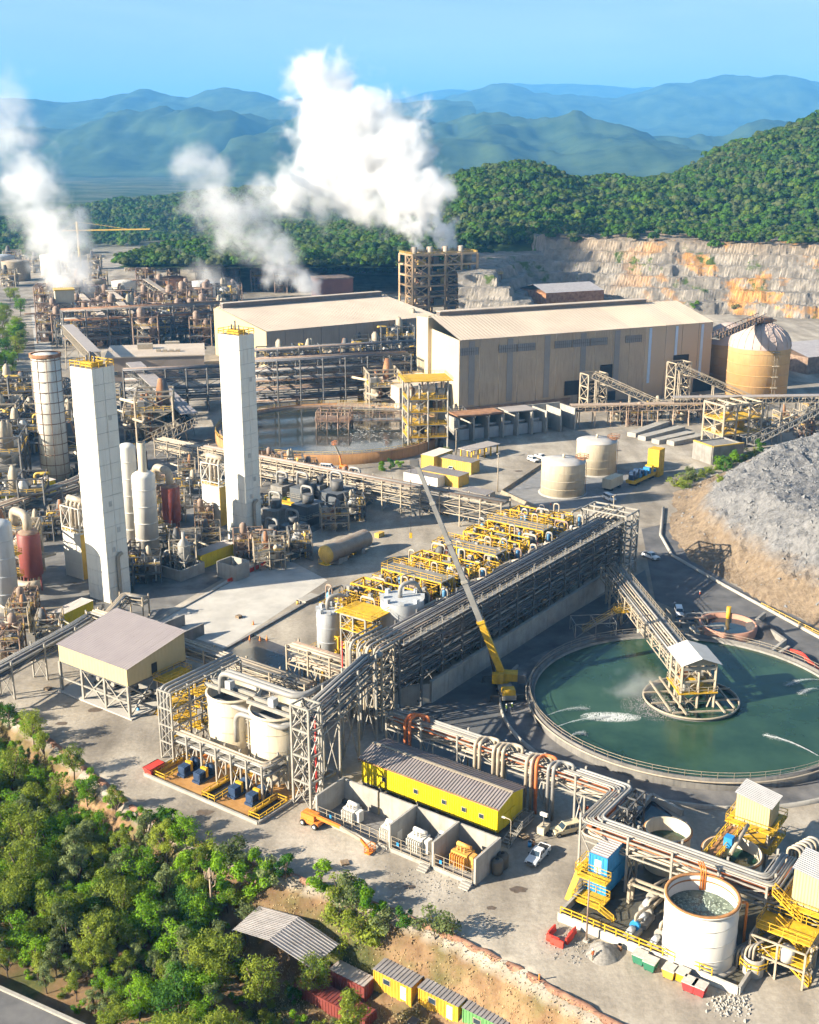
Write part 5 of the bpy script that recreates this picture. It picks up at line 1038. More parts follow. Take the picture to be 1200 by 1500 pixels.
    slab('pond', [g(915, 1215), g(955, 1172), g(985, 1195), g(945, 1235)], mat('dark_sump_water', (0.01, 0.02, 0.03), 0.1, spec=0.5), 0.05, label='dark sump pond behind the service rack')
    for k, (a_, b_) in enumerate((((955, 1170), (918, 1212)), ((955, 1170), (1000, 1195)))): single('concrete_wall', MB().bar(g(*a_) + Z * 0.5, g(*b_) + Z * 0.5, 0.5, 1.0), concrete, ('pale sump wall beside the rack turn', 'pale sump wall along the apron ring')[k], 'wall')
corner()
# ------------------------------------------------------------------ mobile crane
def crane():
    C = g(738, 1012); ax = (A * 0.75 - B * 0.66).normalized(); ay = Vector((-ax.y, ax.x, 0)); T = Thing('mobile_crane', 'yellow telescopic mobile crane with a long grey boom raised over the rack', 'crane', C)
    T.part('carrier', MB().box(C + Z * 0.9, (12, 2.7, 0.9), ax), steel); T.part('carrier_cab', MB().hexa([C - ax * 6 + s_ for s_ in (-ay * 1.3 + Z * 1, ax * 2.2 - ay * 1.3 + Z * 1, ax * 2.2 + ay * 1.3 + Z * 1, ay * 1.3 + Z * 1)], [C - ax * 5.7 + s_ for s_ in (-ay * 1.2 + Z * 2.8, ax * 1.9 - ay * 1.2 + Z * 2.8, ax * 1.9 + ay * 1.2 + Z * 2.8, ay * 1.2 + Z * 2.8)]), yellow)
    for k in range(5):
        for s_ in (-1, 1): p = C + ax * (-4.6 + k * 2.3) + ay * s_ * 1.2 + Z * 0.7; w_ = T.part('wheel', MB().cyl(p - ay * 0.25, p + ay * 0.25, 0.7, n=14), rubber); T.part('rim', MB().cyl(p - ay * 0.27, p + ay * 0.27, 0.35, n=10), steel, w_)
    for k in (-1, 1):
        for s_ in (-1, 1): p = C + ax * k * 4.4 + ay * s_ * 3.3; T.part('outrigger', MB().bar(p - ay * s_ * 2.2 + Z * 1.2, p + Z * 1.2, 0.3).bar(p, p + Z * 1.2, 0.25).box(p, (0.9, 0.9, 0.12), ax), steel_d)
    root = C + Z * 2.6 + ax * 1.0; tip = at(609, 676, root.y + 2.0); d = tip - root; dn = d.normalized()
    hx = Vector((d.x, d.y, 0)).normalized(); hy = Vector((-hx.y, hx.x, 0))
    T.part('turntable', MB().cyl(C + ax * 0.8 + Z * 1.8, C + ax * 0.8 + Z * 2.2, 1.4, n=18), yellow); T.part('superstructure', MB().box(C + ax * 0.8 - hx * 1.0 + Z * 2.2, (5.0, 2.2, 1.5), hx), yellow); T.part('counterweight', MB().box(C + ax * 0.8 - hx * 3.6 + Z * 2.0, (1.6, 2.8, 1.8), hx), steel_d)
    cb = T.part('crane_cab', MB().box(C + ax * 0.8 + hx * 1.0 + hy * 1.7 + Z * 2.1, (2.2, 1.2, 2.0), hx), yellow); T.part('windscreen', MB().box(C + ax * 0.8 + hx * 2.12 + hy * 1.7 + Z * 2.9, (0.06, 1.05, 1.05), hx), glass_m, cb)
    L = d.length; grey_b = mat('grey_boom', (0.24, 0.235, 0.22), 0.5); secs = ((0.0, 0.27, 1.15, yellow), (0.24, 0.46, 0.98, grey_b), (0.44, 0.64, 0.86, grey_b), (0.62, 0.82, 0.76, grey_b), (0.80, 1.0, 0.66, grey_b))
    for a0, a1, w_, m in secs:
        s_ = T.part('boom_section', MB().bar(root + d * a0, root + d * a1, w_, w_ * 1.1), m); T.part('collar', MB().bar(root + d * (a1 - 0.012), root + d * a1, w_ * 1.25, w_ * 1.35), steel if m != yellow else yellow, s_)
    T.part('boom_head', MB().box(tip - dn * 0.4 + hx * 0.4 - Z * 0.5, (1.6, 0.9, 1.3), hx), steel_d); T.part('luff_cylinder', MB().cyl(C + ax * 0.8 + hx * 1.6 + Z * 2.6, root + d * 0.2, 0.28, n=10), steel_d)
    T.part('hoist_rope', MB().bar(tip + hx * 0.9, tip + hx * 0.9 - Z * 14, 0.06), rubber); T.part('hook_block', MB().box(tip + hx * 0.9 - Z * 15, (0.5, 0.4, 1.0), hx), yellow)
crane()
# ------------------------------------------------------------------ vehicles
def car_mesh(kind, paint):
    """a vehicle along +x, wheels on z = 0"""
    T = Thing({'pickup': 'pickup_truck', 'suv': 'estate_car', 'van': 'minibus'}[kind], 'x', {'pickup': 'pickup', 'suv': 'car', 'van': 'van'}[kind], (0, 0, 0))
    W = 0.92
    prof = {'pickup': [(-2.6, 0.45), (-2.6, 1.02), (-2.55, 1.08), (1.1, 1.08), (2.35, 0.98), (2.62, 0.78), (2.66, 0.45)], 'suv': [(-2.4, 0.45), (-2.42, 1.05), (1.0, 1.08), (2.2, 0.98), (2.4, 0.75), (2.4, 0.45)], 'van': [(-2.6, 0.4), (-2.6, 1.15), (2.0, 1.15), (2.45, 0.95), (2.55, 0.4)]}[kind]
    cabp = {'pickup': [(-0.75, 1.07), (-0.62, 1.72), (0.55, 1.76), (1.25, 1.07)], 'suv': [(-2.36, 1.05), (-2.2, 1.78), (0.35, 1.80), (1.1, 1.07)], 'van': [(-2.58, 1.14), (-2.5, 2.05), (1.2, 2.05), (2.05, 1.14)]}[kind]
    def ext(pr, w0, w1, zr):
        mb = MB(); n = len(pr); v = []
        for s_ in (-1, 1): v += [(x, s_ * (w0 + (w1 - w0) * ((z - zr[0]) / (zr[1] - zr[0]))), z) for x, z in pr]
        return mb.raw(v, [tuple(range(n)), tuple(n + k for k in reversed(range(n)))] + [(k, n + k, n + (k + 1) % n, (k + 1) % n) for k in range(n)])
    T.part('body', ext(prof, W, W - 0.05, (0.4, 1.15)), paint)
    T.part('cab', ext(cabp, W - 0.06, W - 0.22, (cabp[0][1], cabp[1][1])), paint)
    (x0, z0), (x1, z1), (x2, z2), (x3, z3) = cabp
    L_ = lambda t, a, b: (a[0] + (b[0] - a[0]) * t, a[1] + (b[1] - a[1]) * t)
    wy = lambda z: (W - 0.06) + (-0.16) * ((z - z0) / (z1 - z0)) + 0.012
    a, b = L_(0.12, (x3, z3), (x2, z2)), L_(0.9, (x3, z3), (x2, z2)); T.part('windscreen', MB().poly([(a[0] + .015, -wy(a[1]) + .1, a[1] + .01), (a[0] + .015, wy(a[1]) - .1, a[1] + .01), (b[0] + .015, wy(b[1]) - .1, b[1] + .01), (b[0] + .015, -wy(b[1]) + .1, b[1] + .01)]), glass_m)
    a, b = L_(0.15, (x0, z0), (x1, z1)), L_(0.9, (x0, z0), (x1, z1)); T.part('rear_window', MB().poly([(a[0] - .015, wy(a[1]) - .12, a[1]), (a[0] - .015, -wy(a[1]) + .12, a[1]), (b[0] - .015, -wy(b[1]) + .12, b[1]), (b[0] - .015, wy(b[1]) - .12, b[1])]), glass_m)
    nwin = {'pickup': 2, 'suv': 3, 'van': 4}[kind]
    for s_ in (-1, 1):
        for k in range(nwin):
            lo0, lo1 = x0 + 0.12 + (x3 - x0 - 0.4) * k / nwin, x0 + 0.05 + (x3 - x0 - 0.4) * (k + 1) / nwin; hi0, hi1 = max(lo0, x1 + 0.1), min(lo1, x2 - 0.02); za, zb = z0 + 0.1, z1 - 0.12
            p = [(lo0, s_ * wy(za), za), (lo1, s_ * wy(za), za), (hi1 if k < nwin - 1 else x2 + .05, s_ * wy(zb), zb), (hi0, s_ * wy(zb), zb)]; T.part('side_window', MB().poly(p if s_ < 0 else p[::-1]), glass_m)
    if kind == 'pickup': 
        T.part('load_bed', MB().poly([(-2.48, -0.76, 1.09), (-0.85, -0.76, 1.09), (-0.85, 0.76, 1.09), (-2.48, 0.76, 1.09)]), rubber); T.part('bed_rail', MB().bar((-2.55, -0.84, 1.12), (-0.8, -0.84, 1.12), 0.1).bar((-2.55, 0.84, 1.12), (-0.8, 0.84, 1.12), 0.1).bar((-2.55, -0.84, 1.12), (-2.55, 0.84, 1.12), 0.1), paint)
    T.part('bumper', MB().box((2.62 if kind == 'pickup' else 2.45, 0, 0.42), (0.18, 1.7, 0.28)), steel_d); T.part('grille', MB().box((2.6 if kind == 'pickup' else 2.42, 0, 0.7), (0.08, 0.9, 0.18)), dark)
    for s_ in (-1, 1):
        T.part('headlight', MB().box((2.5 if kind == 'pickup' else 2.33, s_ * 0.68, 0.74), (0.2, 0.32, 0.16)), white); T.part('tail_light', MB().box((-2.58 if kind != 'suv' else -2.4, s_ * 0.8, 0.75), (0.08, 0.14, 0.3)), red_p); T.part('mirror', MB().box((1.0, s_ * 1.02, 1.1), (0.12, 0.2, 0.18)), rubber)
        for x in (1.65, -1.6): w_ = T.part('wheel', MB().cyl((x, s_ * 0.72, 0.38), (x, s_ * 0.94, 0.38), 0.38, n=18), rubber); T.part('rim', MB().cyl((x, s_ * 0.9, 0.38), (x, s_ * 0.955, 0.38), 0.22, n=12), steel, w_)
    return T.o
car_w = mat('white_car_paint', (0.75, 0.75, 0.74), 0.3, 0, 0.03, 0.5); car_b = mat('beige_car_paint', (0.62, 0.52, 0.33), 0.35, 0, 0.05, 0.5)
PK, SUVC, VAN = car_mesh('pickup', car_w), car_mesh('suv', car_b), car_mesh('van', car_w)
SUVW = copy_tree(SUVC)
for ch in SUVW.children:
    if ch.name.split('.')[0] in ('body', 'cab'): ch.data = ch.data.copy(); ch.data.materials[0] = car_w
def put(o, u, v, d, label, first=False, z=0.0, grp=None):
    c = o if first else copy_tree(o); place(c, g(u, v, z), yaw(d), label)
    if grp: c['group'] = grp
    return c
put(PK, 788, 1258, -A + B * 0.05, 'white pickup with an open load bed parked beside the yellow substation', True)
put(SUVC, 829, 1220, -A * 0.9 - B * 0.55, 'beige estate car parked in the shade of the service rack', True)
gv = 'vehicles in the tank farm car park'
put(PK, 661, 690, B * 0.3 - A * 1, 'white pickup parked nearest the yellow sheds in the car park', grp=gv); put(PK, 676, 686, B * 0.3 - A, 'white pickup parked second in the car park row', grp=gv); put(SUVC, 690, 682, B - A * 0.6, 'beige estate car parked between white vehicles in the car park', grp=gv); put(SUVW, 781, 676, B - A * 0.5, 'white car parked by the dirt bank before the cream tanks', True, grp=gv); put(PK, 793, 672, B - A * 0.4, 'white pickup parked farthest along the dirt bank', grp=gv)
put(VAN, 893, 733, B * 0.8 - A * 0.5, 'white minibus parked beside the pumps behind the cream tanks', True); put(PK, 953, 818, B - A * 0.35, 'white pickup on the shaded road by the lattice tower'); put(SUVW, 995, 901, B * 0.5 - A * 0.9, 'white car parked in shade near the thickener bridge')
put(PK, 461, 679, A, 'white pickup by the rusty thickener wall'); put(VAN, 480, 688, A * 0.4 + B, 'white van parked below the rusty thickener wall')
# ------------------------------------------------------------------ boom lifts
def boom_lift(p, ax, label, boom):
    T = Thing('boom_lift', label, 'boom lift', p, 'orange boom lifts'); ay = Vector((-ax.y, ax.x, 0)); T.part('chassis', MB().box(p + Z * 0.5, (3.4, 1.7, 0.6), ax), orange_p); T.part('turret', MB().box(p - ax * 0.4 + Z * 1.1, (2.6, 1.5, 0.9), ax), orange_p)
    for x in (-1.2, 1.2):
        for s_ in (-1, 1): q = p + ax * x + ay * s_ * 0.95 + Z * 0.5; w_ = T.part('wheel', MB().cyl(q - ay * 0.18, q + ay * 0.18, 0.5, n=14), rubber); T.part('rim', MB().cyl(q - ay * 0.2, q + ay * 0.2, 0.26, n=10), white, w_)
    pts = [p - ax * 1.4 + Z * 1.8] + boom
    for k, (a_, b_) in enumerate(zip(pts, pts[1:])): T.part('boom', MB().bar(a_, b_, 0.42 - 0.06 * k, 0.5 - 0.06 * k), (orange_p, steel_c, orange_p)[k % 3])
    e = pts[-1]; T.part('basket', railing(MB().box(e - Z * 0.3, (1.6, 0.9, 0.12), ay), [e - Z * 0.2 + ay * sx * 0.8 + ax * sy * 0.45 for sx, sy in ((-1, -1), (1, -1), (1, 1), (-1, 1))], close=True, sp=0.8), orange_p)
b0 = g(458, 1208); e1 = g(542, 1250); bd = (e1 - b0).normalized()
boom_lift(b0, B, 'orange boom lift with its arm lowered along the transformer bays', [b0 + bd * 6 + Z * 2.0, e1 - bd * 1.8 + Z * 1.6, e1 + Z * 0.5])
p0 = g(505, 690); boom_lift(p0, B, 'yellow orange boom lift raised beside the rusty thickener', [p0 + Z * 5 - B * 2, at(490, 650, p0.y)])
# ------------------------------------------------------------------ people
def person(p, rz, label, vest, trousers, arm=0.25, stride=0.12):
    me = bpy.data.meshes.new('person'); V = {}; vs_, es, rs = [], [], []
    def ad(k, co, r, pa=None):
        V[k] = len(vs_); vs_.append(co); rs.append(r)
        if pa is not None: es.append((V[pa], V[k]))
    ad('pel', (0, 0, 0.95), (0.16, 0.12)); ad('wa', (0, 0, 1.12), (0.15, 0.11), 'pel'); ad('ch', (0, 0, 1.34), (0.19, 0.13), 'wa'); ad('ne', (0, 0, 1.5), (0.065, 0.065), 'ch'); ad('hd', (0, 0.02, 1.62), (0.10, 0.11), 'ne'); ad('tp', (0, 0.02, 1.72), (0.085, 0.09), 'hd')
    for s_, n in ((-1, 'l'), (1, 'r')):
        ad(n + 'h', (s_ * 0.1, 0, 0.88), (0.09, 0.09), 'pel'); ad(n + 'k', (s_ * 0.12, 0.04 + s_ * stride * 0.5, 0.5), (0.065, 0.065), n + 'h'); ad(n + 'a', (s_ * 0.13, s_ * stride, 0.09), (0.05, 0.05), n + 'k'); ad(n + 't', (s_ * 0.14, s_ * stride + 0.18, 0.05), (0.045, 0.04), n + 'a')
        ad(n + 's', (s_ * 0.21, 0, 1.42), (0.07, 0.07), 'ch'); ad(n + 'e', (s_ * (0.26 + arm * 0.3), 0.03, 1.15), (0.05, 0.05), n + 's'); ad(n + 'w', (s_ * (0.25 + arm * 0.5), 0.16, 0.93), (0.035, 0.035), n + 'e'); ad(n + 'f', (s_ * (0.25 + arm * 0.5), 0.22, 0.85), (0.035, 0.02), n + 'w')
    me.from_pydata(vs_, es, []); o = bpy.data.objects.new('person', me); COL.objects.link(o); md = o.modifiers.new('skin', 'SKIN'); o.modifiers.new('sub', 'SUBSURF').levels = 1; o.modifiers['sub'].render_levels = 1
    if not me.skin_vertices: 
        bm_ = __import__('bmesh').new(); bm_.from_mesh(me); bm_.verts.layers.skin.verify(); bm_.to_mesh(me); bm_.free()
    for k, r in enumerate(rs): me.skin_vertices[0].data[k].radius = r
    me.skin_vertices[0].data[0].use_root = True; me.materials.append(trousers); o.location = p; o.rotation_euler = (0, 0, rz); tag(o, label, 'person', 'workers in safety vests')
    def child(nm, mb, m): c_ = bpy.data.objects.new(nm, mb.mesh(nm, m)); COL.objects.link(c_); c_.parent = o
    vst = MB()
    vst.lathe((0, 0, 0), [(0.2, 0.98), (0.205, 1.15), (0.23, 1.38), (0.12, 1.49)], 14); vst.v = [(x, y * 0.74, z) for x, y, z in vst.v]
    child('vest', vst, vest); child('helmet', MB().lathe((0, 0.02, 1.66), [(0.17, -0.01), (0.135, 0.02), (0.12, 0.1), (0.06, 0.15), (0.01, 0.16)], 12), white)
hi_o = mat('orange_vest', (0.75, 0.14, 0.03), 0.8, 0, 0.1, 3); hi_y = mat('lime_vest', (0.45, 0.62, 0.05), 0.8, 0, 0.1, 3); navy = mat('navy_clothes', (0.03, 0.04, 0.07), 0.9, 0, 0.2, 3); tan_c = mat('tan_clothes', (0.30, 0.22, 0.14), 0.9, 0, 0.2, 3)
for u, v, rz, vest, tr, lab in ((868, 1407, 0.6, hi_o, tan_c, 'worker in an orange vest standing by the gravel heap'), (849, 1195, 2.0, hi_o, navy, 'worker in orange under the service rack, nearest the beige car'), (860, 1193, 3.4, hi_o, navy, 'worker in orange under the service rack, facing the others'), (846, 1184, 0.4, navy, navy, 'worker in dark clothes behind the two in orange'), (871, 1192, 1.2, navy, navy, 'worker in dark clothes beside the rack column'), (742, 1044, 1.2, hi_y, navy, 'worker in a lime vest standing below the crane'), (750, 1042, 4.0, hi_y, navy, 'worker with lime vest beside another below the crane'), (807, 744, 2.5, hi_o, tan_c, 'worker in orange walking on the road before the cream tanks'), (1025, 876, 0.5, hi_o, navy, 'worker in orange on the shaded road near the parked car')):
    person(g(u, v), rz, lab, vest, tr)
# ------------------------------------------------------------------ bins, barriers, pole, gravel
binc = {'green': mat('green_bin', (0.03, 0.16, 0.09), 0.6), 'ochre': mat('ochre_bin', (0.55, 0.33, 0.05), 0.6), 'yellow': yellow, 'red': mat('red_bin', (0.45, 0.04, 0.04), 0.6)}
lidm = mat('dusty_bin_top', (0.45, 0.42, 0.37), 0.9, 0, 0.2, 2)
for u, v, cn, lab in ((937, 1410, 'green', 'green waste bin at the end of the bin row'), (953, 1420, 'green', 'green waste bin beside the orange bin'), (981, 1431, 'ochre', 'orange waste bin beside the yellow bin'), (999, 1436, 'yellow', 'yellow waste bin in the bin row'), (1010, 1450, 'red', 'red waste bin beside the yellow bin'), (1025, 1456, 'red', 'red waste bin at the end of the bin row by the white rubble')):
    p = g(u, v); T = Thing('waste_bin', lab, 'bin', p, 'waste bins along the white wall'); w0, w1 = 0.62, 0.82
    T.part('body', MB().hexa([p + B * x * w0 + A * y * w0 + Z * 0.12 for x, y in ((-1, -1), (1, -1), (1, 1), (-1, 1))], [p + B * x * w1 + A * y * w1 + Z * 1.35 for x, y in ((-1, -1), (1, -1), (1, 1), (-1, 1))]), binc[cn]); T.part('lid', MB().box(p + Z * 1.37, (1.7, 1.7, 0.12), B), lidm)
    for x in (-0.5, 0.5): T.part('skid', MB().box(p + B * x, (0.14, 1.2, 0.12), B), rubber)
for k, (u, v, d) in enumerate(((808, 1368, A), (810, 1380, B), (816, 1385, B), (834, 1378, A), (838, 1371, A))): barrier(g(u, v), yaw(d), 'red plastic barrier fencing a small dig beside the white wall', 'barriers round the small dig')
T = Thing('lamp_pole', 'tall weathered pole standing beside the white basin wall', 'pole', g(859, 1379)); T.part('shaft', MB().cyl(g(859, 1379), g(859, 1379) + Z * 9.5, 0.14, 0.1, n=8), pipe_b); T.part('foot', MB().box(g(859, 1379), (0.7, 0.7, 0.3), A), concrete)
def heap(label, c, r, h, m, seed, cat='heap'):
    mb = MB(); n, k = 26, 9; v = []
    for j in range(k + 1):
        for i_ in range(n):
            a = 2 * math.pi * i_ / n; rr = r * j / k * (1 + 0.25 * NZ.noise(Vector((math.cos(a) * 1.3, math.sin(a) * 1.3, seed)))); z = h * max(0, math.cos(min(1, j / k) * math.pi / 2)) ** 1.3; z += 0.12 * h * NZ.noise(Vector((rr * math.cos(a) * 1.5, rr * math.sin(a) * 1.5, seed))); v.append((c.x + rr * math.cos(a), c.y + rr * math.sin(a), c.z + (z if j < k else -0.1)))
    mb.raw(v, [(j * n + i_, j * n + (i_ + 1) % n, (j + 1) * n + (i_ + 1) % n, (j + 1) * n + i_) for j in range(k) for i_ in range(n)], True); return single('gravel_heap', mb, m, label, cat)
gravel = mat('grey_gravel', (0.24, 0.225, 0.20), 0.95, 0, 0.35, 3, bump=0.1)
heap('grey gravel heap beside the pole', g(884, 1398), 2.4, 1.5, gravel, 2)
heap('mud heap beyond the overflow tank', g(1112, 925), 5, 2.2, mat('dark_mud', (0.08, 0.07, 0.065), 0.8, 0, 0.3, 1, bump=0.1), 5)
def rubble(label, u0, u1, v0, v1, n, m, seed, smin=0.1, smax=0.5, z=None, name='rubble'):
    rnd = random.Random(seed); mb = MB()
    for k in range(n):
        p = g(rnd.triangular(u0, u1), rnd.triangular(v0, v1)); p.z = z(p.x, p.y) if z else 0; s_ = rnd.uniform(smin, smax) ** 1.0; e = [Vector((rnd.gauss(0, 1), rnd.gauss(0, 1), rnd.gauss(0, 1))).normalized() * s_ * rnd.uniform(0.6, 1.1) for _ in range(6)]
        pts = [p + Vector((s_, 0, 0)) + e[0] * .4, p + Vector((0, s_, 0)) + e[1] * .4, p - Vector((s_, 0, 0)) + e[2] * .4, p - Vector((0, s_, 0)) + e[3] * .4, p + Z * s_ + e[4] * .5, p - Z * s_ * .4]; mb.raw(pts, [(0, 1, 4), (1, 2, 4), (2, 3, 4), (3, 0, 4), (1, 0, 5), (2, 1, 5), (3, 2, 5), (0, 3, 5)])
    o = single(name, mb, m, label, None, kind='stuff'); return o
rubble('white broken rubble at the road edge by the tank basin', 1030, 1105, 1448, 1498, 220, mat('white_rubble', (0.33, 0.31, 0.27), 0.9, 0, 0.25, 2), 3, 0.05, 0.30)
rubble('loose stones along the foot of the transformer bays', 560, 700, 1262, 1330, 260, gravel, 6, 0.04, 0.16); rubble('loose stones beside the tank basin wall', 790, 900, 1340, 1420, 260, gravel, 7, 0.04, 0.18)
# ------------------------------------------------------------------ mill building
def az(d): return Vector((math.sin(R(d)), math.cos(R(d)), 0))
def mill():
    E0 = g(672.7, 499, 30.0); E1 = g(1044.8, 472, 30.0); m = (E1 - E0); L = m.length; m.normalize(); n = Vector((-m.y, m.x, 0)); C = Vector((E0.x, E0.y, 0)); h = 30.0; D = 35.0; hr = 36.5
    T = Thing('mill_hall', 'huge beige metal clad hall with a pale sloping roof before the quarry', 'building', C)
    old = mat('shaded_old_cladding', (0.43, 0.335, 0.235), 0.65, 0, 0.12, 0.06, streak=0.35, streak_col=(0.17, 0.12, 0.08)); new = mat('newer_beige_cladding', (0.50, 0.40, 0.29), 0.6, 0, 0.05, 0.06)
    strip = mat('translucent_wall_strip', (0.26, 0.245, 0.23), 0.5, 0, 0.15, 0.1); pale = mat('pale_strip', (0.45, 0.60, 0.80), 0.5, 0, 0.05, 0.2); lit = mat('sunlit_end_cladding', (0.56, 0.47, 0.31), 0.6, 0, 0.06, 0.06, streak=0.15)  # end wall gets a lighter copy for sunlight, the front a shaded one
    ts = [0, 0.075, 0.145, 0.215, 0.285, 0.36, 0.43, 0.51, 0.58, 0.65, 0.715, 0.80, 0.87, 0.94, 1.0]
    for k, (a, b) in enumerate(zip(ts, ts[1:])):
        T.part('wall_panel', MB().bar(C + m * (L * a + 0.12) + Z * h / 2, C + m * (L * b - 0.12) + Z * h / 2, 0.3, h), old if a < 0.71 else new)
    for t in (0.045, 0.185, 0.325, 0.465, 0.60): T.part('light_strip', MB().box(C + m * L * t - n * 0.25 + Z * 4, (2.6, 0.2, 25.5), m), strip)
    for t in (0.735, 0.845, 0.955): T.part('light_strip', MB().box(C + m * L * t - n * 0.25 + Z * 6, (1.3, 0.2, 23.5), m), pale)
    for t in (0.035, 0.175, 0.245, 0.385, 0.455, 0.525, 0.665):
        c = C + m * L * t - n * 0.32 + Z * 24.0; w_ = T.part('louvre_window', MB().box(c, (8.0, 0.2, 3.0), m), strip)
        mb = MB()
        for k in range(9): mb.box(c + m * (-4 + k) - n * 0.14, (0.16, 0.12, 3.0), m)
        mb.bar(c - m * 4 - n * 0.15 + Z * 1.5, c + m * 4 - n * 0.15 + Z * 1.5, 0.12, 0.14); T.part('window_frame', mb, steel_d, w_)
    for t, w_, h0, h1 in ((0.425, 7, 4, 10), (0.50, 12, 0, 9), (0.56, 6, 8, 15.5), (0.545, 14, 0, 4), (0.87, 8, 0, 17), (0.97, 10, 0, 6)): T.part('doorway', MB().box(C + m * L * t - n * 0.36 + Z * h0, (w_, 0.25, h1 - h0), m), dark)
    T.part('plinth_wall', MB().bar(C - n * 0.4 + Z * 1.5, C + m * L * 0.42 - n * 0.4 + Z * 1.5, 0.5, 3), brown_s)
    # left end and taller rear bay
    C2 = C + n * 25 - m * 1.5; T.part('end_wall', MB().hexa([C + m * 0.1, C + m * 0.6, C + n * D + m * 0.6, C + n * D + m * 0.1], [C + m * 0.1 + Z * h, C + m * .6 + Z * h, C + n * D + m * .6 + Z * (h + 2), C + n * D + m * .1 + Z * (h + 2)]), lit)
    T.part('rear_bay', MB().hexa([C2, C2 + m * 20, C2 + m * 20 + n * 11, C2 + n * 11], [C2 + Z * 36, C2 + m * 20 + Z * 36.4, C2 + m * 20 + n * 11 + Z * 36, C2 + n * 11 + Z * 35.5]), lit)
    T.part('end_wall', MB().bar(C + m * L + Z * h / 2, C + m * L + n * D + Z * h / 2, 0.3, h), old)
    for k, (a, b) in enumerate(zip(ts, ts[1:])):
        pa = roof_p if k not in (9, 10, 12) else mat('cream_roof_patch', (0.56, 0.48, 0.36), 0.7, 0, 0.08, 0.06)
        p, q = C - n * 0.6 + m * (L * a + 0.04), C - n * 0.6 + m * (L * b - 0.04); r_ = n * 27
        T.part('roof_sheet', corr_roof(MB(), p + Z * (h + .2), q + Z * (h + .2), q + r_ + Z * hr, p + r_ + Z * hr, 0.1, 1.6), pa)
        T.part('roof_sheet', corr_roof(MB(), q + r_ + n * 9 + Z * (h + 4), p + r_ + n * 9 + Z * (h + 4), p + r_ + Z * hr, q + r_ + Z * hr, 0.1, 1.6), roof_p)
    T.part('ridge_vent', MB().bar(C + n * 27 + m * 4 + Z * (hr + 0.6), C + n * 27 + m * (L * 0.86) + Z * (hr + 0.6), 3.2, 1.4), mat('ridge_dark', (0.18, 0.15, 0.13), 0.7)); T.part('ridge_cap', MB().bar(C + n * 27 + m * 4 + Z * (hr + 1.5), C + n * 27 + m * (L * 0.86) + Z * (hr + 1.5), 4.4, 0.3), roof_p)
    # low annex on the left
    a0 = C - m * 3 + n * 6; T.part('annex', MB().hexa([a0, a0 - m * 20, a0 - m * 20 + n * 26, a0 + n * 26], [p + Z * zz for p, zz in ((a0, 13), (a0 - m * 20, 12), (a0 - m * 20 + n * 26, 12), (a0 + n * 26, 13))][:4]), roof_p)
    return C, m, n, L
MC, Mm, Mn, ML = mill()
# ------------------------------------------------------------------ long hall behind the round tank
def hall():
    z = 18.0; E0, E1 = g(390, 486, z), g(642, 463, z); m = E1 - E0; L = m.length; m.normalize(); n = Vector((-m.y, m.x, 0)); n = (n * 0.93 + (-m) * 0.05).normalized(); C = Vector((E0.x, E0.y, 0)); T = Thing('process_hall', 'long flat looking beige hall with a dark roof vent, beside the tall hall', 'building', C); D = 48; hr = 24.5
    wm = mat('shaded_beige_wall', (0.30, 0.25, 0.20), 0.65, 0, 0.1, 0.06, streak=0.3, streak_col=(0.14, 0.11, 0.09)); lit = mat('sunlit_gable_cladding', (0.62, 0.48, 0.24), 0.6, 0, 0.06, 0.06, streak=0.15)  # gable colour lightened as sunlight, the other walls darkened as shade
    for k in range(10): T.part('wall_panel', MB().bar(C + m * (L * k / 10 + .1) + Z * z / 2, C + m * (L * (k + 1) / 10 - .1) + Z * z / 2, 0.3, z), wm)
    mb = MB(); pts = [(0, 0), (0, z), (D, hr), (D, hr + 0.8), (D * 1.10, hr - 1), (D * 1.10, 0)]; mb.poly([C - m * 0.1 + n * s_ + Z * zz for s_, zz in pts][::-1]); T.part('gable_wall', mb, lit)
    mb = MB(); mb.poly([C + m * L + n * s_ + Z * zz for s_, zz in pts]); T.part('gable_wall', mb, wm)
    for k in range(10):
        p, q = C - n * 0.5 + m * (L * k / 10 + .03), C - n * .5 + m * (L * (k + 1) / 10 - .03); T.part('roof_sheet', corr_roof(MB(), p + Z * (z + .2), q + Z * (z + .2), q + n * (D + .5) + Z * hr, p + n * (D + .5) + Z * hr, 0.1, 1.8), roof_p)
        T.part('roof_sheet', corr_roof(MB(), q + n * D * 1.12 + Z * (hr - 1), p + n * D * 1.12 + Z * (hr - 1), p + n * D + Z * hr, q + n * D + Z * hr, 0.1, 1.8), roof_p)
    T.part('ridge_vent', MB().bar(C + n * D + m * 2 + Z * (hr + 1), C + n * D + m * L * 0.97 + Z * (hr + 1), 2.6, 2.2), mat('ridge_dark', (0.18, 0.15, 0.13))); T.part('ridge_cap', MB().bar(C + n * D + m * 2 + Z * (hr + 2.3), C + n * D + m * L * 0.97 + Z * (hr + 2.3), 4, 0.3), roof_p)
    for k in range(3): T.part('vent_stack', MB().cyl(g(486 + k * 4, 516) - n * 3, g(486 + k * 4, 516) - n * 3 + Z * 0 + Z * 17, 0.7, n=10), brown_s)
hall()
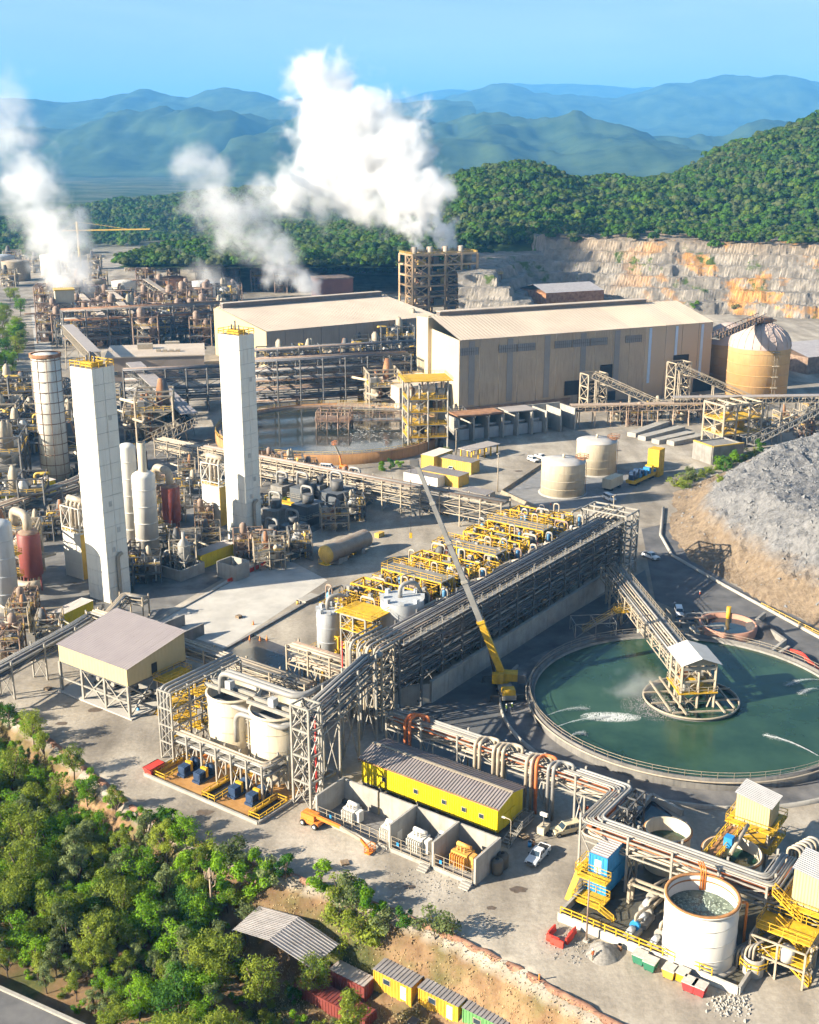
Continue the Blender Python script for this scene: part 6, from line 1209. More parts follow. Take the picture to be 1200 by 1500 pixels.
# ------------------------------------------------------------------ furnace building with stacks
def furnace():
    C = g(650, 462); T = Thing('furnace_building', 'tall open rusty steel furnace building with four steaming stacks', 'building', C); m, n = Mm, Mn
    h = hat(640, 462, 372); zs = [h * k / 6 for k in range(1, 7)]; cs = mat('sunlit_tan_steel', (0.52, 0.35, 0.19), 0.75, 0, 0.25, 0.1); frame(T, C + n * 8, m, 46, 20, zs, cs, 1.2, 4, 2, bw=0.9)
    for z in zs: T.part('floor', MB().box(C + n * 8 + Z * (z - 0.3), (46, 20, 0.35), m), brown_s)
    T.part('railing', railing(MB(), rect(C + n * 8, m, 46, 20, h + 0.2), close=True, w=0.25, h=1.4, sp=3), ochre)
    rnd = random.Random(4)
    for k, z in enumerate([0] + zs[:-1]):
        for j in range(7):
            c = C + n * rnd.uniform(2, 15) + m * rnd.uniform(-20, 20) + Z * z; T.part('equipment', (MB().lathe(c, [(0.01, 0), (2, 0), (2, 4), (1, 5.4), (0.01, 5.4)], 12) if j % 2 else MB().box(c, (rnd.uniform(3, 7), rnd.uniform(2, 4), rnd.uniform(2, 5)), m)), rnd.choice([brown_s, rust, pipe_b, ochre, steel_d, pipe_c]))
    for k, u in enumerate((600, 616, 636, 655)):
        p = C + n * 6 + m * (-18 + k * 11); s_ = T.part('stack', MB().lathe(p, [(1.6, h - 2), (1.5, h + 4.5), (1.3, h + 4.5), (1.3, h)], 14), pipe_c); T.part('stack_elbow', MB().tube(fillet([p + n * 4 + Z * h, p + n * 4 + Z * (h + 4), p + n * 1 + Z * (h + 3)], 1.5), 0.8, 8), pipe_b, s_)
    D = C + m * 30 + n * 4; frame(T, D, m, 20, 16, [9, 18, 25], brown_s, 0.8, 2, 1); platform(T, D, m, 22, 17, 25.4, ochre, ochre)
    for k in range(12): c = D + n * rnd.uniform(-8, 8) + m * rnd.uniform(-12, 14) + Z * rnd.choice([0, 9, 18]); T.part('equipment', MB().box(c, (rnd.uniform(3, 8), rnd.uniform(2, 5), rnd.uniform(2, 6)), m), rnd.choice([brown_s, rust, pipe_b, ochre, steel_d]))
furnace()
# ------------------------------------------------------------------ silos
silo_m = mat('buff_concrete_silo', (0.50, 0.28, 0.10), 0.85, 0, 0.15, 0.05, col2=(0.57, 0.38, 0.18), streak=0.45, streak_col=(0.35, 0.2, 0.09)); dome_m = mat('pale_pink_dome', (0.46, 0.36, 0.31), 0.8, 0, 0.15, 0.08)
def silo(u, v, r, vw, label):
    c = g(u, v) + Vector((0, r, 0)); h = hat(u, v, vw); T = tank('storage_silo', label, c, r, h, silo_m, 'dome', None, None, 'domed silos', n=56, roof_m=dome_m)
    for k in range(5): z = h * (k + 0.5) / 5; T.part('hoop', MB().lathe(c, [(r, z), (r + 0.12, z), (r + 0.12, z + 0.3), (r, z + 0.3)], 56), silo_m)
    return c, r, h, T
sc, sr, sh, T = silo(1119, 592, 12.7, 513, 'buff silo with a pale ribbed dome roof, larger in view of the two')
for k in range(24): a = 2 * math.pi * k / 24; T.part('dome_rib', MB().tube([(sc.x + (sr * math.cos(t) + .2) * math.cos(a), sc.y + (sr * math.cos(t) + .2) * math.sin(a), sh + sr * 0.78 * math.sin(t) + .1) for t in [R(x) for x in range(0, 86, 17)]], 0.14, 4), dome_m)
T.part('head_house', MB().box((sc.x, sc.y, sh + 9.6), (7, 5, 2.2), Mm), brown_s); T.part('head_railing', railing(MB(), rect(sc, Mm, 9, 7, sh + 9.8), close=True, w=0.2), rust); a = Vector((0.25, -0.97, 0)); q = sc + a * (sr + 0.5); mb = MB(); ladder(mb, q, q + Z * sh * 0.95, Vector((1, 0, 0)), 1.2); T.part('ladder_frame', mb, steel_c); [T.part('landing', MB().box(q + Z * sh * f, (2.6, 2, 0.3), (1, 0, 0)), steel_c) for f in (0.3, 0.5, 0.7, 0.95)]
s2 = silo(1074, 570, 11, 506, 'buff silo mostly hidden behind the other one and the hall')
conveyor('silo_conveyor', 'rusty conveyor climbing to the top of the silos', g(1048, 497, 30), Vector((sc.x, sc.y, sh + 11)), 3.5, 2.5, (), brown_s)
# ------------------------------------------------------------------ conveyors in front of the hall
conveyor('belt_conveyor', 'arched belt conveyor entering the middle of the hall', g(868, 553, 15), g(978, 602, 3.5), 3.4, 2.4, (0.05, 0.5), steel_c, roof=None); conveyor('belt_conveyor', 'arched belt conveyor entering the end of the hall beside the silo', g(990, 540, 17), g(1100, 588, 4), 3.6, 2.4, (0.05, 0.5), steel_c)
conveyor('belt_conveyor', 'long level conveyor gallery crossing before the hall', g(836, 602, 6), g(1064, 598, 6), 3.6, 2.2, [0.05 + 0.1 * k for k in range(10)], mat('dusty_tan_steel', (0.40, 0.29, 0.20), 0.8, 0, 0.2, 0.1), roof=mat('dusty_tan_cover', (0.42, 0.31, 0.22), 0.8)); conveyor('belt_conveyor', 'level conveyor gallery running behind towards the silo', g(985, 591, 8), g(1215, 588, 8), 3.6, 2.4, [0.1 * k for k in range(10)], steel_c, roof=roof_g)
conveyor('belt_conveyor', 'inclined conveyor rising past the yellow transfer station to the picture edge', g(1100, 652, 2), g(1225, 590, 12), 3.4, 2.2, (0.3, 0.6, 0.9), steel)
T = Thing('hall_portal', 'steel portal carrying the conveyor into the hall', 'steel frame', g(868, 600)); frame(T, g(868, 600), Mm, 9, 6, [5, 10, 15], steel_c, 0.5)
T = Thing('hall_portal', 'steel portal carrying the conveyor beside the silo', 'steel frame', g(992, 585)); frame(T, g(992, 585), Mm, 8, 6, [5, 10, 16], steel_c, 0.5)
T = Thing('transfer_station', 'steel transfer station with yellow floors beside the concrete bin', 'transfer tower', g(1068, 660)); frame(T, g(1070, 650), Mm, 17, 11, [5, 10, 15.5], steel_c, 0.6, 3, 1)
for z in (5.2, 10.2): platform(T, g(1070, 650), Mm, 17.5, 11.5, z, yellow)
rnd = random.Random(7)
for k in range(9): T.part('equipment', MB().box(g(rnd.uniform(1045, 1098), rnd.uniform(640, 655)) + Z * rnd.choice([0, 5.2, 10.2]), (rnd.uniform(1.5, 4), 2.5, rnd.uniform(1.5, 3.5)), Mm), rnd.choice([steel, steel_d, yellow, brown_s, pipe_c]))
c = g(1050, 676); T = Thing('concrete_bin', 'square concrete bin with a yellow rim below the transfer station', 'bin', c); q = rect(c + Vector((1, 3, 0)), Mm, 13, 10, 0); [T.part('wall', MB().bar(q[k] + Z * 3, q[(k + 1) % 4] + Z * 3, 0.6, 6), concrete_d) for k in range(4)]; T.part('rim', MB().bar(q[0] + Z * 6.2, q[1] + Z * 6.2, 0.7, 0.4).bar(q[0] + Z * 6.2, q[3] + Z * 6.2, 0.7, 0.4), ochre); T.part('top', MB().poly([p + Z * 5.6 for p in q]), grating)
# loading ramps and concrete walls
for k, (u0, v0, u1, v1) in enumerate(((940, 645, 998, 630), (960, 650, 1012, 638), (982, 652, 1030, 642), (925, 640, 975, 622))): single('ramp_wall', MB().bar(g(u0, v0) + Z * 0.8, g(u1, v1) + Z * 0.8, 3.5, 1.6), concrete, f'{["first", "second", "third", "fourth"][k]} low concrete ramp in the dusty yard below the conveyors', 'ramp', 'concrete ramps below the conveyors')
# ------------------------------------------------------------------ transformer walls before the hall
T = Thing('transformer_wall', 'row of concrete blast walls and low roofs along the foot of the hall', 'wall', g(700, 640)); 
for k in range(9):
    p = lerp(g(672, 648), g(842, 630), k / 8); T.part('divider_wall', MB().bar(p + Z * 4.2, p + Mn * 11 + Z * 4.2, 0.6, 8.4), concrete); 
T.part('back_wall', MB().bar(lerp(g(672, 648), g(842, 630), 0) + Mn * 11 + Z * 4.4, g(842, 630) + Mn * 11 + Z * 4.4, 0.6, 8.8), concrete)
for t0, t1, m_ in ((0.02, 0.40, rust), (0.44, 0.68, roof_g)): T.part('roof', MB().bar(lerp(g(672, 648), g(842, 630), t0) + Mn * 6 + Z * 8.9, lerp(g(672, 648), g(842, 630), t1) + Mn * 6 + Z * 8.9, 9, 0.4), m_)
for k in range(6): p = lerp(g(672, 648), g(842, 630), (k + 0.5) / 8) + Mn * 4; S = Thing('transformer', 'grey transformer between blast walls at the foot of the hall', 'transformer', p, 'transformers at the foot of the hall'); S.part('tank', MB().box(p, (5, 3, 4), Mm), tank_g); S.part('conservator', MB().cyl(p - Mm * 2 + Z * 4.8, p + Mm * 2 + Z * 4.8, 0.5, n=8), tank_g)
# ------------------------------------------------------------------ yellow transfer tower by the round tank
c = g(623, 662) + Vector((0, 6, 0)); T = Thing('stair_tower', 'tall galvanised tower with yellow floors beside the rusty round tank', 'steel tower', c); hh = 25; frame(T, c, az(80), 14, 11, [5, 9.5, 14, 18.5, hh], steel, 0.5, 2, 1)
for z in (5, 9.5, 14, 18.5): platform(T, c, az(80), 14.5, 11.5, z + 0.3, yellow)
platform(T, c, az(80), 17, 14, hh + 0.3, yellow)
for k in range(16): T.part('equipment', (MB().box if k % 2 else lambda c_, s_, a_: MB().lathe(c_, [(0.01, 0), (1.4, 0), (1.4, 3), (0.01, 3.4)], 10))(c + az(80) * rnd.uniform(-6, 6) + Vector((0, rnd.uniform(-4, 4), rnd.choice([0, 5.3, 9.8, 14.3, 18.8]))), (rnd.uniform(1, 3), 2, rnd.uniform(1.5, 3.2)), az(80)), rnd.choice([steel, yellow, pipe_c, brown_s, steel_d]))
for k in range(4): pipe(T, [c + az(80) * (-5 + k * 3) - Vector((0, 4, 0)), c + az(80) * (-5 + k * 3) + Vector((0, -4, 21)), c + az(80) * (-5 + k * 3) + Vector((0, 5, 22))], 0.4, (pipe_c, steel)[k % 2], 2)
# ------------------------------------------------------------------ rusty round thickener
C2 = Vector((-29, 419, 0)); R2 = 42
T = Thing('thickener', 'round thickener with a rusty wall and dark water behind the farther white tower', 'thickener', C2); rw = mat('rusty_tank_wall', (0.40, 0.21, 0.08), 0.85, 0, 0.3, 0.15, streak=0.5, streak_col=(0.22, 0.08, 0.03))
T.part('wall', MB().lathe(C2, [(R2 + .4, 0), (R2 + .4, 3.6), (R2, 3.6), (R2, 0.2)], 96), rw); T.part('launder', MB().lathe(C2, [(R2, 3.1), (R2 - 1.6, 3.1), (R2 - 1.6, 3.4), (R2 - 1.8, 3.4), (R2 - 1.8, 1)], 96), pipe_b); T.part('water', MB().lathe(C2, [(R2, 2.7), (20, 2.7), (0.01, 2.7)], 96), mat('dark_teal_water', (0.012, 0.035, 0.04), 0.08, 0, 0.4, 0.05, col2=(0.06, 0.06, 0.05), spec=0.6)); T.part('handrail', railing(MB(), [C2 + Vector((math.cos(a), math.sin(a), 0)) * (R2 + .2) + Z * 3.6 for a in [2 * math.pi * k / 80 for k in range(80)]], close=True, w=0.12, sp=3.4), ochre)
conveyor('thickener_bridge', 'rusty bridge reaching over the dark round thickener', Vector((-24, 424, 5)), Vector((30, 428, 5)), 4, 2.6, (), brown_s, belt=False); T = Thing('feedwell', 'rusty centre cage in the dark round thickener', 'feed well', Vector((-26, 424, 0))); frame(T, (-28, 424), az(95), 12, 10, [5.4, 9], brown_s, 0.4, 3, 2, z0=2.6); platform(T, (-28, 424), az(95), 13, 11, 5.6, brown_s, rust)
rnd = random.Random(3); mb = MB()
for k in range(260): a, r = rnd.gauss(-0.35, 0.5), rnd.uniform(10, 38); p = C2 + Vector((math.cos(a) * r, math.sin(a) * r, 2.71)); s_ = rnd.uniform(0.15, 0.55); mb.raw([p + Vector((s_, 0, 0)), p + Vector((0, s_, 0)), p - Vector((s_, 0, 0)), p - Vector((0, s_, 0)), p + Z * s_ * .3], [(0, 1, 4), (1, 2, 4), (2, 3, 4), (3, 0, 4)])
o = single('scum', mb, mat('pale_scum', (0.30, 0.29, 0.27), 0.9), 'pale scum drifting on the dark round thickener', None, kind='stuff')
for k, (u, v) in enumerate(((533, 590), (546, 588))): T = Thing('yellow_tank', ('yellow upright tank beyond the dark thickener', 'yellow upright tank behind another beyond the dark thickener')[k], 'tank', g(u, v)); T.part('shell', MB().lathe(g(u, v), [(0.01, 0), (2.6, 0), (2.6, 7), (0.01, 7.6)], 18), yellow); T.part('rim', MB().lathe(g(u, v) + Z * 6.6, [(2.8, 0), (2.8, 0.4), (2.5, 0.4)], 18), ochre)
conveyor('pipe_walkway', 'cream handrailed walkway along the far side of the dark thickener', g(495, 598, 5), g(600, 600, 5), 2.5, 2, (0.1, 0.5, 0.9), steel_c, belt=False)
# ------------------------------------------------------------------ cream storage tanks in their bund
for k, (u, v, r, vt, lab) in enumerate(((828, 731, 6.7, 683, 'cream cone roofed storage tank nearer the road'), (877, 699, 6.5, 652, 'cream cone roofed storage tank behind the other'))):
    c = g(u, v) + Vector((0, r, 0)); h = hat(u, v, vt); T = tank('storage_tank', lab, c, r, h, cream, 'cone', None, None, 'cream storage tanks', n=48, bands=3, roof_m=mat('pale_tank_roof', (0.48, 0.45, 0.41), 0.6, 0, 0.08, 0.3)); p = c + Vector((0.95, 0.2, 0)) * (r - 0.6); T.part('roof_platform', MB().box(p + Z * (h + 0.3), (3, 3, 0.2), A), rust); T.part('railing', railing(MB(), rect(p, A, 3, 3, h + 0.5), close=True, w=0.12), rust); T.part('vent', MB().cyl(c + Z * (h + r * .14), c + Z * (h + r * .14 + 1.2), 0.4, n=10), cream)
    mb = MB(); e = c + Vector((0.97, -0.24, 0)) * (r + 0.3); ladder(mb, e, e + Z * h, Vector((0.24, 0.97, 0)), 0.8); T.part('ladder_frame', mb, rust); T.part('foundation', MB().lathe(c, [(r + 0.7, 0), (r + 0.7, 0.4), (r, 0.4)], 48), concrete)
slab('bund_floor', [g(740, 725), g(800, 685), g(960, 690), g(900, 742), g(790, 748)], mat('grey_bund_gravel', (0.20, 0.20, 0.20), 0.95, 0, 0.25, 0.4), 0.03, label='grey gravel bund floor round the cream tanks')
for k, (a_, b_) in enumerate((((735, 722), (798, 680)), ((735, 722), (800, 752)), ((800, 752), (900, 745)))): single('bund_bank', MB().hexa([g(*a_) - A * .9, g(*b_) - A * .9, g(*b_) + A * .9, g(*a_) + A * .9], [g(*a_) - A * .2 + Z * 0.9, g(*b_) - A * .2 + Z * .9, g(*b_) + A * .2 + Z * .9, g(*a_) + A * .2 + Z * .9]), mat('bank_soil', (0.28, 0.23, 0.16), 0.95, 0, 0.3, 0.6), f'earth bank of the cream tank bund, {["beside the car park", "at the corner by the road", "along the road"][k]}', 'bank')
# ------------------------------------------------------------------ sheds by the car park
gd = (g(694, 691) - g(637, 679)).normalized()
container('site_shed', 'long ochre shed with grey roof beside the car park', g(668, 688), B, 15, 5, 4.0, ochre, roof_g, cat='shed', over=0.25, pitch=0.8); container('site_shed', 'ochre shed with grey roof behind the long ochre shed', g(640, 682), A, 11, 5, 4.6, ochre, roof_g, cat='shed', over=0.25, pitch=0.8); container('site_shed', 'ochre container shed nearer the pipe rack', g(650, 706), B, 15, 6, 3.6, ochre, roof_g, cat='shed', over=0.25, pitch=0.8); container('site_shed', 'white site cabin beside the ochre container shed', g(622, 708), B, 13, 4.5, 3.2, white, roof_g, cat='cabin', over=0.2, pitch=0.8); container('site_shed', 'grey flat roofed cabin beside the truss rack', g(700, 731), B, 9, 5, 2.6, steel, roof_g, cat='cabin', over=0.2, pitch=0.8)
c = g(702, 668); T = Thing('car_port', 'open car port with a pale roof on yellow posts', 'car port', c); ca = (g(728, 656) - g(676, 669)).normalized(); T.part('roof', MB().box(c + Z * 3.4, (15, 6, 0.25), ca), roof_g); [T.part('post', MB().bar(c + ca * x + Vector((-ca.y, ca.x, 0)) * y, c + ca * x + Vector((-ca.y, ca.x, 0)) * y + Z * 3.4, 0.4), yellow) for x in (-6.5, -3.2, 0, 3.2, 6.5) for y in (-2.5, 2.5)]
for k, (u, v, h) in enumerate(((729, 720, 12), (668, 675, 11), (897, 778, 10))): T = Thing('light_pole', ('slim light pole standing at the edge of the car park', 'light pole beside the ochre sheds', 'pole by the end of the filter deck')[k], 'pole', g(u, v)); T.part('shaft', MB().cyl(g(u, v), g(u, v) + Z * h, 0.2, 0.12, n=8), steel_c); T.part('lamp', MB().box(g(u, v) + Z * h, (1.6, 0.5, 0.25), A), steel_c)
# ------------------------------------------------------------------ truss rack between the towers and the filter deck
rack('truss_rack', 'long cream lattice pipe rack running behind the filter deck', [g(300, 692), g(740, 780)], 5.0, [3.4, 5.8, 8.4], 6, 6.5, steel_c, [pipe_c, pipe_c, pipe_g, pipe_b], 0.32, seed=51, rr=(0.14, 0.32)); 
# horizontal bullet tank
p, q = g(478, 812, 3.2), g(478, 812, 3.2) + A * 16; T = Thing('bullet_tank', 'long horizontal tank with a brown stained top on concrete saddles', 'tank', p); T.part('shell', MB().cyl(p, q, 2.4, n=28, caps=False), mat('stained_cream_tank', (0.42, 0.34, 0.24), 0.4, 0, 0.15, 0.3, col2=(0.24, 0.17, 0.12)));
for e, s_ in ((p, -1), (q, 1)):
    mb = MB(); prev = None
    for k in range(5): a0, a1 = k * 18, (k + 1) * 18; mb.cyl(e + A * s_ * 1.1 * math.sin(R(a0)), e + A * s_ * 1.1 * math.sin(R(a1)), 2.4 * math.cos(R(a0)), max(0.02, 2.4 * math.cos(R(a1))), n=28, caps=False)
    T.part('end_cap', mb, ochre)
for t in (0.2, 0.8): T.part('saddle', MB().box(Vector((lerp(p, q, t).x, lerp(p, q, t).y, 0)), (1.2, 4, 1.6), A), concrete)
T.part('walkway', railing(MB().bar(p - Z * 1.6 - A * 2.4, p - Z * 1.6 - A * 2.4 + B * 3, 1.4, 0.15), [p - Z * 1.5 - A * 3, p - Z * 1.5 - A * 3 + B * 3]), yellow)
for k in range(4): single('concrete_block', MB().box(g(502 + k * 18, 822 - k * 12), (2.6, 1.4, 1.2), A), ochre if k % 2 else concrete, f'{["first", "second", "third", "fourth"][k]} concrete block beside the horizontal tank', 'block', 'blocks by the horizontal tank')
# compressors in the tower's shade
rnd = random.Random(12); k = 0
for u, v, s_ in ((405, 770, 1.2), (430, 790, 1.0), (452, 765, 1.3), (415, 730, 1.0), (445, 735, 1.1), (495, 750, 1.5), (522, 735, 1.3), (400, 800, 0.9), (470, 730, 1.1)):
    p = g(u, v); T = Thing('compressor', f'{ords[k]} dark compressor unit from the farther tower, in its shade by the horizontal tank', 'compressor', p, 'compressor units behind the farther tower'); cm_ = mat('dark_slate_casing', (0.10, 0.11, 0.12), 0.6, 0, 0.2, 0.4)
    T.part('casing', MB().box(p, (6 * s_, 4.5 * s_, 4.5 * s_), A), cm_ if k % 3 else concrete_d); T.part('inlet', MB().cyl(p + Z * 4.5 * s_, p + Z * (6.4 * s_), 1.2 * s_, n=12), steel_d); pipe(T, [p + A * 2 + Z * 4.5 * s_, p + A * 2 + Z * 7.5 * s_, p + A * 2 - B * 4 + Z * 7.5 * s_, p + A * 2 - B * 4 + Z], 0.4, pipe_g, 1.2); platform(T, p - A * 0.5, A, 7 * s_, 5 * s_, 2.4, grating, steel); k += 1
for k, (u, v, d) in enumerate(((425, 742, A), (440, 738, A))): single('yellow_beam', MB().box(g(u, v), (9, 2, 1.2), B), yellow, ('yellow steel beam lying by the truss rack', 'second yellow steel beam lying by the truss rack')[k], 'beam')
# ------------------------------------------------------------------ dark racks and the older plant on the far side
dk = [pipe_d, pipe_b, pipe_d, brown_s, pipe_g]
rack('dark_pipe_rack', 'tall dark pipe rack behind the rusty round thickener', [g(372, 602), g(598, 588)], 9, [4, 8, 12, 16, 20], 6, 9, steel_d, dk, 0.5, seed=61, rr=(0.2, 0.5))
rack('dark_pipe_rack', 'second dark pipe rack nearer the long hall', [g(375, 570), g(640, 552)], 8, [5, 9, 13, 17], 5, 10, steel_d, dk + [pipe_c], 0.5, seed=62, rr=(0.2, 0.5))
rack('dark_pipe_rack', 'dark pipe rack between the two white towers', [g(185, 605), g(335, 598)], 8, [5, 9, 13, 17], 5, 9, steel_d, dk, 0.5, seed=63, rr=(0.2, 0.5))
rack('dark_pipe_rack', 'wide dark pipe rack in front of the old brown refinery', [g(95, 512), g(345, 497)], 9, [5, 10, 15, 20], 6, 11, steel_d, dk + [rust], 0.6, seed=64, rr=(0.25, 0.6))
rack('dark_pipe_rack', 'dark pipe rack beside the tall cylindrical column', [g(-30, 690), g(60, 640), g(110, 600)], 7, [4, 8, 12], 5, 9, steel_d, dk + [pipe_c], 0.45, seed=65, rr=(0.2, 0.45))
rack('pipe_bridge', 'pipe rack crossing behind the maroon vessels', [g(-30, 790), g(110, 740), g(185, 700)], 5, [4, 7], 6, 8, steel_c, [pipe_c, pipe_g, pipe_b], 0.35, seed=66, rr=(0.15, 0.4))
rack('pipe_bridge', 'cream pipe rack from the vessels towards the farther tower', [g(235, 668), g(330, 690)], 4.5, [3, 6], 5, 7, steel_c, [pipe_c, pipe_c, pipe_g], 0.3, seed=67)
conveyor('covered_gallery', 'covered lattice gallery descending beside the flat roofed building', g(196, 545, 14), g(278, 622, 6), 6, 4, (0.1, 0.5, 0.9), steel, roof=mat('gallery_roof', (0.34, 0.30, 0.28), 0.7)); conveyor('covered_gallery', 'lattice gallery rising from the gallery foot towards the towers', g(280, 622, 6), g(225, 650, 3), 5, 3, (0.3, 0.8), steel_c)
conveyor('covered_gallery', 'lattice gallery leading up to the nearer tower top', g(100, 488, 16), g(140, 530, 16), 5, 4, (0.1, 0.9), steel_c, roof=roof_g)
# tall cylindrical column
C = g(77, 705) + Vector((0, 4.4, 0)); h = hat(77, 705, 522); T = Thing('column_stack', 'tall round white column with a grid of hoops behind the nearer tower', 'column', C); T.part('shell', MB().lathe(C, [(0.01, 0), (4.5, 0), (4.5, h), (0.01, h)], 32), mat('hooped_white_column', (0.66, 0.63, 0.54), 0.5, 0, 0.1, 0.15, streak=0.45, streak_col=(0.36, 0.2, 0.08)))
for k in range(12): z = h * (k + .5) / 12; T.part('hoop', MB().lathe(C, [(4.5, z), (4.62, z), (4.62, z + .25), (4.5, z + .25)], 32), brown_s)
for k in range(10): a = 2 * math.pi * k / 10; p = C + Vector((math.cos(a), math.sin(a), 0)) * 4.55; T.part('stiffener', MB().bar(p, p + Z * h, 0.14), brown_s)
T.part('top_ring', MB().lathe(C, [(4.9, h - 0.8), (4.9, h + 0.3), (4.4, h + 0.3)], 32), rust)
# flat roofed control building
E0 = g(225, 560); bm_ = mat('brown_grey_wall', (0.26, 0.21, 0.17), 0.8, 0, 0.15, 0.1)
for lab, c, L_, W_, H_ in (('flat roofed brown control building behind the nearer tower', g(222, 556), 44, 34, 11), ('lower flat roofed wing beside the control building', g(262, 545), 18, 22, 9)):
    T = Thing('control_building', lab, 'building', c); ax = az(80); q = rect(c + Vector((0, 14, 0)), ax, L_, W_, 0); T.part('wall', MB().hexa(q, [p + Z * H_ for p in q]), bm_); T.part('roof', MB().box(c + Vector((0, 14, H_)), (L_ + 1, W_ + 1, 0.5), ax), roof_p); T.part('roof_unit', MB().box(c + Vector((-6, 18, H_ + .5)), (7, 4, 2.4), ax), steel_c)
    for k in range(4): T.part('roof_duct', MB().box(c + Vector((2 + k * 3, 10, H_ + .5)), (2, 3, 1), ax), steel_c)
    for k in range(6): w_ = T.part('window', MB().box(lerp(q[0], q[1], (k + .5) / 6) - Vector((-.1, .2, 0)) + Z * 3, (2.4, .2, 2), ax), steel_c); T.part('pane', MB().box(lerp(q[0], q[1], (k + .5) / 6) - Vector((-.1, .35, 0)) + Z * 3.2, (2, .1, 1.6), ax), glass_m, w_)
# process modules: three kinds, copied
def module(seed, mm, pmx):
    rnd = random.Random(seed); T = Thing('process_module', 'x', 'process module', (0, 0, 0), 'process modules of the old refinery'); zs = [5, 9.5, 14]; frame(T, (0, 0), Vector((1, 0, 0)), 15, 11, zs, mm, 0.5, 2, 1)
    for z in zs[:2]: T.part('floor', MB().box((0, 0, z), (15, 11, 0.25)), grating)
    T.part('railing', railing(MB(), [(-7.5, -5.5, 9.8), (7.5, -5.5, 9.8), (7.5, 5.5, 9.8), (-7.5, 5.5, 9.8)], close=True, w=0.18, sp=2.5), rnd.choice([ochre, steel_c, yellow]))
    for k in range(4): r = rnd.uniform(1, 2.2); T.part('vessel_shell', MB().lathe((rnd.uniform(-5, 5), rnd.uniform(-3, 3), rnd.choice([0, 5.2, 9.8])), [(0.01, 0), (r, 0), (r, rnd.uniform(4, 7)), (r * .5, rnd.uniform(7, 8)), (0.01, 8)], 14), rnd.choice(pmx))
    for k in range(8):
        x, y, z = rnd.uniform(-7, 7), rnd.uniform(-5, 5), rnd.uniform(2, 15); T.part('pipe', MB().tube(fillet([(x, y, 0.2), (x, y, z), (x + rnd.uniform(-9, 9), y, z), (x + rnd.uniform(-3, 3), y + rnd.uniform(-6, 6), z)], 1), rnd.uniform(0.2, 0.5), 6), rnd.choice(pmx))
    for k in range(3): T.part('cabinet', MB().box((rnd.uniform(-6, 6), rnd.uniform(-4, 4), rnd.choice([0, 5.2, 9.8])), (rnd.uniform(1.5, 4), 2, rnd.uniform(1.5, 3))), rnd.choice(pmx))
    return T.o
MODS = [module(1, brown_s, [pipe_b, rust, brown_s, pipe_c, white]), module(2, steel_d, [pipe_d, steel_c, pipe_g, ochre, white]), module(3, steel_c, [pipe_c, pipe_g, steel_d, rust, cream])]
spots = [(120, 470, 0), (160, 485, 0), (205, 478, 1), (245, 470, 0), (285, 474, 0), (320, 470, 1), (180, 448, 2), (230, 445, 0), (270, 440, 0), (310, 445, 0), (345, 440, 0), (215, 420, 0), (255, 415, 0), (300, 418, 0), (340, 415, 0), (380, 425, 0), (420, 428, 0), (195, 398, 2), (240, 395, 0), (290, 398, 0), (20, 395, 2), (50, 400, 2), (75, 395, 2), (105, 400, 1), (140, 395, 2), (15, 420, 2), (110, 440, 2), (145, 420, 2),
         (10, 655, 1), (35, 665, 1), (10, 705, 1), (112, 650, 1), (118, 690, 2), (35, 760, 1), (150, 620, 1), (205, 640, 2), (230, 640, 2), (405, 560, 1), (450, 555, 1), (500, 552, 2), (545, 548, 1), (590, 545, 1), (420, 530, 2), (470, 527, 1), (520, 524, 2), (580, 522, 1), (560, 600, 2), (15, 850, 2)]
spots += [(70 + 28 * (i_ % 10) + (i_ * 7) % 13, 455 + 22 * (i_ // 10) + (i_ * 5) % 9, (0, 1, 0, 0, 1)[i_ % 5]) for i_ in range(30)] + [(8 + 24 * (i_ % 4), 610 + 38 * (i_ // 4), (1, 2, 1)[i_ % 3]) for i_ in range(8)] + [(360 + 30 * i_, 512, 1) for i_ in range(9)]
spots += [(u_, v_, 3 + (i_ % 3)) for i_, (u_, v_) in enumerate(((40, 905), (150, 780), (165, 720), (230, 725), (280, 735), (275, 705), (205, 690), (240, 800), (310, 800), (20, 810), (215, 850), (30, 920), (400, 690), (430, 705), (395, 830), (500, 720), (380, 760), (905, 615), (930, 622), (960, 612), (1000, 615), (1030, 610), (1120, 640), (1150, 630), (1180, 640), (1100, 618), (1190, 612), (660, 600), (670, 625), (250, 762), (190, 842), (175, 862), (270, 828), (300, 770), (225, 770), (95, 780), (140, 830), (60, 790), (410, 815), (365, 815), (440, 815), (490, 775), (455, 700), (520, 760), (75, 940), (15, 960)))]
mu = [False] * 3; sides = ['brown rusty', 'dark grey', 'dusty cream']
for (u, v, k) in spots:
    ss = 1.0
    if k > 2: k -= 3; ss = 0.48
    o = MODS[k] if not mu[k] else copy_tree(MODS[k]); mu[k] = True; far_ = v < 490; zone = ('of small size under the conveyors before the tall hall' if u > 600 else 'of small size round the white towers') if ss < 1 else 'in the old refinery under the steam' if far_ else ('behind the rusty round thickener' if u > 370 else 'in the crowded plant beside the tall white column')
    place(o, g(u, v), R(random.choice([10, 100, 190, 280])), f'{sides[k]} process module {zone}', random.uniform(0.85, 1.25) * ss); o['group'] = f'{sides[k]} modules {zone}'
rnd = random.Random(21)
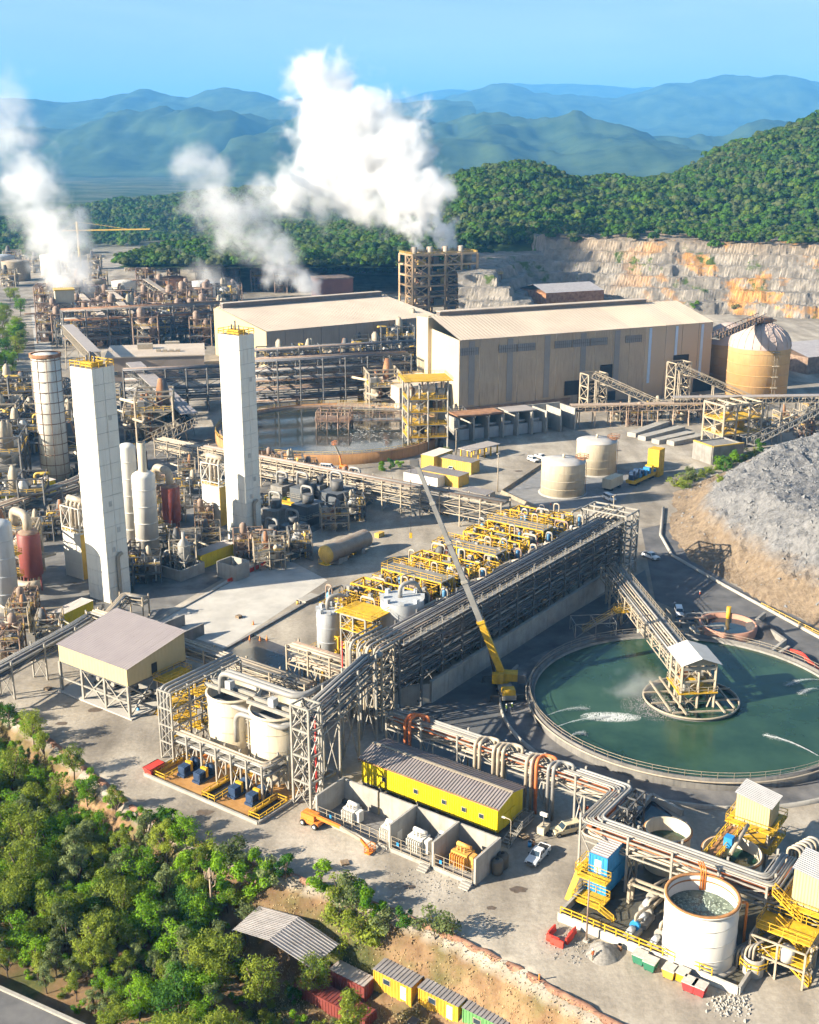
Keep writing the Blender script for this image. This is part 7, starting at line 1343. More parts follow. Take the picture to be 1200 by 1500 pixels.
for u, v, r, hh, m_, lab in ((183, 432, 9, 10, white, 'white tank with a rusty deck in the old refinery'), (255, 428, 10, 11, rust, 'rusty brown tank in the old refinery'), (298, 432, 8, 10, tank_g, 'grey tank between rusty frames of the old refinery'), (330, 428, 8, 9, brown_s, 'dark brown tank at the steam of the old refinery'), (25, 412, 11, 16, steel_c, 'cream vat at the picture edge of the old refinery'), (75, 405, 8, 18, white, 'white vat half hidden by steam'), (140, 440, 8, 14, steel_c, 'cream vat below the edge plume'), (160, 470, 7, 9, rust, 'rusty vat behind the dark rack'), (6, 398, 10, 14, tank_g, 'grey vat at the very edge of the refinery')):
    tank('refinery_tank', lab, g(u, v), r, hh, m_, 'cone', None, None, 'old refinery tanks', n=24, rail=rust, bands=1)
T = Thing('lit_silo', 'pale sunlit upright bin beside the edge steam plume', 'bin', g(98, 478)); T.part('shell', MB().box(g(98, 478), (11, 11, 22), az(70)), cream); T.part('roof', MB().box(g(98, 478) + Z * 22, (12, 12, 0.6), az(70)), ochre)
for lab, p, q in (('inclined conveyor of the old refinery above the white tank', (150, 425, 14), (215, 472, 6)), ('second inclined conveyor of the old refinery', (212, 415, 20), (262, 448, 8)), ('inclined conveyor beside the dark wide rack', (175, 450, 18), (215, 490, 8)), ('grey inclined conveyor at the foot of the edge plume', (105, 425, 10), (150, 470, 12))): conveyor('belt_conveyor', lab, g(*p), g(*q), 4, 3, (0.2, 0.8), steel_c, roof=roof_p)
T = Thing('brick_building', 'square red brown building beside the thin steam plume', 'building', g(487, 440)); T.part('wall', MB().box(g(487, 440), (24, 20, 16), Mm), mat('red_brown_wall', (0.24, 0.10, 0.07), 0.85, 0, 0.15, 0.1)); T.part('roof', MB().box(g(487, 440) + Z * 16, (25, 21, 0.8), Mm), brown_s)
T = Thing('tower_crane', 'distant yellow tower crane with a long level jib', 'crane', g(118, 392)); p = g(118, 392); hz_ = 33; e0, e1 = p + Z * hz_ - Vector((14, 0, 0)), p + Z * hz_ + Vector((66, 0, 1.5)); T.part('mast', MB().bar(p, p + Z * (hz_ + 8), 1.6), ochre); T.part('jib', MB().bar(e0, e1, 1.4, 1.2), ochre); T.part('tie_bar', MB().bar(p + Z * (hz_ + 8), e1 - Vector((20, 0, 0)), 0.3).bar(p + Z * (hz_ + 8), e0, 0.3), ochre)
# shed roof before the quarry and low roof at the picture edge
for lab, u, v, L_, W_, H_, wm in (('shed with a grey roof and rusty orange wall before the quarry', 826, 462, 44, 34, 15, rust), ('low pale roof at the picture edge beside the silo', 1205, 545, 40, 40, 8, brown_s)):
    c = g(u, v); T = Thing('roofed_shed', lab, 'shed', c); q = rect(c + Vector((0, W_ / 2, 0)), Mm, L_, W_, 0); T.part('wall', MB().hexa(q, [p + Z * H_ for p in q]), wm); rg0, rg1 = lerp(q[0], q[3], .5) + Z * (H_ + 4), lerp(q[1], q[2], .5) + Z * (H_ + 4)
    T.part('roof_slope', corr_roof(MB(), q[0] + Z * (H_ + .1), q[1] + Z * (H_ + .1), rg1, rg0, .1, 2), mat('steel_grey_roof', (0.33, 0.31, 0.31), 0.6)); T.part('roof_slope', corr_roof(MB(), q[2] + Z * (H_ + .1), q[3] + Z * (H_ + .1), rg0, rg1, .1, 2), mat('steel_grey_roof', (0.33, 0.31, 0.31), 0.6))
# access road, lake, far flats
slab('road', [g(60, 600), g(95, 600), g(62, 450), g(45, 450)], slab_m, 0.05, label='pale access road climbing past the woods'); slab('lake', [g(210, 392), g(410, 392), g(390, 372), g(230, 376)], mat('lake_water', (0.02, 0.05, 0.09), 0.08, spec=0.5), 0.06, label='still blue tailings lake behind the old refinery'); slab('tailings_flat', [g(490, 412), g(600, 415), g(600, 400), g(500, 398)], mat('pale_tailings', (0.5, 0.46, 0.40), 0.9), 0.07, label='pale tailings flat below the wooded hill'); slab('tailings_bank', [g(215, 371), g(400, 371), g(395, 364), g(240, 366)], mat('pale_tailings', (0.5, 0.46, 0.4)), 0.08, label='pale tailings bank along the lake')
# crushing plant in the dusty yard
rnd = random.Random(8); c = g(940, 705); T = Thing('crushing_plant', 'blue and yellow crushing machine behind the cream tanks', 'crusher', c); d_ = (g(975, 690) - g(915, 718)).normalized(); T.part('chassis', MB().box(c + Z * 1, (16, 3, 1), d_), yellow); [T.part('wheel', MB().cyl(c + d_ * x - Vector((-d_.y, d_.x, 0)) * 1.2 + Z * .6, c + d_ * x + Vector((-d_.y, d_.x, 0)) * 1.2 + Z * .6, .6, n=10), rubber) for x in (-6, -4, 4, 6)]
for k in range(10): T.part('machinery', MB().box(c + d_ * (-7 + k * 1.5) + Z * 2, (1.3, rnd.uniform(1.4, 2.8), rnd.uniform(1, 3)), d_), rnd.choice([yellow, pump_b, steel_d, blue_p]))
T.part('hopper', MB().box(c + d_ * 9.5, (4, 4, 9), d_), yellow); c = g(897, 716); T = Thing('box_trailer', 'pale box trailer beside the crushing machine', 'trailer', c); T.part('body', MB().box(c + Z, (8, 3, 3), d_), cream); [T.part('wheel', MB().cyl(c + d_ * x + Z * .5 - Vector((-d_.y, d_.x, 0)) * 1.4, c + d_ * x + Z * .5 + Vector((-d_.y, d_.x, 0)) * 1.4, .5, n=10), rubber) for x in (-2.5, 2.5)]
# ------------------------------------------------------------------ heightfields: rock mound and quarry
def sdf(poly, x, y, closed=True):
    best, ins = 1e9, False; n = len(poly)
    for i in range(n if closed else n - 1):
        ax_, ay_ = poly[i][:2]; bx_, by_ = poly[(i + 1) % n][:2]; dx, dy = bx_ - ax_, by_ - ay_; t = max(0, min(1, ((x - ax_) * dx + (y - ay_) * dy) / (dx * dx + dy * dy))); best = min(best, math.hypot(x - ax_ - dx * t, y - ay_ - dy * t))
        if (ay_ > y) != (by_ > y) and x < dx * (y - ay_) / dy + ax_: ins = not ins
    return best if ins else -best
def field(name, x0, x1, y0, y1, st, zf, m_, label):
    nx_, ny_ = int((x1 - x0) / st) + 1, int((y1 - y0) / st) + 1; v, ok = [], []
    for j in range(ny_):
        for i in range(nx_):
            x, y = x0 + i * st, y0 + j * st; z = zf(x, y); v.append((x, y, z)); ok.append(z > -0.4)
    f = [(a, a + 1, a + nx_ + 1, a + nx_) for j in range(ny_ - 1) for i in range(nx_ - 1) for a in (j * nx_ + i,) if ok[a] or ok[a + 1] or ok[a + nx_] or ok[a + nx_ + 1]]
    return struct(name, MB().raw(v, f, False), m_, label)
def rock_mat(name, lo, lo2, hi, hi2, z0, z1, nscale, patch=None, green=None):
    m_ = bpy.data.materials.new(name); m_.use_nodes = True; n, l = m_.node_tree.nodes, m_.node_tree.links; bs = n['Principled BSDF']; bs.inputs['Roughness'].default_value = 0.95; bs.inputs['Specular IOR Level'].default_value = 0.1; geo = n.new('ShaderNodeNewGeometry'); sep = n.new('ShaderNodeSeparateXYZ'); l.new(geo.outputs['Position'], sep.inputs[0])
    def nz(s_, d=7):
        t = n.new('ShaderNodeTexNoise'); t.inputs['Scale'].default_value = s_; t.inputs['Detail'].default_value = d; t.inputs['Roughness'].default_value = 0.68; l.new(geo.outputs['Position'], t.inputs['Vector']); return t.outputs['Fac']
    def rp(f, a, b, ca, cb):
        r_ = n.new('ShaderNodeValToRGB'); r_.color_ramp.elements[0].position = a; r_.color_ramp.elements[1].position = b; r_.color_ramp.elements[0].color = (*ca, 1); r_.color_ramp.elements[1].color = (*cb, 1); l.new(f, r_.inputs['Fac']); return r_.outputs['Color']
    def mx(f, a, b): x = n.new('ShaderNodeMix'); x.data_type = 'RGBA'; l.new(f, x.inputs[0]); l.new(a, x.inputs[6]); l.new(b, x.inputs[7]); return x.outputs[2]
    ad = n.new('ShaderNodeMath'); ad.operation = 'MULTIPLY_ADD'; l.new(nz(nscale * 0.6), ad.inputs[0]); ad.inputs[1].default_value = (z1 - z0) * 2.2; l.new(sep.outputs['Z'], ad.inputs[2]); mr = n.new('ShaderNodeMapRange'); mr.inputs['From Min'].default_value = z0 + (z1 - z0) * 1.1; mr.inputs['From Max'].default_value = z1 + (z1 - z0) * 1.1; l.new(ad.outputs[0], mr.inputs['Value'])
    c = mx(mr.outputs[0], rp(nz(nscale * 3), .32, .68, lo, lo2), rp(nz(nscale * 3), .32, .68, hi, hi2))
    if patch:
        px_ = n.new('ShaderNodeMapRange'); px_.inputs['From Min'].default_value = patch[1]; px_.inputs['From Max'].default_value = patch[2]; l.new(sep.outputs['X'], px_.inputs['Value']); mm = n.new('ShaderNodeMath'); mm.operation = 'MULTIPLY'; l.new(rp(nz(nscale * .8, 4), 0.53, 0.60, (0, 0, 0), (1, 1, 1)), mm.inputs[0]); l.new(px_.outputs[0], mm.inputs[1]); c = mx(mm.outputs[0], c, rp(nz(nscale * 3), .3, .7, patch[0], tuple(min(1, q * 1.7) for q in patch[0])))
    if green: c = mx(rp(nz(nscale * 1.1, 5), .60, .66, (0, 0, 0), (1, 1, 1)), c, rp(nz(nscale * 5), .3, .7, (0.05, 0.08, 0.02), (0.12, 0.16, 0.05)))
    l.new(c, bs.inputs['Base Color']); bp = n.new('ShaderNodeBump'); bp.inputs['Strength'].default_value = 0.9; bp.inputs['Distance'].default_value = 0.6; l.new(nz(nscale * 8, 5), bp.inputs['Height']); l.new(bp.outputs[0], bs.inputs['Normal']); return m_
MP = [g(986, 722), g(978, 760), g(984, 795), g(1010, 822), g(1062, 850), g(1130, 888), g(1200, 922), g(1290, 965), g(1500, 900), g(1500, 650), g(1200, 640), g(1110, 672), g(1040, 700)]
def mound_z(x, y):
    s_ = sdf(MP, x, y); n1 = fbm(x, y, 0.05, 5)
    if s_ < -6: return -1.0
    t = max(0, min(1, (s_ + n1 * 2.5) / 24)); z = 14.5 * (t * 0.75 + 0.25 * t * t * (3 - 2 * t)) + (fbm(x, y, 0.35, 5) * 0.75 + abs(fbm(x, y, 0.11, 3)) * -1.3 + n1 * 1.3) * min(1, max(0, s_ / 8)); return z if s_ > 0 else -0.5
field('rock_mound', 70, 220, 225, 400, 1.15, mound_z, rock_mat('mound_rock', (0.17, 0.125, 0.085), (0.29, 0.225, 0.155), (0.13, 0.13, 0.13), (0.27, 0.265, 0.26), 5, 8.5, 0.22), 'mound of grey blast rock with a brown earth flank beside the road')
QL = [(30, 705), (52, 698), (74, 692), (100, 800), (160, 772), (240, 742), (330, 720), (520, 690)]
QP = QL + [(520, 400), (30, 400)]
def quarry_z(x, y):
    s_ = -sdf(QP, x, y) + fbm(x, y, 0.012, 5) * 11 + fbm(x, y, 0.06, 3) * 1.6
    if s_ < 0: return -0.5
    k = int(s_ // 8.5); f = s_ / 8.5 - k; top = 42 if x > 95 else 30
    z = 7.0 * (k + min(1, f / 0.26)) + f * 0.6 ; z = min(z, top + fbm(x, y, 0.01) * 4); return z + fbm(x, y, 0.12, 4) * 0.6 + fbm(x, y, 0.4, 3) * 0.4
field('quarry_face', 30, 420, 670, 930, 1.7, quarry_z, rock_mat('quarry_rock', (0.15, 0.135, 0.115), (0.34, 0.305, 0.26), (0.20, 0.155, 0.115), (0.36, 0.29, 0.21), 30, 46, 0.045, ((0.36, 0.19, 0.07), 130, 190), True), 'benched grey and orange quarry face')
rnd = random.Random(31); mb = MB()
for it in range(5200):
    x, y = rnd.uniform(72, 175), rnd.uniform(228, 380); z = mound_z(x, y)
    if z < 0.5 or (z < 7 and rnd.random() < 0.75): continue
    s_ = rnd.uniform(0.12, 0.5) * (1.5 if rnd.random() < .06 else 1); p = Vector((x, y, z)); e = [Vector((rnd.gauss(0, .3), rnd.gauss(0, .3), rnd.gauss(0, .3))) * s_ for _ in range(5)]
    mb.raw([p + Vector((s_, 0, 0)) + e[0], p + Vector((0, s_, 0)) + e[1], p - Vector((s_, 0, 0)) + e[2], p - Vector((0, s_, 0)) + e[3], p + Z * s_ * .9 + e[4]], [(0, 1, 4), (1, 2, 4), (2, 3, 4), (3, 0, 4)])
single('blast_rock', mb, mat('blast_rock', (0.20, 0.20, 0.20), 0.95, 0, 0.3, 1.5), 'loose grey boulders strewn over the rock mound', None, kind='stuff')
T = Thing('road_fence', 'low cream fence along the road below the rock mound', 'fence', g(1115, 886)); pts = [g(1115, 889), g(1160, 912), g(1200, 932), g(1240, 952)]; T.part('fence_frame', railing(MB(), pts, 1.0, 2.0, 0.12), ochre); single('kerb', MB().tube([p + Z * .2 for p in (g(972, 745), g(968, 785), g(985, 815), g(1060, 858), g(1200, 935), g(1260, 965))], 0.45, 6), concrete, 'pale concrete kerb along the road below the rock mound', 'kerb')
# ------------------------------------------------------------------ trees and shrubs
def leaf_mat(name, c0, c1):
    m = bpy.data.materials.new(name); m.use_nodes = True; n, l = m.node_tree.nodes, m.node_tree.links; bs = n['Principled BSDF']; bs.inputs['Roughness'].default_value = 0.75; bs.inputs['Specular IOR Level'].default_value = 0.12
    geo = n.new('ShaderNodeNewGeometry'); nz = n.new('ShaderNodeTexNoise'); nz.inputs['Scale'].default_value = 0.55; nz.inputs['Detail'].default_value = 5; l.new(geo.outputs['Position'], nz.inputs['Vector']); oi = n.new('ShaderNodeObjectInfo')
    ad = n.new('ShaderNodeMath'); ad.operation = 'MULTIPLY_ADD'; l.new(oi.outputs['Random'], ad.inputs[0]); ad.inputs[1].default_value = 0.35; l.new(nz.outputs['Fac'], ad.inputs[2]); rp = n.new('ShaderNodeValToRGB'); rp.color_ramp.elements[0].position = 0.42; rp.color_ramp.elements[1].position = 0.88; rp.color_ramp.elements[0].color = (*c0, 1); rp.color_ramp.elements[1].color = (*c1, 1); l.new(ad.outputs[0], rp.inputs['Fac']); l.new(rp.outputs['Color'], bs.inputs['Base Color'])
    tr = n.new('ShaderNodeBsdfTranslucent'); l.new(rp.outputs['Color'], tr.inputs['Color']); mx = n.new('ShaderNodeMixShader'); mx.inputs[0].default_value = 0.42; l.new(bs.outputs[0], mx.inputs[1]); l.new(tr.outputs[0], mx.inputs[2]); l.new(mx.outputs[0], n['Material Output'].inputs['Surface']); return m
GREENS = [leaf_mat('bright_leaves', (0.075, 0.20, 0.012), (0.25, 0.43, 0.025)), leaf_mat('olive_leaves', (0.11, 0.17, 0.018), (0.32, 0.38, 0.05)), leaf_mat('grey_green_leaves', (0.08, 0.115, 0.035), (0.24, 0.29, 0.11)), leaf_mat('deep_green_leaves', (0.03, 0.10, 0.013), (0.12, 0.26, 0.035))]
bark = mat('bark', (0.12, 0.085, 0.06), 0.95, 0, 0.3, 2)
def tree_proto(seed, h, sp, m, nl=2400, leaf=0.30, bush=False, pointed=0.0):
    rnd = random.Random(seed); T = Thing('bush' if bush else 'tree', 'x', 'bush' if bush else 'tree', (0, 0, 0)); cz = h * (0.5 if bush else 0.62); tr = MB(); tr.tube([(0, 0, -0.6), (rnd.uniform(-.2, .2), rnd.uniform(-.2, .2), h * .3), (rnd.uniform(-.4, .4), rnd.uniform(-.4, .4), h * .6)], 0.035 * h * 0.5, 6); clumps = []
    for k in range(9 if bush else 17):
        a = rnd.uniform(0, 6.28); t = rnd.random(); zz = cz + (rnd.random() * 2 - 1) * h * (0.34 if not bush else 0.36); f = 1 - pointed * max(0, (zz - cz) / (h * .4)); q = sp * math.sqrt(t) * 0.72 * f * (1 - 0.45 * abs(zz - cz) / (h * .4)); c = Vector((math.cos(a) * q, math.sin(a) * q, zz)); r = rnd.uniform(0.22, 0.42) * sp * (0.75 if pointed else 1); clumps.append((c, r))
        if k < 6: tr.tube([(0, 0, h * 0.25), tuple(lerp(Vector((0, 0, h * .35)), c, .55) + Vector((0, 0, -.2))), tuple(c)], 0.014 * h, 5)
    T.part('trunk', tr, bark); mb = MB(); tot = sum(r * r for _, r in clumps)
    for c, r in clumps:
        for k in range(int(nl * r * r / tot)):
            d = Vector((rnd.gauss(0, 1), rnd.gauss(0, 1), rnd.gauss(0.25, 1))).normalized(); p = c + Vector((d.x, d.y, d.z * .8)) * r * (rnd.random() ** 0.28) * (1 + 0.12 * rnd.gauss(0, 1)); nn = (d + Vector((rnd.gauss(0, .5), rnd.gauss(0, .5), rnd.gauss(0.2, .5)))).normalized(); x = nn.cross(Vector((rnd.gauss(0, 1), rnd.gauss(0, 1), rnd.gauss(0, 1)))).normalized(); y = nn.cross(x); s_ = leaf * rnd.uniform(0.6, 1.35); mb.poly([p - x * s_ * .5, p - y * s_ * .32, p + x * s_ * .55, p + y * s_ * .32])
    T.part('crown', mb, m); return T.o
TP = [tree_proto(1, 7.5, 3.6, GREENS[0]), tree_proto(2, 8.5, 3.4, GREENS[1], pointed=0.5), tree_proto(3, 7.0, 3.8, GREENS[3]), tree_proto(4, 8.0, 3.2, GREENS[2], pointed=0.4), tree_proto(5, 6.5, 3.4, GREENS[0], 2000), tree_proto(6, 9.0, 3.8, GREENS[1], 2800)]
BP = [tree_proto(11, 2.8, 1.9, GREENS[0], 1100, 0.24, True), tree_proto(12, 2.4, 2.0, GREENS[1], 1000, 0.22, True), tree_proto(13, 2.2, 1.8, GREENS[2], 900, 0.22, True), tree_proto(14, 3.2, 1.8, GREENS[3], 1100, 0.24, True)]
tu, bu = [False] * len(TP), [False] * len(BP); tone = ['bright green', 'olive green', 'dark green', 'grey green', 'fresh green', 'tall olive']; btone = ['bright green', 'olive', 'grey green', 'dark green']
def grow_tree(k, p, sc, label, group, bush=False):
    P_, U_ = (BP, bu) if bush else (TP, tu); o = P_[k] if not U_[k] else copy_tree(P_[k]); U_[k] = True; place(o, p, random.uniform(0, 6.28), label, (sc * random.uniform(.9, 1.1), sc * random.uniform(.9, 1.1), sc * random.uniform(.85, 1.15))); o['group'] = group
rnd = random.Random(77); n = 0; taken = []
KEEP = [(g(420, 1385, -6), 7.2), (g(585, 1450, -6), 5.4), (g(650, 1475, -6), 5.4), (g(710, 1500, -6), 5), (g(505, 1430, -6), 4)]
def zone_of(x, y, u, v, s_):
    if math.hypot(x - KEEP[0][0].x, y - KEEP[0][0].y) < 17: return 'close round the open shed'
    if s_ < 11: return 'at the top of the bank beside the gravel road' if u > 120 else 'at the top of the bank facing the stilted shed'
    if v > 1400: return 'low in the thicket above the sealed corner road' if u < 170 else 'low in the thicket towards the bottom of the picture'
    return 'in the middle of the thicket' if u > 120 else 'in the thicket at the edge of the picture'
for it in range(6000):
    x, y = rnd.uniform(-115, 30), rnd.uniform(92, 215); s_ = edge_s(x, y)
    if s_ < 1.5: continue
    z = land_z(x, y); u, v = px((x, y, z)); ut, vt = px((x, y, z + 6))
    if not (-60 < u < 1000 and v > 1000 and vt < 1540): continue
    if any(math.hypot(x - c.x, y - c.y) < r for c, r in KEEP): continue
    if v > 1450 + 0.5 * u - 20 and u < 150: continue          # the low road in the corner
    dens = 0.0
    if u < 345: dens = 1.0 if s_ > 5 else 0.25
    elif u < 560: dens = (0.35 if v < 1400 else 0.07) if s_ > 5 else 0.0
    if rnd.random() > dens: continue
    d0 = 2.0 if u < 340 else 3.0
    if any(math.hypot(x - a, y - b) < d0 for a, b in taken): continue
    taken.append((x, y)); k = rnd.choice([0, 0, 1, 1, 2, 3, 3, 4, 5, 5]) if v < 1400 or u > 260 else rnd.choice([1, 3, 3, 0, 5]); sc = rnd.uniform(0.75, 1.1) * (1 if s_ > 7 else 0.8)
    if v > 1420 and u < 260: sc *= 0.7
    grow_tree(k, (x, y, z - 0.1), sc, f'{tone[k]} tree {zone_of(x, y, u, v, s_)}', f'{tone[k]} trees {zone_of(x, y, u, v, s_)}'); n += 1
# shrubs along the road edge and on the slope
for it in range(22000):
    x, y = rnd.uniform(-115, 60), rnd.uniform(92, 215); s_ = edge_s(x, y)
    if s_ < 1.0: continue
    z = land_z(x, y); u, v = px((x, y, z))
    if not (-40 < u < 920 and 1000 < v < 1520): continue
    if any(math.hypot(x - c.x, y - c.y) < r * (0.85) for c, r in KEEP): continue
    if v > 1450 + 0.5 * u - 25 and u < 150: continue
    dens = 1.0 if (230 < u < 640 and s_ < 7.5) else (0.30 if u <= 230 and s_ < 7 else (0.5 if u < 400 else 0.10))
    if u > 640: dens = 0.07 if s_ > 2 else 0.02
    if rnd.random() > dens or any(math.hypot(x - a, y - b) < 1.5 for a, b in taken): continue
    taken.append((x, y)); k = rnd.choice([0, 0, 1, 1, 2, 3]); grow_tree(k, (x, y, z - 0.1), rnd.uniform(0.6, 1.15) * (1.75 if 230 < u < 640 and s_ < 6 else 0.85), f'{btone[k]} bush {"on the bank beside the gravel road" if u < 640 else "on the dry slope above the orange cabins"}', f'{btone[k]} bushes of the {"roadside bank" if u < 640 else "dry slope"}', True); n += 1
# trees elsewhere: by the mound, on the far left, round the quarry
for u, v in ((990, 712), (1003, 706), (1018, 705), (1030, 698), (1042, 694), (1052, 688), (1065, 684), (1078, 680), (1090, 674), (1100, 668), (1112, 664), (1008, 716), (1060, 692), (1050, 750), (1010, 698)):
    p = g(u, v); k = rnd.choice([0, 1, 2, 3]); p.z = max(0, mound_z(p.x, p.y)); grow_tree(k, p - Z * .2, rnd.uniform(1.2, 2.4) if u != 1050 else 1.1, 'bush growing along the top of the brown earth flank', 'bushes along the mound', True)
for it in range(70):
    u, v = rnd.uniform(-60, 34), rnd.uniform(440, 590); p = g(u, v); p.z = land_z(p.x, p.y); k = rnd.choice([0, 2, 3, 5]); grow_tree(k, p, rnd.uniform(1.1, 1.7), 'tree in the small wood beside the pale access road', 'trees of the small wood by the access road')
for u, v, s_ in ((105, 705, .6), (100, 700, .5), (430, 545, .8), (560, 690, 1.3), (572, 688, 1.2), (585, 684, 1.0), (420, 735, 1.0), (640, 668, .9), (655, 662, .9), (20, 730, .8)): grow_tree(rnd.randrange(4), g(u, v), s_, 'green bush growing between the plant structures', 'bushes between the plant structures', True)
for u, v in ((1000, 430), (1010, 425), (1003, 440), (995, 445), (1080, 405), (1020, 420), (990, 452)):
    q = at(u, v, 760); q.z = quarry_z(q.x, q.y); grow_tree(rnd.choice([0, 1, 2, 3]), q, 2.0, 'green shrub growing on a quarry bench', 'shrubs on the quarry benches', True)
# dead cactus like stem and the prickly stand
p = g(311, 1345, -6); T = Thing('dead_tree', 'bare branching grey trunk standing in the thicket', 'tree', p); T.part('trunk', MB().tube([p, p + Z * 4, p + Z * 8.4], 0.16, 6), mat('dead_wood', (0.32, 0.24, 0.17), 0.9)); 
for k in range(6): a = k * 1.05; T.part('branch', MB().tube([p + Z * (5 + k * .4), p + Z * (5.6 + k * .4) + Vector((math.cos(a), math.sin(a), 0)) * .7, p + Z * (7 + k * .3) + Vector((math.cos(a), math.sin(a), 0)) * .8], 0.08, 5), mat('dead_wood', (0.32, 0.24, 0.17)))
# dry grass on the slope
mb = MB()
for it in range(60000):
    x, y = rnd.uniform(-60, 60), rnd.uniform(95, 150); s_ = edge_s(x, y)
    if s_ < 0.8 or s_ > 26: continue
    u, v = px((x, y, 0))
    if u < 350: continue
    z = land_z(x, y); a = rnd.uniform(0, 6.28); h = rnd.uniform(0.12, 0.45); d = Vector((math.cos(a), math.sin(a), 0)) * rnd.uniform(.05, .14); q = Vector((x, y, z - .03)); mb.poly([q - d, q + d, q + Z * h + d * rnd.uniform(-1.5, 1.5)])
single('dry_grass', mb, mat('dry_grass', (0.40, 0.29, 0.14), 0.95, 0, 0.3, 0.4, col2=(0.55, 0.43, 0.23)), 'dry straw coloured grass on the embankment', None, kind='stuff')
# distant wood on the hill: one mass
def forest():
    protos = []
    for s_ in range(6):
        r2 = random.Random(40 + s_); mb = MB()
        for k in range(10):
            c = Vector((r2.gauss(0, .42), r2.gauss(0, .42), 0.55 + r2.uniform(-.2, .4))); r = r2.uniform(.26, .5)
            for j in range(44): d = Vector((r2.gauss(0, 1), r2.gauss(0, 1), abs(r2.gauss(0.2, 1)))).normalized(); q = c + d * r; x = d.cross(Vector((r2.gauss(0, 1), r2.gauss(0, 1), .3))).normalized(); y = d.cross(x); t = r * r2.uniform(.2, .42); mb.poly([q - x * t, q - y * t, q + x * t, q + y * t])
        o = bpy.data.objects.new('forest_crown', mb.mesh('forest_crown', leaf_mat('forest_leaves_%d' % s_, *(((0.03, 0.085, 0.012), (0.10, 0.20, 0.03)), ((0.05, 0.10, 0.012), (0.16, 0.23, 0.035)), ((0.022, 0.065, 0.014), (0.07, 0.15, 0.03)), ((0.06, 0.09, 0.03), (0.17, 0.20, 0.08)), ((0.03, 0.09, 0.010), (0.11, 0.23, 0.025)), ((0.04, 0.075, 0.02), (0.12, 0.17, 0.05)))[s_]))); protos.append(o)
    cl = bpy.data.collections.new('forest_crowns'); [cl.objects.link(o) for o in protos]
    rr = random.Random(5); pts, sc_ = [], []
    for hm in (H1[1], H0[1]):
     V = hm.v
     for f in hm.f:
         a, b, c, d = (Vector(V[i]) for i in f); ar = ((b - a).cross(d - a)).length; n_ = ar / (24.0 if hm is H1[1] else 70.0); k = int(n_) + (rr.random() < n_ - int(n_))
         if a.y > (1330 if hm is H1[1] else 2000): continue
         for _ in range(k):
            s_, t = rr.random(), rr.random(); p = lerp(lerp(a, b, s_), lerp(d, c, s_), t); 
            if 60 < p.x < 500 and p.y < 960 and quarry_z(p.x, p.y) > p.z - 3 and quarry_z(p.x, p.y) < 38: continue
            pts.append(p); sc_.append(rr.choice((2.4, 3, 3.6, 4.4, 5.4, 7.5)) * rr.uniform(.85, 1.15))
    for _ in range(5200):
        x, y = rr.uniform(-900, 60), rr.uniform(1000, 1900)
        u, v = px((x, y, 0))
        if not (-80 < u < 640): continue
        if 200 < u < 420 and 360 < v < 398: continue
        if v > 400 and u < 480: continue
        if NZ.noise(Vector((x * .006, y * .006, 1))) < -0.12: continue
        pts.append(Vector((x, y, land_z(x, y)))); sc_.append(rr.uniform(4.5, 8.5))
    for _ in range(500):
        x, y = rr.uniform(60, 320), rr.uniform(760, 900); z = quarry_z(x, y)
        if z > 38: pts.append(Vector((x, y, z))); sc_.append(rr.uniform(3, 6))
    me = bpy.data.meshes.new('forest'); me.from_pydata(pts, [], []); a_ = me.attributes.new('sc', 'FLOAT', 'POINT'); a_.data.foreach_set('value', sc_); o = bpy.data.objects.new('forest', me); COL.objects.link(o); tag(o, 'dense green woodland covering the hill behind the quarry', None, kind='stuff')
    ng = bpy.data.node_groups.new('forest', 'GeometryNodeTree'); ng.interface.new_socket('Geometry', in_out='INPUT', socket_type='NodeSocketGeometry'); ng.interface.new_socket('Geometry', in_out='OUTPUT', socket_type='NodeSocketGeometry'); N, L = ng.nodes, ng.links; gi, go = N.new('NodeGroupInput'), N.new('NodeGroupOutput'); ip = N.new('GeometryNodeInstanceOnPoints'); ci = N.new('GeometryNodeCollectionInfo'); ci.inputs['Collection'].default_value = cl; ci.inputs['Separate Children'].default_value = True; ci.inputs['Reset Children'].default_value = True
    na = N.new('GeometryNodeInputNamedAttribute'); na.data_type = 'FLOAT'; na.inputs['Name'].default_value = 'sc'; rv = N.new('FunctionNodeRandomValue'); rv.data_type = 'FLOAT'; rv.inputs[3].default_value = 6.28; cx = N.new('ShaderNodeCombineXYZ'); L.new(rv.outputs[1], cx.inputs[2]); L.new(gi.outputs[0], ip.inputs['Points']); L.new(ci.outputs[0], ip.inputs['Instance']); ip.inputs['Pick Instance'].default_value = True; L.new(cx.outputs[0], ip.inputs['Rotation']); L.new(na.outputs[0], ip.inputs['Scale']); L.new(ip.outputs[0], go.inputs[0]); md = o.modifiers.new('forest', 'NODES'); md.node_group = ng
forest()
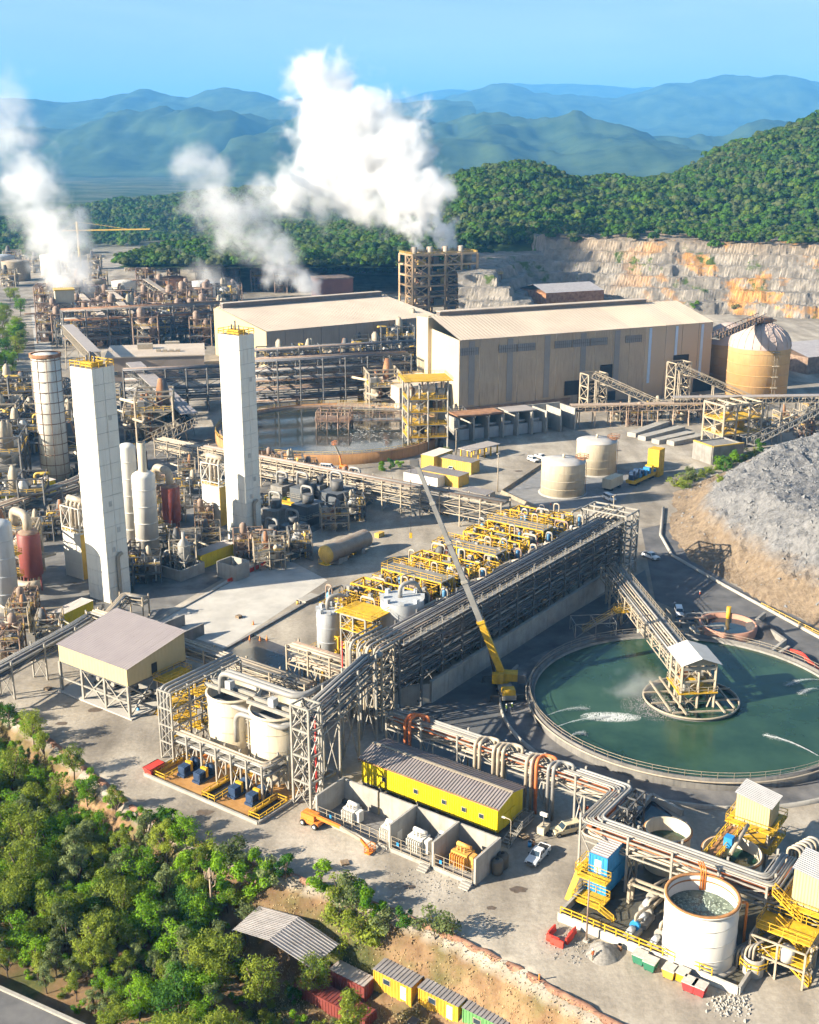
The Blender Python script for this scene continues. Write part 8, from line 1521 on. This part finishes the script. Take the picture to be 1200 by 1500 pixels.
# ------------------------------------------------------------------ yard below the road
def low_yard():
    zg = -8.5; q = lambda u, v, z: g(u, v, z)
    ra, rb = q(438, 1343, -2.0), q(393, 1378, -2.0); la, lb = q(380, 1327, -3.6), q(341, 1362, -3.6); sa, sb = q(497, 1383, -3.6), q(456, 1419, -3.6); c = (ra + rb) / 2
    T = Thing('open_shed', 'open sided shed with a weathered metal gable roof below the road', 'shed', (c.x, c.y, zg)); rm = mat('weathered_zinc', (0.25, 0.235, 0.23), 0.65, 0, 0.25, 0.4, streak=0.3, streak_col=(0.2, 0.13, 0.1))
    for (e0, e1) in ((la, lb), (sa, sb)):
        for k in range(6): T.part('roof_sheet', corr_roof(MB(), lerp(e0, e1, k / 6), lerp(e0, e1, (k + 1) / 6 - .004), lerp(ra, rb, (k + 1) / 6 - .004), lerp(ra, rb, k / 6), 0.07, 0.4), rm)
    for p in (la, lb, sa, sb, (la + lb) / 2, (sa + sb) / 2): T.part('post', MB().bar((p.x, p.y, zg - 1), (p.x, p.y, p.z), 0.2), steel_d)
    for k in range(3): pp = lerp(la, sa, .2 + .25 * k); T.part('bench', MB().box((pp.x, pp.y, zg + .2), (2.4, 1, 1), A), (steel_d, blue_p, steel)[k])
    container('red_container', 'rust red container with a grey top behind the open shed', q(515, 1418, -5), B, 6.1, 2.4, 2.6, maroon, roof_g, z0=zg, group='containers below the road'); container('red_container', 'dark red container half hidden by trees beside the open shed', q(490, 1452, -6), B, 12, 2.4, 2.0, maroon, maroon, z0=zg - .4, group='containers below the road')
    for k, (u, v, lab) in enumerate(((583, 1425, 'orange cabin with a ribbed grey roof nearest the open shed'), (650, 1452, 'orange cabin with a ribbed grey roof, middle of three'), (716, 1482, 'cabin with a pale ribbed roof at the end of the three'))):
        container('site_cabin', lab, q(u, v, -4.35), B, 6.1, 2.5, 4.1, mat('orange_cabin', (0.62, 0.34, 0.03), 0.6, 0, 0.2, 0.5) if k < 2 else mat('green_cabin', (0.12, 0.30, 0.10), 0.6), rm, z0=zg, group='site cabins below the road', cat='cabin', over=0.2, doors=(('n', 0.8, 0.9, 2.0, 1.6),), wins=(('n', 0.35, 1.2, 0.9, 2.6),))
        T = Thing('cabin_skirt', f'rough stone footing under the {"first" if k == 0 else "second" if k == 1 else "third"} cabin below the road', 'footing', q(u, v, zg)); T.part('footing', MB().box(q(u, v, -4.35) - Z * 5.2, (6.6, 3.0, 1.45), B), concrete_d)
    p = q(606, 1492, -6); T = Thing('portable_toilet', 'dark portable toilet before the orange cabins', 'toilet', p); T.part('body', MB().box((p.x, p.y, zg), (1.2, 1.2, 2.2), B), mat('charcoal_plastic', (0.05, 0.055, 0.06), 0.5)); T.part('door', MB().box((p.x - A.x * .62, p.y - A.y * .62, zg + .1), (0.8, .06, 1.9), B), tank_g)
    mb = MB(); a = [g(-60, 1420, -7.7), g(0, 1448, -7.7), g(120, 1502, -7.7), g(200, 1545, -7.7)]; [mb.bar(x, y, 0.5, 0.5) for x, y in zip(a, a[1:])]; single('kerb', mb, concrete, 'pale concrete kerb of the low road in the corner', 'kerb')
    slab('road', [a[0] , a[3], g(60, 1620, -8), g(-200, 1560, -8)], asphalt, -7.75, label='low sealed road in the corner below the thicket')
    # red earth windrow along the road edge
    mb = MB(); pts = []
    for p_, r_ in zip(EDGE[1:], EDGE[2:-1]):
        n_ = int((r_ - p_).length / 1.2)
        for k in range(n_): s_ = lerp(p_, r_, k / n_); pts.append(s_ + Vector((random.uniform(-.2, .2), random.uniform(-.2, .2), 0.12 + random.uniform(-.15, .12))))
    mb.tube([p_ - Z * 0.22 for p_ in pts], 0.55, 7); o = single('earth_windrow', mb, mat('red_earth', (0.24, 0.11, 0.07), 0.95, 0, 0.3, 0.7, col2=(0.34, 0.19, 0.12), bump=0.1), 'low windrow of red earth along the edge of the gravel road', 'earth bank')
    for k, (u, v) in enumerate(((652, 1365), (663, 1370), (790, 1438))): single('marker_post', MB().cyl(g(u, v), g(u, v) + Z * 1.1, 0.12, n=8), orange_p, ('orange marker post at the bend of the road edge', 'second orange marker post at the road edge', 'orange marker post farther along the road edge')[k], 'post', 'marker posts')
low_yard()
# ------------------------------------------------------------------ yard clutter
def stain(u, v, r, seed, label):
    c = g(u, v); mb = MB(); mb.poly([c + Vector((math.cos(a), math.sin(a) * .6, 0)) * r * (1 + .45 * NZ.noise(Vector((math.cos(a) * 2, math.sin(a) * 2, seed)))) + Z * 0.016 for a in [2 * math.pi * k / 22 for k in range(22)]]); o = struct('oil_stain', mb, mat('oil_stain', (0.12, 0.09, 0.065), 0.6, 0, 0.3, 1.5), label)
for k, (u, v, r) in enumerate(((760, 1303, 1.3), (600, 1300, 0.9), (300, 1190, 1.4), (720, 1330, 0.7), (420, 870, 2.5), (330, 900, 1.8), (760, 690, 1.6), (640, 735, 2.2), (850, 760, 2.4), (900, 660, 2.6), (700, 745, 2.0), (140, 1040, 1.5), (90, 1060, 1.1))): stain(u, v, r, k, 'dark oily stain on the dusty ground')
def drum(u, v, m, label):
    p = g(u, v); T = Thing('steel_drum', label, 'drum', p, 'steel drums'); T.part('body', MB().lathe(p, [(0.01, 0), (0.3, 0), (0.3, 0.3), (0.32, 0.32), (0.3, 0.34), (0.3, 0.88), (0.01, 0.88)], 14), m); T.part('lid', MB().lathe(p + Z * .86, [(0.31, 0), (0.31, .05), (.28, .05), (.28, .02), (.01, .02)], 14), steel_d)
for k, (u, v, m, lab) in enumerate(((776, 1240, blue_p, 'blue steel drum beside the substation stair'), (781, 1238, rust, 'rusty steel drum beside the substation stair'), (203, 1042, blue_p, 'blue steel drum by the stilted shed leg'), (908, 1392, rust, 'rusty steel drum by the gravel heap'), (462, 1195, red_p, 'red steel drum beside the boom lift'), (436, 885, ochre, 'ochre steel drum on the pale yard'))): drum(u, v, m, lab)
timber = mat('weathered_timber', (0.30, 0.22, 0.14), 0.9, 0, 0.25, 1.5)
def pallet(u, v, n, ang, label):
    p = g(u, v); d = Vector((math.cos(ang), math.sin(ang), 0)); e = Vector((-d.y, d.x, 0)); T = Thing('timber_pallet', label, 'pallet', p, 'timber pallets')
    for j in range(n):
        for k in range(5): T.part('slat', MB().box(p + e * (k - 2) * .25 + Z * (j * .16 + .1), (1.2, .16, .03), d), timber)
        for k in (-1, 0, 1): T.part('bearer', MB().box(p + d * k * .5 + Z * (j * .16), (.1, 1.1, .1), d), timber)
for k, (u, v, n, a, lab) in enumerate(((505, 1265, 2, .3, 'pair of timber pallets by the long transformer bay'), (350, 905, 4, .9, 'stack of timber pallets on the pale yard'), (768, 1228, 3, .6, 'stack of timber pallets beside the substation stair'), (915, 1375, 1, .2, 'single timber pallet in the tank basin'), (70, 1010, 3, 1.2, 'stack of timber pallets by the pipe bridge leg'))): pallet(u, v, n, a, lab)
for k, (u, v, L_, lab) in enumerate(((478, 1168, 7, 'bundle of dark spare pipes beside the substation'), (860, 775, 8, 'bundle of spare pipes by the end of the filter deck'), (620, 748, 9, 'bundle of spare pipes beside the truss rack'))):
    p = g(u, v); T = Thing('pipe_bundle', lab, 'pipes', p)
    for j in range(7): q = p + A * ((j % 4) * .42 + (.2 if j > 3 else 0)) + Z * (.2 + (.36 if j > 3 else 0)); T.part('spare_pipe', MB().cyl(q, q + B * L_, .19, n=8), (pipe_d, pipe_b)[j % 2])
c = g(796, 1222); T = Thing('light_tower', 'small trailer light tower parked beside the white pickup', 'light tower', c); T.part('body', MB().box(c + Z * .4, (2.0, 1.2, 1.2), A), cream); T.part('mast', MB().cyl(c + Z * 1.6, c + Z * 3.4, .1, n=6), steel_d); T.part('lamp_head', MB().box(c + Z * 3.2, (1.2, .4, .5), B), white); [T.part('wheel', MB().cyl(c + B * s_ * .6 + Z * .3, c + B * s_ * .8 + Z * .3, .3, n=12), rubber) for s_ in (-1, 1)]
# ------------------------------------------------------------------ haze and steam
def haze_box():
    mb = MB(); mb.box((0, 11500, -60), (56000, 23600, 1330))
    m = bpy.data.materials.new('haze'); m.use_nodes = True; n, l = m.node_tree.nodes, m.node_tree.links
    n.remove(n['Principled BSDF']); pv = n.new('ShaderNodeVolumePrincipled')
    pv.inputs['Color'].default_value = (0.15, 0.50, 1.0, 1); pv.inputs['Density'].default_value = 8.0e-5; pv.inputs['Anisotropy'].default_value = 0.0
    l.new(pv.outputs[0], n['Material Output'].inputs['Volume'])
    o = bpy.data.objects.new('haze', mb.mesh('haze', m)); COL.objects.link(o); o['kind'] = 'stuff'; o['label'] = 'pale blue haze filling the valley air'
haze_box()
def steam_material():
    m = bpy.data.materials.new('steam'); m.use_nodes = True; n, l = m.node_tree.nodes, m.node_tree.links
    n.remove(n['Principled BSDF']); pv = n.new('ShaderNodeVolumePrincipled')
    pv.inputs['Color'].default_value = (1, 1, 1, 1); pv.inputs['Density'].default_value = 1.0; pv.inputs['Anisotropy'].default_value = 0.2
    l.new(pv.outputs[0], n['Material Output'].inputs['Volume']); return m
STEAM = steam_material()
def steam(label, puffs, dens, soft=1.0, scale=0.05, res=90, seed=0, Y0=None):
    """puffs: [(u, v, Y, radius_px, strength)] along the plume"""
    pts, rad, stg = [], [], []; rnd = random.Random(seed)
    for (a, b) in zip(puffs, puffs[1:]):
        pa, pb = at(a[0], a[1], a[2]), at(b[0], b[1], b[2]); ra, rb = a[3] * a[2] / 1780, b[3] * b[2] / 1780
        n = max(3, int((pb - pa).length / (0.22 * max(ra, rb, 1))))
        for i in range(n):
            t = i / n; r = lerp(ra, rb, t)
            for k in range(2):
                o = Vector((rnd.gauss(0, 1), rnd.gauss(0, 1), rnd.gauss(0, 1))) * r * 0.2
                pts.append(lerp(pa, pb, t) + o); rad.append(r * rnd.uniform(0.7, 1.0)); stg.append(lerp(a[4], b[4], t))
    me = bpy.data.meshes.new('steam'); me.from_pydata(pts, [], [])
    for nm, dat in (('rad', rad), ('stg', stg)):
        at_ = me.attributes.new(nm, 'FLOAT', 'POINT'); at_.data.foreach_set('value', dat)
    o = bpy.data.objects.new('steam', me); COL.objects.link(o); tag(o, label, 'steam', kind='stuff')
    ng = bpy.data.node_groups.new('steam', 'GeometryNodeTree')
    ng.interface.new_socket('Geometry', in_out='INPUT', socket_type='NodeSocketGeometry'); ng.interface.new_socket('Geometry', in_out='OUTPUT', socket_type='NodeSocketGeometry')
    n, l = ng.nodes, ng.links
    gi, go = n.new('NodeGroupInput'), n.new('NodeGroupOutput')
    pos = n.new('GeometryNodeInputPosition')
    def mth(op, a, b=None, c=None):
        x = n.new('ShaderNodeMath'); x.operation = op
        for i, q in enumerate((a, b, c)):
            if q is None: continue
            if isinstance(q, (int, float)): x.inputs[i].default_value = q
            else: l.new(q, x.inputs[i])
        return x.outputs[0]
    sn = n.new('GeometryNodeSampleNearest'); l.new(gi.outputs[0], sn.inputs['Geometry']); 
    # wobble the lookup so that the billows break up
    nz0 = n.new('ShaderNodeTexNoise'); nz0.inputs['Scale'].default_value = scale; nz0.inputs['Detail'].default_value = 5; nz0.inputs['Roughness'].default_value = 0.62
    l.new(pos.outputs[0], nz0.inputs['Vector'])
    vm = n.new('ShaderNodeVectorMath'); vm.operation = 'SUBTRACT'; l.new(nz0.outputs['Color'], vm.inputs[0]); vm.inputs[1].default_value = (0.5, 0.5, 0.5)
    vs_ = n.new('ShaderNodeVectorMath'); vs_.operation = 'SCALE'; l.new(vm.outputs[0], vs_.inputs[0]); vs_.inputs['Scale'].default_value = 1.15 / scale * soft
    va = n.new('ShaderNodeVectorMath'); va.operation = 'ADD'; l.new(pos.outputs[0], va.inputs[0]); l.new(vs_.outputs[0], va.inputs[1])
    nf = n.new('ShaderNodeTexNoise'); nf.inputs['Scale'].default_value = scale * 4.2; nf.inputs['Detail'].default_value = 4; nf.inputs['Roughness'].default_value = 0.6; l.new(pos.outputs[0], nf.inputs['Vector'])
    vf = n.new('ShaderNodeVectorMath'); vf.operation = 'SUBTRACT'; l.new(nf.outputs['Color'], vf.inputs[0]); vf.inputs[1].default_value = (0.5, 0.5, 0.5)
    vg = n.new('ShaderNodeVectorMath'); vg.operation = 'SCALE'; l.new(vf.outputs[0], vg.inputs[0]); vg.inputs['Scale'].default_value = 0.35 / scale * soft
    vh = n.new('ShaderNodeVectorMath'); vh.operation = 'ADD'; l.new(va.outputs[0], vh.inputs[0]); l.new(vg.outputs[0], vh.inputs[1])
    P = vh.outputs[0]
    l.new(P, sn.inputs['Sample Position'])
    def samp(val):
        s = n.new('GeometryNodeSampleIndex'); s.data_type = 'FLOAT' if val != 'pos' else 'FLOAT_VECTOR'; l.new(gi.outputs[0], s.inputs['Geometry']); l.new(sn.outputs[0], s.inputs['Index'])
        if val == 'pos': p = n.new('GeometryNodeInputPosition'); l.new(p.outputs[0], s.inputs['Value'])
        else:
            p = n.new('GeometryNodeInputNamedAttribute'); p.data_type = 'FLOAT'; p.inputs['Name'].default_value = val; l.new(p.outputs[0], s.inputs['Value'])
        return s.outputs[0]
    ds = n.new('ShaderNodeVectorMath'); ds.operation = 'DISTANCE'; l.new(P, ds.inputs[0]); l.new(samp('pos'), ds.inputs[1])
    q = mth('DIVIDE', ds.outputs['Value'], samp('rad'))
    body = mth('SUBTRACT', 1.0, q)
    nz = n.new('ShaderNodeTexNoise'); nz.inputs['Scale'].default_value = scale * 1.3; nz.inputs['Detail'].default_value = 8; nz.inputs['Roughness'].default_value = 0.66; nz.inputs['Distortion'].default_value = 0.5; l.new(pos.outputs[0], nz.inputs['Vector'])
    e = mth('MULTIPLY_ADD', mth('SUBTRACT', nz.outputs[0], 0.5), 3.4, body)
    d = n.new('ShaderNodeClamp'); l.new(mth('MULTIPLY', e, 1.1), d.inputs[0])
    stg_ = samp('stg')
    fin = mth('MULTIPLY', mth('MULTIPLY', d.outputs[0], mth('POWER', d.outputs[0], 0.6)), mth('MULTIPLY', stg_, dens * 1.4))
    vc = n.new('GeometryNodeVolumeCube')
    lo = [min(p[i] - 1.5 * r for p, r in zip(pts, rad)) for i in range(3)]; hi = [max(p[i] + 1.5 * r for p, r in zip(pts, rad)) for i in range(3)]
    vc.inputs['Min'].default_value = lo; vc.inputs['Max'].default_value = hi
    big = max(h - a for a, h in zip(lo, hi))
    for i, ax in enumerate('XYZ'): vc.inputs['Resolution ' + ax].default_value = max(12, int(res * (hi[i] - lo[i]) / big))
    l.new(fin, vc.inputs['Density'])
    sm = n.new('GeometryNodeSetMaterial'); sm.inputs['Material'].default_value = STEAM
    l.new(vc.outputs[0], sm.inputs['Geometry']); l.new(sm.outputs[0], go.inputs[0])
    md = o.modifiers.new('steam', 'NODES'); md.node_group = ng
    me.materials.append(STEAM)
    return o
steam('towering white steam plume drifting from the stacks of the tall steel furnace building',
      [(664, 362, 779, 7, 1.3), (652, 335, 786, 17, 1.2), (628, 300, 800, 36, 1.1), (592, 262, 820, 54, 1.0), (548, 236, 840, 68, 1.0), (515, 198, 855, 72, 1.0), (485, 158, 865, 62, 0.9), (455, 122, 870, 46, 0.6), (432, 100, 872, 30, 0.3)], 0.16, scale=0.045, res=170, seed=3)
steam('white steam streaming from the stacks along the big plume', [(615, 360, 780, 5, 1.2), (600, 335, 790, 12, 1.1), (560, 305, 810, 32, 0.9), (500, 285, 830, 46, 0.8), (440, 275, 845, 48, 0.7), (395, 290, 850, 40, 0.5)], 0.11, scale=0.05, res=90, seed=5)
steam('thinner white steam plume rising behind the long flat roofed hall', [(466, 440, 700, 8, 1.3), (445, 412, 702, 24, 1.1), (405, 375, 705, 42, 0.85), (360, 340, 706, 44, 0.65), (322, 300, 706, 46, 0.5), (300, 262, 705, 40, 0.4), (288, 215, 704, 28, 0.2)], 0.085, scale=0.05, res=100, seed=8)
steam('white steam plume over the far refinery at the edge of the picture', [(140, 455, 760, 12, 1.2), (120, 420, 762, 28, 1.0), (95, 370, 764, 46, 0.85), (62, 310, 766, 50, 0.7), (38, 255, 768, 48, 0.5), (18, 200, 770, 44, 0.35), (2, 140, 772, 42, 0.18)], 0.085, scale=0.05, res=100, seed=12)
steam('low wisps of steam among the brown refinery pipes', [(250, 375, 900, 8, 0.8), (300, 400, 860, 16, 0.6), (335, 425, 800, 16, 0.5), (270, 452, 760, 12, 0.4)], 0.05, scale=0.06, res=60, seed=15)
for k, u in enumerate((601, 619, 638, 657)): steam(f'thin white steam column leaving the {["first", "second", "third", "fourth"][k]} stack of the furnace building', [(u + 16, 372, 779, 4, 1.4), (u + 8, 356, 778, 7, 1.2), (u - 8, 338, 776, 11, 0.9), (u - 22, 322, 774, 14, 0.6)], 0.22, scale=0.09, res=40, seed=30 + k)
steam('thin white mist drifting over the green water beside the drive house', [(968, 1010, 205, 36, 0.5), (935, 1012, 204, 44, 0.8), (905, 1024, 203, 36, 0.9), (885, 1042, 202, 20, 0.8)], 0.10, scale=0.12, res=60, seed=41)
